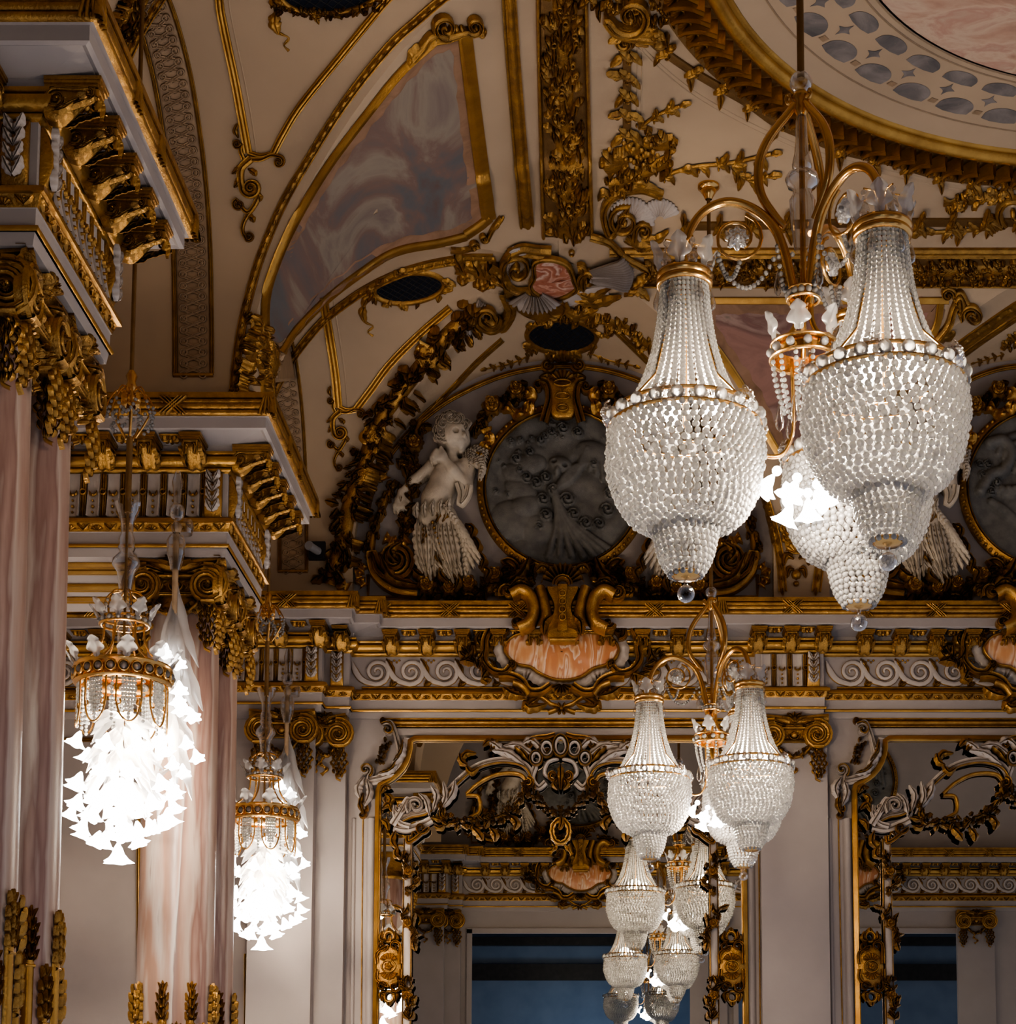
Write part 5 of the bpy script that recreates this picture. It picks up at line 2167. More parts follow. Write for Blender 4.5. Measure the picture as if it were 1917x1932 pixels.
# shell keystone over the cornice and onyx cartouche ------------------
KS = onto(Plane(1, 19.93))
ks = thing('keystone_bracket', atY(XM, 1110, 19.93), 'gilt scrolled keystone bracket lapping over the cornice above the orange onyx cartouche', 'ornament')
m = M()
shell(m, KS, (XM, 1108), 42, pi + .15, 2 * pi - .15, 11, .16, .2)
strip(m, local2(KS, .1), arc((XM, 1112), 15, pi, 2 * pi, 12), 5, .1, GROOVE)
pz = spline([(XM, 1110), (XM, 1135), (XM, 1165), (XM, 1198)], 20)
strip(m, local2(KS, -.04), pz, 26 + 8 * np.cos(np.linspace(0, 2 * pi, 20)) , .14, GROOVE)
strip(m, local2(KS, .06), pz, 8 + 2 * np.cos(np.linspace(0, 2 * pi, 20)), .10, FLAT)
m.build('centre_strap', GOLD, ks)
m = M()
for k in range(4):
    strip(m, local2(KS, .15), even(arc((XM, 1128 + 15 * k), 6, 0, 2 * pi, 20, 6), 16, True), 2, .04, HALF, True)
strip(m, local2(KS, .05), [(XM - 24, 1213), (XM + 24, 1213)], 6, .12)
plate(m, local2(KS, .0), even(spline([(XM - 24, 1195), (XM, 1190), (XM + 24, 1195), (XM + 27, 1210), (XM, 1218), (XM - 27, 1210)], 40, True), 40, True), .14)
for sg in (-1, 1):
    X_ = lambda v: XM + sg * v
    strip(m, KS, spline([(X_(98), 1128), (X_(78), 1118), (X_(60), 1130), (X_(54), 1155), (X_(62), 1178), (X_(84), 1190)], 30), 13, .20, HALF)
    strip(m, KS, spline([(X_(44), 1112), (X_(36), 1140), (X_(32), 1165), (X_(40), 1190)], 24), 12, .16, HALF)
    scroll(m, KS, (X_(104), 1120), 13, pi / 2 + 1, 1.2, -sg, 7, .12)
    scroll(m, KS, (X_(86), 1180), 10, 0, 1.1, sg, 6, .14)
    leaf(m, local2(KS, .06), [(X_(20), 1168), (X_(34), 1182), (X_(36), 1204)], 9, .14, 4)
    leaf(m, KS, [(X_(60), 1106), (X_(80), 1098), (X_(98), 1110)], 10, .12, 3)
    leaf(m, KS, [(X_(24), 1080), (X_(38), 1072), (X_(50), 1082)], 10, .10, 3)
    foliage(m, KS, spline([(X_(56), 1098), (X_(90), 1104), (X_(130), 1118)], 20), 12, .1, 1.2, 96, .3)
m.build('scroll_bracket', GOLD, ks)

CT = onto(Plane(1, 20.2))
ct = thing('cartouche', atY(XM - 2, 1245, 20.2), 'orange onyx cartouche in a cream shell border and gilt scrolls on the end wall frieze', 'cartouche')
ON = [(952, 1228), (960, 1212), (976, 1202), (1006, 1197), (1060, 1200), (1112, 1198), (1147, 1204), (1163, 1217), (1167, 1234), (1155, 1253), (1139, 1260), (1120, 1265), (1098, 1280), (1071, 1287),
      (1044, 1285), (1017, 1273), (1001, 1262), (979, 1258), (963, 1247)]
onp = even(spline(ON, 120, True), 96, True)
m = M()
plate(m, local2(CT, .05), onp, .03, .05)
m.build('onyx_panel', ONYXO, ct)
cen = onp.mean(0)
m = M()
plate(m, onto(Plane(1, 20.345)), cen + (onp - cen) * 1.12, .16)
m.build('backing', STUCCO, ct)
m = M()
p_o = onp.copy()
t_, n_ = normals2(p_o, True)
if ((p_o[0] + n_[0] - cen) ** 2).sum() < ((p_o[0] - cen) ** 2).sum():
    n_ = -n_
r_ = 20 * (1 + .06 * np.cos(np.arange(96) * pi))
rows = np.stack([p_o + n_ * q for q in (0, .3, .7, 1.0)], 1)
rows = np.stack([p_o + n_ * (r_ * q)[:, None] for q in (0, .3, .7, 1.0)], 1)
hh = np.stack([.05 + 0 * r_, .075 + .012 * np.cos(np.arange(96) * pi), .07 + .02 * np.cos(np.arange(96) * pi), .03 + 0 * r_], 1)
m.grid(CT(rows[..., 0], rows[..., 1], hh), cu=True)
m.build('cream_shell_border', STUCCO, ct)
m = M()
strip(m, local2(CT, .05), onp, 3, .07, HALF, True)
for sg in (-1, 1):
    X_ = lambda v: 1060 + sg * v
    f = local2(CT, .04)
    scroll(m, f, (X_(108), 1198), 13, 1.5, 1.2, -sg, 9, .13, [(X_(145), 1232), (X_(143), 1210), (X_(132), 1190), (X_(116), 1183)])
    strip(m, f, spline([(X_(144), 1228), (X_(146), 1250), (X_(130), 1270), (X_(108), 1274), (X_(96), 1264)], 24), 8, .12, GROOVE)
    scroll(m, f, (X_(94), 1258), 8, 2, 1.1, sg, 5, .12)
    strip(m, f, spline([(X_(118), 1280), (X_(95), 1280), (X_(75), 1290), (X_(62), 1308), (X_(40), 1310), (X_(20), 1298)], 30), 9, .12, GROOVE)
    strip(m, f, spline([(X_(60), 1316), (X_(72), 1300), (X_(90), 1292)], 16), 8, .13, HALF)
    leaf(m, f, [(X_(110), 1300), (X_(92), 1312), (X_(70), 1318)], 12, .1, 4)
    leaf(m, f, [(X_(70), 1328), (X_(58), 1338), (X_(28), 1332)], 12, .08, 4)
    foliage(m, f, spline([(X_(188), 1232), (X_(172), 1248), (X_(155), 1265), (X_(140), 1285)], 24), 19, .12, 1.4, 97, .0, False, 1.15)
    leaf(m, f, [(X_(150), 1225), (X_(158), 1212), (X_(152), 1198)], 9, .1, 3)
    leaf(m, f, [(X_(128), 1186), (X_(138), 1178), (X_(120), 1176)], 9, .12, 3)
    strip(m, local2(f, -.02), [(X_(45), 1312), (X_(20), 1330), (X_(-26), 1346)], 4.5, .07)
    leaf(m, local2(f, -.02), [(X_(44), 1318), (X_(62), 1330), (X_(74), 1342)], 13, .07, 3)
shell(m, local2(CT, .05), (1060, 1294), 22, .25, pi - .25, 7, .12)
daisy(m, local2(CT, .05), (1060, 1340), 13, .06, 6)
m.build('gilt_scrolls', GOLD, ct)
dup(ct, (BAY - .04, 0, 0), 'onyx cartouche cut by the picture edge over the second mirror')
dup(ks, (BAY - .04, 0, 0), 'gilt keystone bracket hidden behind the picture edge over the second mirror')

# small black camera in the far corner
m = M()
f = onto(Plane(1, 20.2))
sc_ = thing('security_camera', atY(596, 1036, 20.2), 'small black security camera on a square plate in the far corner under the strip', 'camera')
m.box(-3.2, -3.02, 20.14, 20.2, 6.58, 6.78)
m.build('mount_plate', PLASTIC, sc_, False)
m = M()
a_, b_ = atY(584, 1030, 19.95), atY(600, 1040, 20.12)
m.tube([a_, b_], .045, 12)
m.tube([a_ - (b_ - a_) * .12, a_], .05, 12)
m.build('camera_barrel', paint('grey_plastic', (.35, .33, .32), .4, 0, 5, dark=(.3, .28, .27)), sc_)


# ------------------------------------------------------------------ tall mirrors and their gilt work
XG = 1058.0
YM = YW - .05
MP = Plane(1, YM)
mw = onto(MP)


def outline_mirror(inset=0.0):
    L = [(775, 1394), (773, 1418), (763, 1446), (742, 1468), (714, 1484)]
    half = [(p[0] + inset, p[1] + inset * .6) for p in L]
    lf = spline(half, 20)
    rt = np.stack([2 * XG - lf[::-1, 0], lf[::-1, 1]], -1)
    return lf, rt


def tall_mirror(label):
    root = thing('tall_mirror', atY(XG, 1932, YW), label, 'mirror')
    lf, rt = outline_mirror()
    lean = .0042
    pts = np.vstack([rt, lf, [(707, 2150)], [(2 * XG - 707, 2150)]])
    P = mw(pts[:, 0], pts[:, 1], np.zeros(len(pts)))
    zb = P[:, 2].min()
    P[:, 1] += .03 - (P[:, 2] - zb) * lean * 1.0
    m = M()
    m.add(P, ngons=[list(range(len(P)))])
    m.build('mirror_glass', MIRROR, root, False)
    m = M()
    out = np.vstack([[(706, 2150)], [(709, 1900)], lf[::-1], rt[::-1], [(2 * XG - 709, 1900)], [(2 * XG - 706, 2150)]])
    q = even(out, 160)
    strip(m, mw, q, 5.5, .07, SHARP)
    m.build('gilt_frame', GOLDB, root)
    return root


TM = tall_mirror('tall clear mirror in the first bay, reflecting the chandeliers and an onyx cartouche')
TMX = BAY - .07
dup(TM, (TMX, 0, 0), 'second tall mirror, cut by the picture edge beyond the pilaster')


def both(fn, m):
    fn(m, mw, 1)
    fn(m, mirror_x(mw, XG), -1)


def mirror_crest(label):
    root = thing('mirror_crest', atY(XG, 1500, YM), label, 'mirror ornament')
    mwh, mgd = M(), M()

    def half(sgn, g):
        f = local2(g, .03)
        f2 = local2(g, .07)
        # broad cream acanthus arch
        p = spline([(745, 1556), (775, 1540), (805, 1533), (832, 1512), (862, 1478), (900, 1448), (945, 1436), (985, 1442), (1002, 1462), (1000, 1488)], 60)
        strip(mwh, f, p, 6.5, .06, GROOVE)
        strip(mgd, f2, p + [0, 6], 2.0, .04)
        strip(mgd, f, spline([(880, 1500), (905, 1478), (940, 1462), (980, 1462), (996, 1478)], 24), 4, .05)
        strip(mgd, f, spline([(885, 1545), (905, 1532), (903, 1505), (880, 1502)], 20), 4, .05)
        scroll(mgd, f2, (996, 1480), 11, 4.7, 1.2, 1, 5, .06)
        # upper leaf sweep toward the crest
        for a in ((990, 1446, 960, 1424, 930, 1420), (1010, 1432, 980, 1410, 950, 1412), (1030, 1424, 1005, 1400, 985, 1408), (960, 1432, 940, 1412, 922, 1402)):
            leaf(mwh, f2, [(a[0], a[1]), (a[2], a[3]), (a[4], a[5])], 10, .07, 4)
        for a in ((1000, 1440, 985, 1420, 965, 1408), (945, 1416, 925, 1402, 912, 1412), (925, 1420, 935, 1405, 928, 1398), (870, 1440, 880, 1425, 900, 1425), (880, 1446, 890, 1460, 905, 1452), (868, 1425, 872, 1440, 884, 1448)):
            leaf(mgd, f2, [(a[0], a[1]), (a[2], a[3]), (a[4], a[5])], 8, .07, 3)
        # crest with oval openings
        for c, rx, ry in (((XG - 26, 1416), 10, 13), ((XG - 46, 1434), 8, 10)):
            strip(mwh, f2, even(arc(c, rx, 0, 2 * pi, 24, ry), 20, True), 2.6, .07, HALF, True)
            strip(mgd, f2, even(arc(c, rx + 4, 0, 2 * pi, 24, ry + 4), 20, True), 1.6, .08, HALF, True)
        strip(mgd, f2, spline([(XG - 58, 1400), (XG - 44, 1396), (XG - 24, 1394), (XG - 10, 1390)], 14), 5, .08, GROOVE)
        scroll(mgd, f2, (XG - 58, 1408), 8, 4.7, 1.1, -1, 4, .06)
        strip(mwh, f, spline([(XG - 48, 1448), (XG - 54, 1470), (XG - 42, 1488), (XG - 28, 1478)], 20), 6, .06, GROOVE)
        strip(mwh, f, spline([(XG - 4, 1432), (XG - 24, 1440), (XG - 30, 1460), (XG - 20, 1470)], 20), 4, .06, HALF)
        scroll(mgd, f2, (XG - 14, 1466), 9, 1.5, 1.1, 1, 4, .06)
        leaf(mgd, f2, [(XG - 4, 1470), (XG - 12, 1482), (XG - 5, 1494)], 7, .07, 3)
        # lower corner: cream scroll bracket over the slim inner pilaster
        scroll(mwh, f2, (786, 1524), 17, 2.4, 1.3, 1, 8, .09, [(742, 1560), (758, 1535), (772, 1512)])
        scroll(mwh, f2, (758, 1528), 12, 3.6, 1.2, -1, 6, .07, [(775, 1562), (757, 1556), (746, 1540)])
        strip(mwh, f, spline([(744, 1562), (770, 1566), (800, 1556), (815, 1548)], 20), 8, .06, GROOVE)
        for a in ((818, 1535, 826, 1505, 815, 1485), (826, 1540, 842, 1510, 838, 1478), (812, 1542, 806, 1515, 792, 1500), (834, 1530, 856, 1500, 860, 1475)):
            leaf(mwh, f2, [(a[0], a[1]), (a[2], a[3]), (a[4], a[5])], 8, .08, 4)
        scroll(mgd, f2, (797, 1565), 13, 0, 1.1, 1, 5, .08, [(770, 1580), (772, 1592), (786, 1585)])
        for a in ((748, 1570, 742, 1590, 752, 1606), (752, 1600, 748, 1615, 758, 1622), (815, 1545, 835, 1548, 850, 1538), (720, 1500, 728, 1488, 740, 1490), (722, 1530, 735, 1520, 742, 1535), (720, 1548, 732, 1556, 735, 1570),
                  (728, 1500, 740, 1510, 735, 1528), (820, 1560, 832, 1565, 842, 1558)):
            leaf(mgd, f2, [(a[0], a[1]), (a[2], a[3]), (a[4], a[5])], 7, .07, 3)
        # slim inner pilaster
        strip(mwh, f, [(772, 1580), (770, 1700), (767, 2100)], 7, .05, FLAT)
        strip(mgd, local2(f, .01), [(764, 1585), (762, 1700), (759, 2100)], 1.6, .05)
        strip(mgd, local2(f, .01), spline([(788, 1578), (780, 1572), (777, 1600), (777, 1700), (774, 2100)], 40), 1.8, .05)

    half(1, mw)
    half(-1, mirror_x(mw, XG))
    strip(mwh, local2(mw, .07), even(arc((XG, 1411), 10, 0, 2 * pi, 24, 16), 20, True), 2.8, .07, HALF, True)
    strip(mgd, local2(mw, .08), even(arc((XG, 1411), 15, 0, 2 * pi, 24, 21), 20, True), 2, .08, HALF, True)
    shell(mgd, local2(mw, .07), (XG, 1436), 12, pi + .2, 2 * pi - .2, 5, .07)
    leaf(mgd, local2(mw, .08), [(XG, 1446), (XG, 1462), (XG, 1494)], 8, .07, 3)
    mwh.build('cream_scrollwork', STUCCO, root)
    mgd.build('gilt_leaf', GOLD, root)
    for k, (g, sgn) in enumerate(((mw, 1), (mirror_x(mw, XG), -1))):
        m = M()
        f = local2(g, .09)
        foliage(m, f, spline([(826, 1533), (850, 1552), (885, 1560), (925, 1552), (960, 1535), (985, 1512), (996, 1486)], 60), 15, .10, 1.2, 101, .38, False, 1.0)
        foliage(m, f, spline([(1000, 1488), (1015, 1512), (1035, 1528), (XG, 1534)], 40), 11, .09, 1.3, 102, .35, False, 1.0)
        for a in ((890, 1562, 905, 1578, 912, 1590), (925, 1565, 935, 1578, 935, 1592), (960, 1540, 975, 1555, 972, 1570)):
            leaf(m, f, [(a[0], a[1]), (a[2], a[3]), (a[4], a[5])], 9, .08, 3)
        m.build('flower_swag', GOLD, root)
        for cy, n in ((1648, 5), (1745, 5), (1880, 5)):
            m = M()
            x0 = 772 - (cy - 1580) * .012
            foliage(m, f, spline([(x0 - 8, cy - 36), (x0 + 2, cy - 15), (x0 + 6, cy + 10), (x0 + 6, cy + 40)], 20), 15, .09, 1.3, 103 + cy, .3, False, 1.0)
            rose(m, local2(f, .03), (x0 + 2, cy), 12, .09, 5)
            m.build('flower_spray', GOLD, root)
    m = M()
    f = local2(mw, .09)
    strip(m, f, even(arc((XG, 1572), 16, 0, 2 * pi, 40, 22), 40, True), 5 + 1.0 * np.cos(np.arange(40) * pi / 2), .05, GROOVE, True)
    leaf(m, f, [(XG, 1540), (XG + 2, 1555), (XG - 2, 1570)], 7, .07, 2)
    ribbon(m, f, [(XG - 3, 1592), (XG - 12, 1606), (XG - 20, 1612)], 4, .04, 2)
    ribbon(m, f, [(XG + 3, 1592), (XG + 14, 1605), (XG + 22, 1616)], 4, .04, 2)
    m.build('ring_wreath', GOLDB, root)
    return root


MC = mirror_crest('gilt and cream rococo scrollwork with rose swags across the top of the first mirror')
dup(MC, (TMX, 0, 0), 'gilt and cream scrollwork with rose swags on the second mirror by the picture edge')


def side_badge(xc, label):
    root = thing('mirror_badge', atY(xc, 1890, YM), label, 'mirror ornament')
    f = local2(mw, .03)
    m = M()
    sy = 1825
    plate(m, f, even(spline([(xc, sy - 40), (xc + 18, sy - 30), (xc + 24, sy), (xc + 18, sy + 30), (xc, sy + 40), (xc - 18, sy + 30), (xc - 24, sy), (xc - 18, sy - 30)], 60, True), 50, True), .05, .03)
    for d in (-1, 1):
        for q in (-1, 1):
            scroll(m, local2(f, .04), (xc + q * 12, sy + d * 38), 10, 0, 1.2, q * d, 4, .06, [(xc + q * 22, sy + d * 5), (xc + q * 22, sy + d * 25)])
            leaf(m, local2(f, .04), [(xc + q * 4, sy + d * 48), (xc + q * 14, sy + d * 52), (xc + q * 12, sy + d * 66)], 6, .06, 3)
        strip(m, f, even(arc((xc, sy + d * 56), 9, 0, 2 * pi, 24, 10), 20, True), 3.4, .06, HALF, True)
        shell(m, local2(f, .06), (xc, sy + d * 8), 18, (pi if d < 0 else 0) + .3, (2 * pi if d < 0 else pi) - .3, 7, .04)
        leaf(m, f, [(xc, sy + d * 62), (xc, sy + d * 68), (xc, sy + d * 74)], 7, .06, 2)
    rose(m, local2(f, .07), (xc, sy), 9, .06, 5)
    strip(m, local2(f, .06), even(arc((xc, sy), 13, 0, 2 * pi, 24, 11), 20, True), 2, .04, HALF, True)
    m.build('gilt_relief', GOLD, root)
    return root


BD = side_badge(735, 'gilt oval badge low on the first mirror, on the side toward the columns')
dup(BD, (float(atY(1380, 1825, YM)[0] - atY(735, 1825, YM)[0]), 0, 0), 'gilt oval badge low on the first mirror, on the side toward the wide pilaster')
dup(BD, (TMX, 0, 0), 'gilt oval badge low on the second mirror beyond the pilaster')


def mirror_surround(label):
    """wall mouldings around one mirror"""
    root = thing('mirror_surround', atY(XG, 1932, YW), label, 'moulding')
    m = M()
    x0, x1 = 727, 2 * XG - 727
    for dy, w, h in ((1357, 2.5, .03), (1365, 5, .06), (1371, 2.5, .03)):
        strip(m, wl, [(x0, dy), (XG, dy), (x1, dy)], w, h)
    for g in (wl, mirror_x(wl, XG)):
        strip(m, g, [(685, 1545), (683, 1740), (680, 2150)], 1.4, .02)
        scroll(m, g, (724, 1360), 7, 0, 1.2, 1, 3.5, .06)
    m.build('gilt_rail', GOLD, root)
    m = M()
    for g in (wl, mirror_x(wl, XG)):
        strip(m, g, [(701, 1545), (699, 1740), (696, 2150)], 9, .06, [(-1, 0), (-.7, .5), (-.3, .9), (.2, 1), (.7, .6), (1, 0)])
        strip(m, g, [(668, 1545), (666, 1740), (662, 2150)], 4, .03)
    strip(m, wl, [(745, 1382), (XG, 1382), (2 * XG - 745, 1382)], 7, .04, FLAT)
    m.build('cream_moulding', PLASTER, root)
    for g in (wl, mirror_x(wl, XG)):
        m, m2 = M(), M()
        f = local2(g, .04)
        strip(m, f, spline([(770, 1395), (766, 1425), (748, 1455), (715, 1474), (690, 1478)], 30), 7, .04, FLAT)
        scroll(m, f, (733, 1380), 13, 3.9, 1.3, 1, 6, .09, [(757, 1432), (752, 1405), (746, 1382), (738, 1366)])
        scroll(m, f, (692, 1456), 13, 1.0, 1.3, -1, 7, .09, [(745, 1462), (720, 1470), (700, 1474)])
        leaf(m, local2(f, .04), [(740, 1452), (758, 1428), (764, 1405)], 10, .08, 5)
        leaf(m, local2(f, .04), [(690, 1470), (678, 1490), (683, 1512)], 9, .08, 4)
        leaf(m, local2(f, .04), [(695, 1475), (700, 1500), (690, 1525)], 8, .08, 4)
        leaf(m, local2(f, .04), [(715, 1465), (735, 1460), (752, 1448)], 8, .08, 4)
        foliage(m2, f, spline([(733, 1398), (728, 1412), (722, 1428), (716, 1442)], 20), 9, .09, 1.4, 111, .4, False)
        leaf(m2, local2(f, .05), [(688, 1500), (682, 1520), (688, 1540)], 6, .07, 3)
        scroll(m2, f, (685, 1540), 8, 4.7, 1.1, 1, 4, .08, [(690, 1515), (694, 1530)])
        leaf(m2, local2(f, .06), [(745, 1440), (758, 1422), (762, 1400)], 5, .08, 4)
        leaf(m2, local2(f, .06), [(718, 1462), (738, 1456), (750, 1440)], 5, .08, 4)
        strip(m2, local2(f, .05), spline(spiral((733, 1380), 15, 3.9, 1.0, 1), 20), 2, .06)
        strip(m2, local2(f, .05), spline(spiral((692, 1456), 15, 1.0, 1.0, -1), 20), 2, .06)
        m.build('cream_acanthus', STUCCO, root)
        m2.build('gilt_acanthus', GOLD, root)
    return root


MS = mirror_surround('cream and gilt wall mouldings with acanthus corners around the first mirror')
dup(MS, (TMX, 0, 0), 'cream and gilt wall mouldings with an acanthus corner around the second mirror')

# plain framed wall panel seen between the two pairs of columns
m = M()
strip(m, wl, [(60, 1396), (180, 1396), (262, 1396)], 4, .04, FRAME)
strip(m, wl, [(262, 1396), (262, 1700), (262, 2100)], 3, .03, FRAME)
strip(m, wl, [(464, 1800), (464, 2000), (464, 2100)], 3, .03, FRAME)
tag(m.build('panel_moulding', GOLDB), 'thin gilt panel moulding on the end wall seen between the onyx columns', 'moulding')
f = onto(Plane(2, 4.858))
for y, w, h in ((1066, 5, .02), (1077, 3.5, .03), (1106, 5, .04), (1131, 5, .02)):
    m = M()
    strip(m, f, [(90, y), (200, y), (262, y)], w, h, FRAME)
    o = m.build('soffit_moulding', GOLDB)
    tag(o, 'thin gilt mouldings across the soffit of the second entablature, behind the glass stem', 'moulding', 'gilt mouldings on the second soffit')

# what the mirrors look back on: the opposite end of the room -----------
opp = 2 * 0 + (YW + YF)
for o, lab in ((EW, 'gilt entablature over the doorway, seen only reflected in the mirrors'), (ct, 'onyx cartouche over the doorway, seen only reflected in the first mirror'), (ks, 'keystone bracket over the doorway, seen only in reflection'),
               (PA, 'pilaster of the opposite wall next to the reflected columns'), (PB, 'narrow pilaster strip beside the reflected doorway'), (PC, 'wide pilaster of the opposite wall, seen only in reflection'),
               (ME1, 'stone medallion over the reflected doorway'), (CH1, 'cherub over the doorway, seen only in reflection'), (G1, 'gilt garland over the doorway, seen only in reflection')):
    c = copy_tree(o)
    c.scale.y = -1
    c.location.y = opp - o.location.y
    c['label'] = lab
for o, dx, lab in ((ct, BAY, 'onyx cartouche of the opposite wall, seen at the side of the second mirror'), (ks, BAY, 'keystone bracket of the opposite wall, seen in the second mirror'),
                   (PC, BAY, 'wide pilaster of the opposite wall, seen in the second mirror'), (ME1, DX, 'stone medallion of the opposite wall, seen in the second mirror'), (CH1, DX, 'cherub of the opposite wall, seen in the second mirror')):
    c = copy_tree(o)
    c.scale.y = -1
    c.location.y = opp - o.location.y
    c.location.x = o.location.x + dx
    c['label'] = lab
for x0, x1, nm in ((-2.6, 1.95, 'trim_1'), (2.6, 7.2, 'trim_2')):
    m = M()
    for x in (x0, x1):
        m.box(x - .05, x + .05, YF, YF + .05, -1.6, 4.5)
    m.box(x0 - .05, x1 + .05, YF, YF + .05, 4.42, 4.52)
    o = m.build(nm, PLASTER, smooth=False)
    o['kind'] = 'structure'
m = M()
m.box(-6.2, 9.6, -5.98, -5.85, 4.35, 4.75)
m.box(-6.2, 9.6, -5.98, -5.7, 5.2, 5.4)
o = m.build('trim_3', IRON, smooth=False)
o['kind'] = 'structure'


# ------------------------------------------------------------------ chandeliers
LAMPS = []


def yz(y, Y=8.55, x=1505):
    return float(atY(x, y, Y)[2])


def pol(r, a, z):
    return (r * cos(a), r * sin(a), z)


def glass_leaf_mesh(m, base, up, out, L, W, t=.006):
    """small lobed frosted leaf standing on a ring"""
    base, up, out = (np.asarray(q, float) for q in (base, up, out))
    side = np.cross(up, out)
    f = lambda x, y, h: base + np.asarray(x, float)[..., None] * side + np.asarray(y, float)[..., None] * up + (np.asarray(h, float) + .25 * np.asarray(y, float) ** 2 / L)[..., None] * out
    leaf(m, f, [(0, 0), (0, L * .5), (0, L)], W * 1.25, .018, 2, .6, 15, .42)


def drop(m, c, r, L, n=6):
    """faceted crystal drop"""
    m.lathe([(.001, 0), (r * .35, -L * .15), (r, -L * .62), (r * .8, -L * .85), (.001, -L)], c, n)


def lily_bell(m, c, d, r, L):
    """open flower bell along direction d"""
    c, d = np.asarray(c, float), np.asarray(d, float)
    d = d / np.linalg.norm(d)
    u = np.cross(d, [.3, .2, .9])
    u /= np.linalg.norm(u)
    w = np.cross(d, u)
    a = np.arange(20) * 2 * pi / 20
    rows = []
    for s, rr in ((0, .12), (.25, .35), (.55, .5), (.8, .75), (1.0, 1.1)):
        k = rr * r * (1 + .22 * np.cos(5 * a) * s ** 2)
        rows.append(c + d * L * s + k[:, None] * (np.cos(a)[:, None] * u + np.sin(a)[:, None] * w))
    m.grid(np.array(rows), cv=True)


def long_leaf(m, pts, w):
    """free standing glass leaf blade"""
    p = spline(pts, 16)
    t = np.gradient(p, axis=0)
    t /= np.linalg.norm(t, axis=1, keepdims=True)
    sd = np.cross(t, [0, -1, .15])
    sd /= np.linalg.norm(sd, axis=1, keepdims=True) + 1e-9
    s = np.linspace(0, 1, 16)
    hw = w * np.sin(pi * np.clip(s * .95 + .04, 0, 1)) ** .8 * (1 + .15 * np.cos(s * 18))
    m.grid(np.stack([p - sd * hw[:, None], p + [0, -.01, 0], p + sd * hw[:, None]], 1))


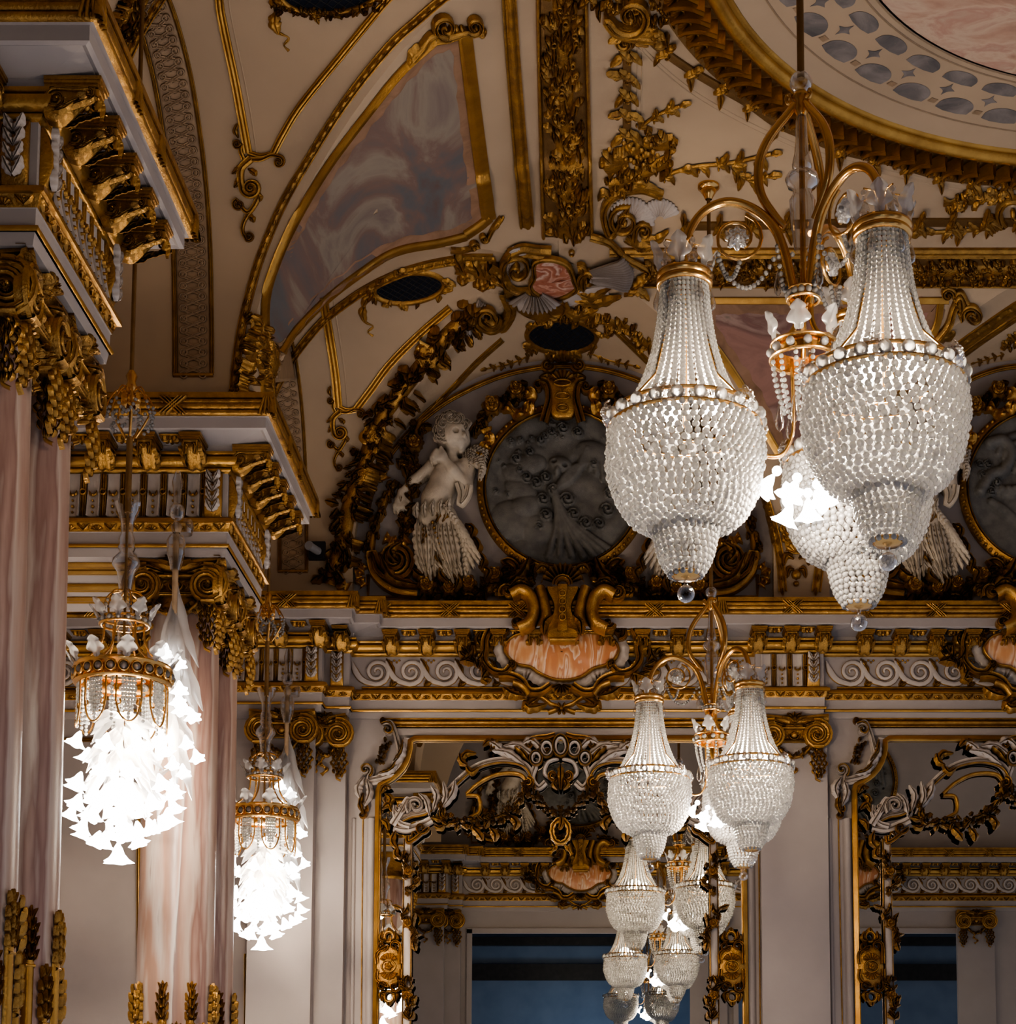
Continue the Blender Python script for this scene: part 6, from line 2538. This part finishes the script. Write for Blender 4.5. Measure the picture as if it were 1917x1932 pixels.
def basket():
    """one beaded crystal basket, origin on its axis at chandelier height 0 = eye height"""
    root = thing('crystal_basket_proto', (0, 0, 0), '', '')
    zr, zb, zc, ze = 4.146, 3.434, 2.96, 2.80
    # neck strands
    P = []
    R = []
    ns = 34
    for k in range(ns):
        a = 2 * pi * k / ns
        for s in np.linspace(0, 1, 27):
            r = .105 + .055 * s + .135 * s ** 3
            P.append(pol(r, a, zr - .03 + (zb + .07 - zr) * s))
            R.append(.0125 + .004 * s)
    m = M()
    beads(m, P, R)
    o = m.build('neck_bead_net', CRYS, root)
    o['kind'] = 'stuff'
    P, R = [], []
    prof = spline([(.350, zb - .02), (.362, zb - .12), (.350, zb - .24), (.312, zb - .36), (.245, zb - .45), (.150, zb - .50)], 60)
    prof = even(prof, 22)
    for i, (r, z) in enumerate(prof):
        n = max(10, int(2 * pi * r / .0385))
        for k in range(n):
            a = 2 * pi * (k + .5 * (i % 2)) / n
            j = RN.uniform(-.006, .006)
            P.append(pol(r + j, a, z + RN.uniform(-.004, .004)))
            R.append(.0165 + RN.uniform(-.002, .002))
    m = M()
    beads(m, P, R)
    o = m.build('bowl_bead_net', CRYS, root)
    o['kind'] = 'stuff'
    P, R = [], []
    prof = even(spline([(.150, zb - .46), (.140, zb - .54), (.115, zb - .64), (.075, zb - .71)], 40), 11)
    for i, (r, z) in enumerate(prof):
        n = max(8, int(2 * pi * r / .033))
        for k in range(n):
            P.append(pol(r, 2 * pi * (k + .5 * (i % 2)) / n, z))
            R.append(.0145)
    m = M()
    beads(m, P, R)
    o = m.build('tip_bead_net', CRYS, root)
    o['kind'] = 'stuff'
    # gilt rings
    m = M()
    m.lathe([(.115, zr - .03), (.128, zr - .03), (.135, zr - .01), (.125, zr + .005), (.138, zr + .02), (.128, zr + .04), (.112, zr + .04), (.110, zr)], (0, 0, 0), 40)
    m.build('top_ring', BRASS, root)
    for z, r in ((zb + .058, .335), (zb - .005, .352)):
        m = M()
        m.lathe([(r + .010 * cos(q), z + .010 * sin(q)) for q in np.linspace(0, 2 * pi, 9)], (0, 0, 0), 56)
        m.build('band_ring', BRASS, root)
    m = M()
    m.lathe([(.001, zb - .735), (.05, zb - .73), (.078, zb - .71), (.075, zb - .70)], (0, 0, 0), 24)
    m.build('bottom_cap', BRASS, root)
    m = M()
    m.tube([(0, 0, zr), (0, 0, zb)], .012, 8)
    for k in range(4):
        a = pi / 4 + k * pi / 2
        m.tube([pol(.10, a, zr), pol(.12, a, zr - .25), pol(.2, a, zb + .2), pol(.33, a, zb + .06)], .006, 6)
    m.build('inner_frame', BRASS, root)
    for k in range(22):
        m = M()
        beads(m, [pol(.352, 2 * pi * k / 22, zb + .028)], .033, BALL8)
        m.build('band_crystal', CRYB, root)
    for k in range(6):
        m = M()
        a = 2 * pi * (k + .25) / 6
        f = local(pol(.372, a, zb + .03), (-sin(a), cos(a), 0), (0, 0, 1), (cos(a), sin(a), 0))
        rose(m, f, (0, 0), .062, .03, 7)
        berry(m, f, (0, 0), .03, .04)
        m.build('crystal_rosette', CLEAR, root)
    for k in range(6):
        m = M()
        a = 2 * pi * k / 6 + .3
        glass_leaf_mesh(m, pol(.118, a, zr + .035), (0, 0, 1), (cos(a), sin(a), 0), .14, .048)
        m.build('glass_leaf', FROST, root)
    m = M()
    m.ball((0, 0, zb - .80), .042, 18)
    m.lathe([(.012, zb - .735), (.008, zb - .75), (.012, zb - .765)], (0, 0, 0), 10)
    m.build('glass_ball', CLEAR, root)
    for k in range(6):
        m = M()
        a = 2 * pi * k / 6
        drop(m, pol(.125, a, zr - .04), .024, .11)
        m.build('crystal_drop', CLEAR, root)
    for k in range(3):
        a = k * 2 * pi / 3
        m = M()
        m.ball(pol(.12, a, zb + .10), .034, 10, (1, 1, 1.5))
        m.build('lit_bulb', BULB, root)
    return root


BASK = basket()
ANG = [pi, -1.0, 1.0]
RB = .56


def chandelier(loc, label):
    """loc: point on the axis at eye height"""
    root = thing('chandelier', loc, label, 'chandelier')
    K = lambda m, nm, mt: m.build_local(nm, mt, root)
    m = M()
    m.tube([(0, 0, ZC), (0, 0, 5.16)], .018, 10)
    m.build('ceiling_rod', BRONZE, root)
    m = M()
    m.lathe([(.001, ZC), (.10, ZC), (.10, ZC - .03), (.07, ZC - .045), (.075, ZC - .06), (.05, ZC - .10), (.03, ZC - .14)], (0, 0, 0), 24)
    m.build('ceiling_canopy', BRASS, root)
    m = M()
    m.ball((0, 0, 5.139), .055, 16)
    m.lathe([(.02, 4.98), (.026, 4.95), (.028, 4.86), (.034, 4.78), (.046, 4.73), (.045, 4.71), (.030, 4.70), (.036, 4.69), (.072, 4.675), (.080, 4.65), (.070, 4.62), (.045, 4.605), (.044, 4.58),
             (.06, 4.55), (.055, 4.45), (.045, 4.35), (.04, 4.30)], (0, 0, 0), 24, wob=lambda a, z: 1 + .03 * np.cos(10 * a))
    m.build('glass_baluster', CLEAR, root)
    m = M()
    m.tube([(0, 0, 5.1), (0, 0, 4.0)], .014, 8)
    m.lathe([(.03, 5.09), (.045, 5.06), (.03, 5.04), (.035, 5.0), (.022, 4.97)], (0, 0, 0), 16)
    m.build('central_stem', BRASS, root)
    for a in ANG:
        m = M()
        q = spline([(.03, 5.03), (.065, 4.98), (.16, 4.85), (.205, 4.72), (.195, 4.58), (.13, 4.47), (.085, 4.42)], 30)
        m.tube([pol(r, a, z) for r, z in q], .017 + .006 * np.sin(np.linspace(0, pi, 30)), 8)
        scroll_pts = spiral((.10, 5.06), .03, -2, 1, 1)
        m.tube([pol(r * .6, a, z) for r, z in scroll_pts], .007, 6)
        m.build('lyre_arm', BRASS, root)
        m = M()
        q = spline([(.035, 4.02), (.06, 4.16), (.09, 4.30), (.14, 4.42), (.24, 4.51), (.36, 4.54), (.47, 4.49), (.54, 4.38), (RB, 4.25), (RB, 4.18)], 44)
        m.tube([pol(r, a, z) for r, z in q], .026 - .007 * np.linspace(0, 1, 44), 10)
        q = spiral((.31, 4.36), .125, 1.9, 1.35, 1, .45)
        m.tube([pol(r, a, z) for r, z in q], .0085, 6)
        m.lathe([(.02, 4.24), (.035, 4.22), (.022, 4.19)], pol(RB, a, 0), 12)
        for s in range(5):
            b = s * 2 * pi / 5
            c = np.array(pol(RB, a, 4.27))
            m.tube([c, c + np.array([.05 * cos(b), .05 * sin(b), .06]), c + np.array([.11 * cos(b), .11 * sin(b), .05])], .005, 5)
        m.build('basket_arm', BRASS, root)
        for s in range(5):
            m = M()
            b = s * 2 * pi / 5
            c = np.array(pol(RB, a, 4.27)) + np.array([.11 * cos(b), .11 * sin(b), .05])
            m.ball(c - [0, 0, .02], .014, 8)
            drop(m, c - np.array([0, 0, .03]), .026, .11, 4)
            m.build('crystal_drop', CLEAR, root)
        m = M()
        f = local(pol(.31, a, 4.36), (cos(a), sin(a), 0), (0, 0, 1), (sin(a), -cos(a), 0))
        for lf in (f, local(pol(.31, a, 4.36), (cos(a), sin(a), 0), (0, 0, 1), (-sin(a), cos(a), 0))):
            rose(m, lf, (0, 0), .062, .03, 8)
            berry(m, lf, (0, 0), .022, .04)
        m.build('glass_flower', FROST, root)
        # bead swags below the scroll
        for (p0, p1, sag) in (((.40, 4.25), (.12, 4.30), .16), ((.40, 4.28), (.30, 4.24), .10), ((.12, 4.32), (.05, 4.28), .20)):
            P = []
            for s in np.linspace(0, 1, 16):
                P.append(pol(p0[0] + (p1[0] - p0[0]) * s, a, p0[1] + (p1[1] - p0[1]) * s - 4 * sag * s * (1 - s)))
            m = M()
            beads(m, P, .0125, BALL8)
            m.build('bead_swag', CRYB, root)
        m = M()
        drop(m, pol(.12, a, 4.20), .02, .13)
        m.build('crystal_drop', CLEAR, root)
    m = M()
    for z, r in ((4.10, .070), (4.055, .074)):
        m.lathe([(r + .009 * cos(q), z + .009 * sin(q)) for q in np.linspace(0, 2 * pi, 8)], (0, 0, 0), 30)
    m.build('bead_collar', BRASS, root)
    for k in range(14):
        m = M()
        beads(m, [pol(.076, 2 * pi * k / 14, 4.078)], .016, BALL8)
        m.build('collar_crystal', CRYB, root)
    # middle crown
    m = M()
    for a in ANG:
        q = spline([(.035, 4.04), (.04, 3.95), (.07, 3.88), (.13, 3.83)], 16)
        m.tube([pol(r, a + .5, z) for r, z in q], .014, 8)
    for z, r in ((3.83, .15), (3.76, .155)):
        m.lathe([(r + .012 * cos(q), z + .010 * sin(q)) for q in np.linspace(0, 2 * pi, 9)], (0, 0, 0), 40)
    m.lathe([(.13, 3.83), (.138, 3.80), (.14, 3.76)], (0, 0, 0), 40)
    m.build('middle_crown', BRASS, root)
    for k in range(12):
        m = M()
        beads(m, [pol(.158, 2 * pi * k / 12, 3.795)], .022, BALL8)
        m.build('crown_crystal', CRYB, root)
        P = []
        for s in range(9):
            P.append(pol(.150 - .05 * (s / 8) ** 1.5, 2 * pi * (k + .3) / 12, 3.74 - .028 * s))
        m = M()
        beads(m, P, .012)
        m.build('bead_string', CRYS, root)
    for k in range(6):
        a = 2 * pi * k / 6 + .26
        m = M()
        glass_leaf_mesh(m, pol(.145, a, 3.845), (0, 0, 1), (cos(a), sin(a), 0), .13, .048)
        m.build('glass_leaf', FROST, root)
        m = M()
        drop(m, pol(.12, 2 * pi * k / 6, 3.55), .022, .14)
        m.build('crystal_drop', CLEAR, root)
    for a in ANG:
        m = M()
        q = spline([(.06, 3.76), (.055, 3.55), (.06, 3.40), (.11, 3.30), (.20, 3.30), (.25, 3.36)], 30)
        for w in (-.012, .012):
            m.tube([np.array(pol(r, a, z)) + [-sin(a) * w, cos(a) * w, 0] for r, z in q], .008, 6)
        m.build('stay_wire', BRASS, root)
    for k in range(7):
        a = 2 * pi * k / 7 + .5
        rr = .15 if k % 2 else .09
        m = M()
        lily_bell(m, pol(rr, a, 3.20 - .055 * (k % 3)), (cos(a) * .7, sin(a) * .7, -1), .058, .10)
        m.ball(pol(rr * .9, a, 3.22 - .055 * (k % 3)), .024, 8)
        m.build('lit_lily', LILY, root)
    for a in ANG:
        # hang a basket on the arm
        c = copy_tree(BASK, None)
        for ch in [x for x in bpy.data.objects if x.parent == c]:
            ch.parent = root
            ch.location = Vector(pol(RB, a, 0)) - Vector((0, 0, loc[2]))
        bpy.data.objects.remove(c)
        if loc[1] > 0:
            q = np.array(loc) + np.array(pol(RB, a, 0))
            LAMPS.append((q[0], q[1], 3.50, BP))
    if loc[1] > 0:
        LAMPS.append((loc[0], loc[1], 2.9, BP * .8))
    return root


BP = 120


def build_shift(self, name, mat_, parent=None, **kw):
    """build parts given in coordinates local to the chandelier axis"""
    return self.build(name, mat_, parent, **kw)


# chandelier parts are modelled around the origin at eye height; give the root that frame
CH_LOC = {'a': (.946, 8.57, 0.0), 'b': (.978, 16.68, 0.0)}
root_ = None


def chand_at(loc, label):
    o = chandelier((0, 0, 0), label)
    o.location = loc
    return o


def add_lamps(loc):
    for a in ANG:
        p = pol(RB, a, 0)
        LAMPS.append((loc[0] + p[0], loc[1] + p[1], 3.56, BP))
    LAMPS.append((loc[0] - .05, loc[1] - .12, 3.02, BP * .45))


CHA = chand_at(CH_LOC['a'], 'big near chandelier of three beaded crystal baskets on scrolled brass arms')
add_lamps(CH_LOC['a'])
c = copy_tree(CHA)
c.location = CH_LOC['b']
c['label'] = 'smaller looking chandelier of three crystal baskets farther back, close before the tall mirror'
add_lamps(CH_LOC['b'])
c = copy_tree(CHA)
c.location = (.95, .3, 0)
c['label'] = 'chandelier above the doorway side of the room, seen only in the mirror'
LAMPS.append((.95, .3, 3.0, BP))
for ch in [x for x in bpy.data.objects if x.parent == BASK]:
    bpy.data.objects.remove(ch)
bpy.data.objects.remove(BASK)


# lily chandeliers between the columns ---------------------------------
def lily_chandelier(label):
    root = thing('lily_chandelier', (0, 0, 0), label, 'chandelier')
    m = M()
    m.tube([(0, 0, 8.2), (0, 0, 5.42)], .016, 8)
    m.tube([(0, 0, 4.98), (0, 0, 4.45)], .022, 8)
    m.tube([(0, 0, 5.45), (0, 0, 3.3)], .010, 6)
    m.build('hanging_rod', BRONZE, root)
    m = M()
    m.lathe([(.02, 5.46), (.04, 5.42), (.028, 5.38), (.04, 5.34), (.02, 5.3)], (0, 0, 0), 14)
    for k in range(5):
        a = 2 * pi * k / 5
        m.tube([pol(r, a, z) for r, z in spline([(.02, 5.36), (.09, 5.28), (.13, 5.16), (.10, 5.08), (.04, 4.98)], 20)], .008, 6)
        m.tube([pol(r, a + .6, z) for r, z in spline([(.02, 5.30), (.10, 5.32), (.16, 5.24), (.17, 5.20)], 14)], .006, 5)
        leaf(m, local(pol(.035, a, 5.22), (-sin(a), cos(a), 0), (0, 0, 1), (cos(a), sin(a), 0)), [(0, -.04), (0, .02), (0, .09)], .03, .03, 3)
    m.build('lyre_cage', BRASS, root)
    for k in range(5):
        a = 2 * pi * k / 5
        m = M()
        beads(m, [pol(.10 + .05 * sin(s / 6 * pi), a + .6 * s / 6, 5.15 - .02 * s) for s in range(7)] + [pol(.05, a, 5.18), pol(.07, a + .3, 5.14)], .013, BALL8)
        m.build('bead_swag', CRYB, root)
        m = M()
        beads(m, [pol(.17 - .02 * s / 8, a + .6 + .1 * s, 5.2 - .09 * sin(pi * s / 8)) for s in range(9)], .013, BALL8)
        m.build('bead_swag', CRYB, root)
    m = M()
    m.lathe([(.075, 4.53), (.070, 4.46), (.045, 4.38), (.040, 4.30), (.055, 4.26), (.05, 4.22), (.06, 4.20), (.045, 4.17), (.09, 4.12), (.095, 4.08), (.06, 4.03), (.05, 3.95), (.04, 3.88)], (0, 0, 0), 20,
            wob=lambda a, z: 1 + .18 * np.cos(6 * a) * (z > 4.45))
    m.lathe([(.06, 3.74), (.045, 3.6), (.04, 3.45), (.055, 3.34)], (0, 0, 0), 16)
    m.ball((0, 0, 3.76), .06, 12, (1, 1, 1.3))
    m.build('glass_baluster', CLEAR, root)
    m = M()
    for k in range(6):
        a = 2 * pi * k / 6
        m.tube([pol(r, a, z) for r, z in spline([(.03, 3.90), (.11, 3.87), (.15, 3.76), (.15, 3.70)], 14)], .008, 6)
        m.tube([pol(r, a + .3, z) for r, z in spline([(.13, 3.68), (.14, 3.55), (.20, 3.45), (.31, 3.36)], 14)], .008, 6)
    for z, r in ((3.70, .155), (3.66, .16)):
        m.lathe([(r + .012 * cos(q), z + .010 * sin(q)) for q in np.linspace(0, 2 * pi, 9)], (0, 0, 0), 36)
    m.build('small_cage', BRASS, root)
    for k in range(16):
        m = M()
        beads(m, [pol(.165, 2 * pi * k / 16, 3.68)], .018, BALL8)
        m.build('collar_crystal', CRYB, root)
    for k in range(6):
        m = M()
        beads(m, [pol(.12 + .01 * s, 2 * pi * k / 6, 3.84 - .03 * s) for s in range(4)], .013, BALL8)
        m.build('bead_string', CRYB, root)
    m = M()
    m.lathe([(.30, 3.36), (.325, 3.37), (.33, 3.35), (.318, 3.34), (.318, 3.26), (.328, 3.25), (.318, 3.235), (.29, 3.23)], (0, 0, 0), 56)
    for k in range(24):
        a = 2 * pi * k / 24
        f = local(pol(.318, a, 3.30), (-sin(a), cos(a), 0), (0, 0, 1), (cos(a), sin(a), 0))
        strip(m, f, arc((0, 0), .034, 0, 2 * pi, 14)[:-1], .008, .02, HALF, True)
    for k in range(8):
        a = 2 * pi * k / 8
        f = local((0, 0, 0), (1, 0, 0), (0, 1, 0), (0, 0, 1))
        for sg in (-1, 1):
            q = spline([(sg * .035, 3.23), (sg * .035, 3.06), (sg * .065, 3.05), (sg * .06, 3.08)], 16)
            m.tube([pol(.30, a + x / .30, z) for x, z in q], .007, 5)
        q = spline([(-.20, 3.05), (-.17, 2.97), (-.118, 2.93), (-.066, 2.97), (-.036, 3.05)], 16)
        m.tube([pol(.30, a + x / .30, z) for x, z in q], .007, 5)
    m.build('gilt_ring', BRASS, root)
    for k in range(24):
        m = M()
        beads(m, [pol(.325, 2 * pi * k / 24, 3.30)], .026, BALL8)
        m.build('ring_crystal', CRYB, root)
    P = []
    for k in range(8):
        a0 = 2 * pi * (k + .5) / 8
        for j in range(-2, 3):
            n = 11 - abs(j) * 2 + (0 if j else 1)
            for s in range(n):
                P.append(pol(.292, a0 + j * .068, 3.22 - .026 * s))
        for s in range(10):
            P.append(pol(.27, 2 * pi * k / 8, 3.22 - .03 * s))
    m = M()
    beads(m, P, .0135)
    o = m.build('bead_curtain', CRYS, root)
    o['kind'] = 'stuff'
    for (n, r, z, L, W, tl) in ((8, .165, 3.69, .13, .048, 0), (10, .318, 3.36, .14, .055, .2)):
        for k in range(n):
            a = 2 * pi * k / n
            m = M()
            glass_leaf_mesh(m, pol(r, a, z), (cos(a) * .25, sin(a) * .25, .97), (cos(a), sin(a), -.2), L, W)
            m.build('glass_leaf', FROST, root)
    # drooping lilies
    ml, mb = M(), M()
    RR = np.random.default_rng(5)
    for lvl, (n, r0, z0, r1, z1) in enumerate(((7, .03, 3.05, .25, 2.86), (9, .03, 2.95, .31, 2.64), (10, .03, 2.8, .31, 2.45), (8, .03, 2.6, .25, 2.33), (5, .02, 2.4, .13, 2.27))):
        for k in range(n):
            a = 2 * pi * (k + .5 * lvl) / n + RR.uniform(-.12, .12)
            rr, zz1 = r1 * RR.uniform(.85, 1.08), z1 + RR.uniform(-.05, .05)
            e = pol(rr, a, zz1)
            long_leaf(ml, [pol(r0, a, z0), pol(rr * .45, a + .2, (z0 + zz1) / 2 + .05), pol(rr * .9, a + .1, zz1 + .08)], .032)
            long_leaf(ml, [pol(r0, a + .3, z0), pol(rr * .5, a + .3, (z0 + zz1) / 2), pol(rr * .8, a + .4, zz1)], .028)
            bl = M()
            lily_bell(bl, e, (cos(a) * .4, sin(a) * .4, -1), .062, .10)
            bl.build('lit_lily', LILY, root)
    bl = M()
    lily_bell(bl, (0, 0, 2.16), (0, 0, -1), .085, .13)
    bl.build('lit_lily', LILY, root)
    ml.build('glass_blade', LILYG, root)
    return root


SLOC = [(-3.245, 12.62, 0.0), (-3.19, 17.72, 0.0)]
LC = lily_chandelier('lily chandelier with beaded gilt ring blazing between the front and second pairs of onyx columns')
LC.location = SLOC[0]
c = copy_tree(LC)
c.location = SLOC[1]
c['label'] = 'farther lily chandelier half hidden by the second onyx columns, against the white wall'
for p in SLOC:
    LAMPS.append((p[0], p[1] - .1, 2.45, 290))
    LAMPS.append((p[0] + .1, p[1], 2.85, 45))
    LAMPS.append((p[0], p[1], 3.12, 18))


def lily_spray(label):
    """tall bouquet with an upright bulb; origin = its stem at eye height"""
    root = thing('lily_spray', (0, 0, 0), label, 'wall light')
    m = M()
    m.tube([(0, 0, 4.95), (0, 0, 4.2)], [.024] * 2, 8)
    m.tube([(0, 0, 4.3), (0, .1, 4.15), (0, .42, 4.05)], .02, 6)
    m.lathe([(.024, 5.0), (.045, 4.97), (.03, 4.92)], (0, 0, 0), 14)
    m.build('bracket_stem', TAUPE, root)
    m = M()
    m.ball((0, 0, 5.09), .062, 16, (1, 1, 1.15))
    m.lathe([(.07, 5.0), (.085, 5.06), (.07, 5.11)], (.06, -.03, -.10), 14)
    m.lathe([(.03, 5.16), (.035, 5.25), (.045, 5.33), (.02, 5.42)], (0, 0, 0), 12)
    m.lathe([(.035, 4.62), (.07, 4.75), (.075, 4.85), (.05, 4.9)], (0, 0, 0), 12, wob=lambda a, z: 1 + .15 * np.cos(5 * a) * (z < 4.7))
    m.build('upright_bulb', CLEAR, root)
    ml, ml2 = M(), M()
    for k in range(9):
        a = 2 * pi * k / 9 + .2
        long_leaf(ml, [(0, 0, 4.55 - .03 * k), (.05 * cos(a), .05 * sin(a), 4.3 - .03 * k), (.12 * cos(a), .10 * sin(a), 4.05 - .04 * k), (.2 * cos(a), .12 * sin(a), 3.85 - .04 * k)], .035)
    for k in range(10):
        a = 2 * pi * k / 10
        long_leaf(ml, [(0, 0, 4.0 - .05 * k), (.12 * cos(a), .1 * sin(a), 3.8 - .07 * k), (.24 * cos(a), .16 * sin(a), 3.5 - .08 * k)], .045)
    ml.build('glass_blade', LILYG, root)
    RR = np.random.default_rng(9)
    for k in range(17):
        z = 3.98 - .085 * k + RR.uniform(-.03, .03)
        wd = .06 + .15 * min(1, k / 6)
        x = RR.uniform(-wd, wd)
        bl = M()
        lily_bell(bl, (x, -.04 - RR.uniform(.0, .14), z), (x * 2, -.35, -1), .05 + .012 * RR.random(), .10)
        bl.build('lit_lily', LILY, root)
        long_leaf(ml2, [(0, 0, z + .25), (x * .6, -.05, z + .16), (x, -.07, z + .03)], .03)
    ml2.build('glass_blade', LILYG, root)
    return root


LSP = lily_spray('tall glass lily spray with upright bulb mounted on the second front onyx column')
a_ = atY(333, 1000, 14.42)
LSP.location = (float(a_[0]), 14.42, 0)
c = copy_tree(LSP)
b_ = atY(542, 1330, 19.55)
c.location = (float(b_[0]), 19.55, 0)
c['label'] = 'glass lily spray with upright bulb on the end wall pilaster, below the entablature'
LAMPS.append((float(a_[0]) - .05, 14.42, 3.25, 22))
LAMPS.append((float(a_[0]), 14.3, 2.8, 18))
LAMPS.append((float(b_[0]), 19.4, 3.45, 20))
LAMPS.append((float(b_[0]) + .05, 19.4, 2.8, 18))


# ------------------------------------------------------------------ light, sky and camera
def lamp(name, loc, power, col, r=.05):
    l = bpy.data.lights.new(name, 'POINT')
    l.energy = power
    l.color = col
    l.shadow_soft_size = r
    o = bpy.data.objects.new(name, l)
    o.location = loc
    COL.objects.link(o)
    return o


WARM = (1.0, .84, .66)
for k, (x, y, z, p) in enumerate(LAMPS):
    lamp('bulb_light', (x, y, z), p, WARM, .06)

lamp('daylight_glow', (0, -3.5, 2.2), 90, (.45, .68, 1.0), .6)

w = bpy.data.worlds.new('world')
SC.world = w
w.use_nodes = True
bg = w.node_tree.nodes['Background']
bg.inputs[0].default_value = (.72, .76, .92, 1)
bg.inputs[1].default_value = .36

cam = bpy.data.cameras.new('camera')
cam.sensor_fit = 'HORIZONTAL'
cam.sensor_width = 36
cam.lens = F / 1917 * 36
cam.shift_x = (958.5 - VX) / 1917
cam.shift_y = (CY - 966) / 1917
cam.clip_start = .05
co = bpy.data.objects.new('camera', cam)
co.rotation_euler = (pi / 2 + PIT, 0, 0)
COL.objects.link(co)
SC.camera = co
SC.view_settings.view_transform = 'AgX'
SC.view_settings.look = 'AgX - Medium High Contrast'
SC.view_settings.exposure = 0.55
SC.cycles.max_bounces = 5
SC.cycles.diffuse_bounces = 2
SC.cycles.glossy_bounces = 3
SC.cycles.transmission_bounces = 3
SC.cycles.transparent_max_bounces = 10
SC.cycles.sample_clamp_indirect = 4
SC.cycles.caustics_reflective = False
SC.cycles.caustics_refractive = False
SC.cycles.use_denoising = True
SC.cycles.use_adaptive_sampling = True
SC.cycles.adaptive_threshold = .16
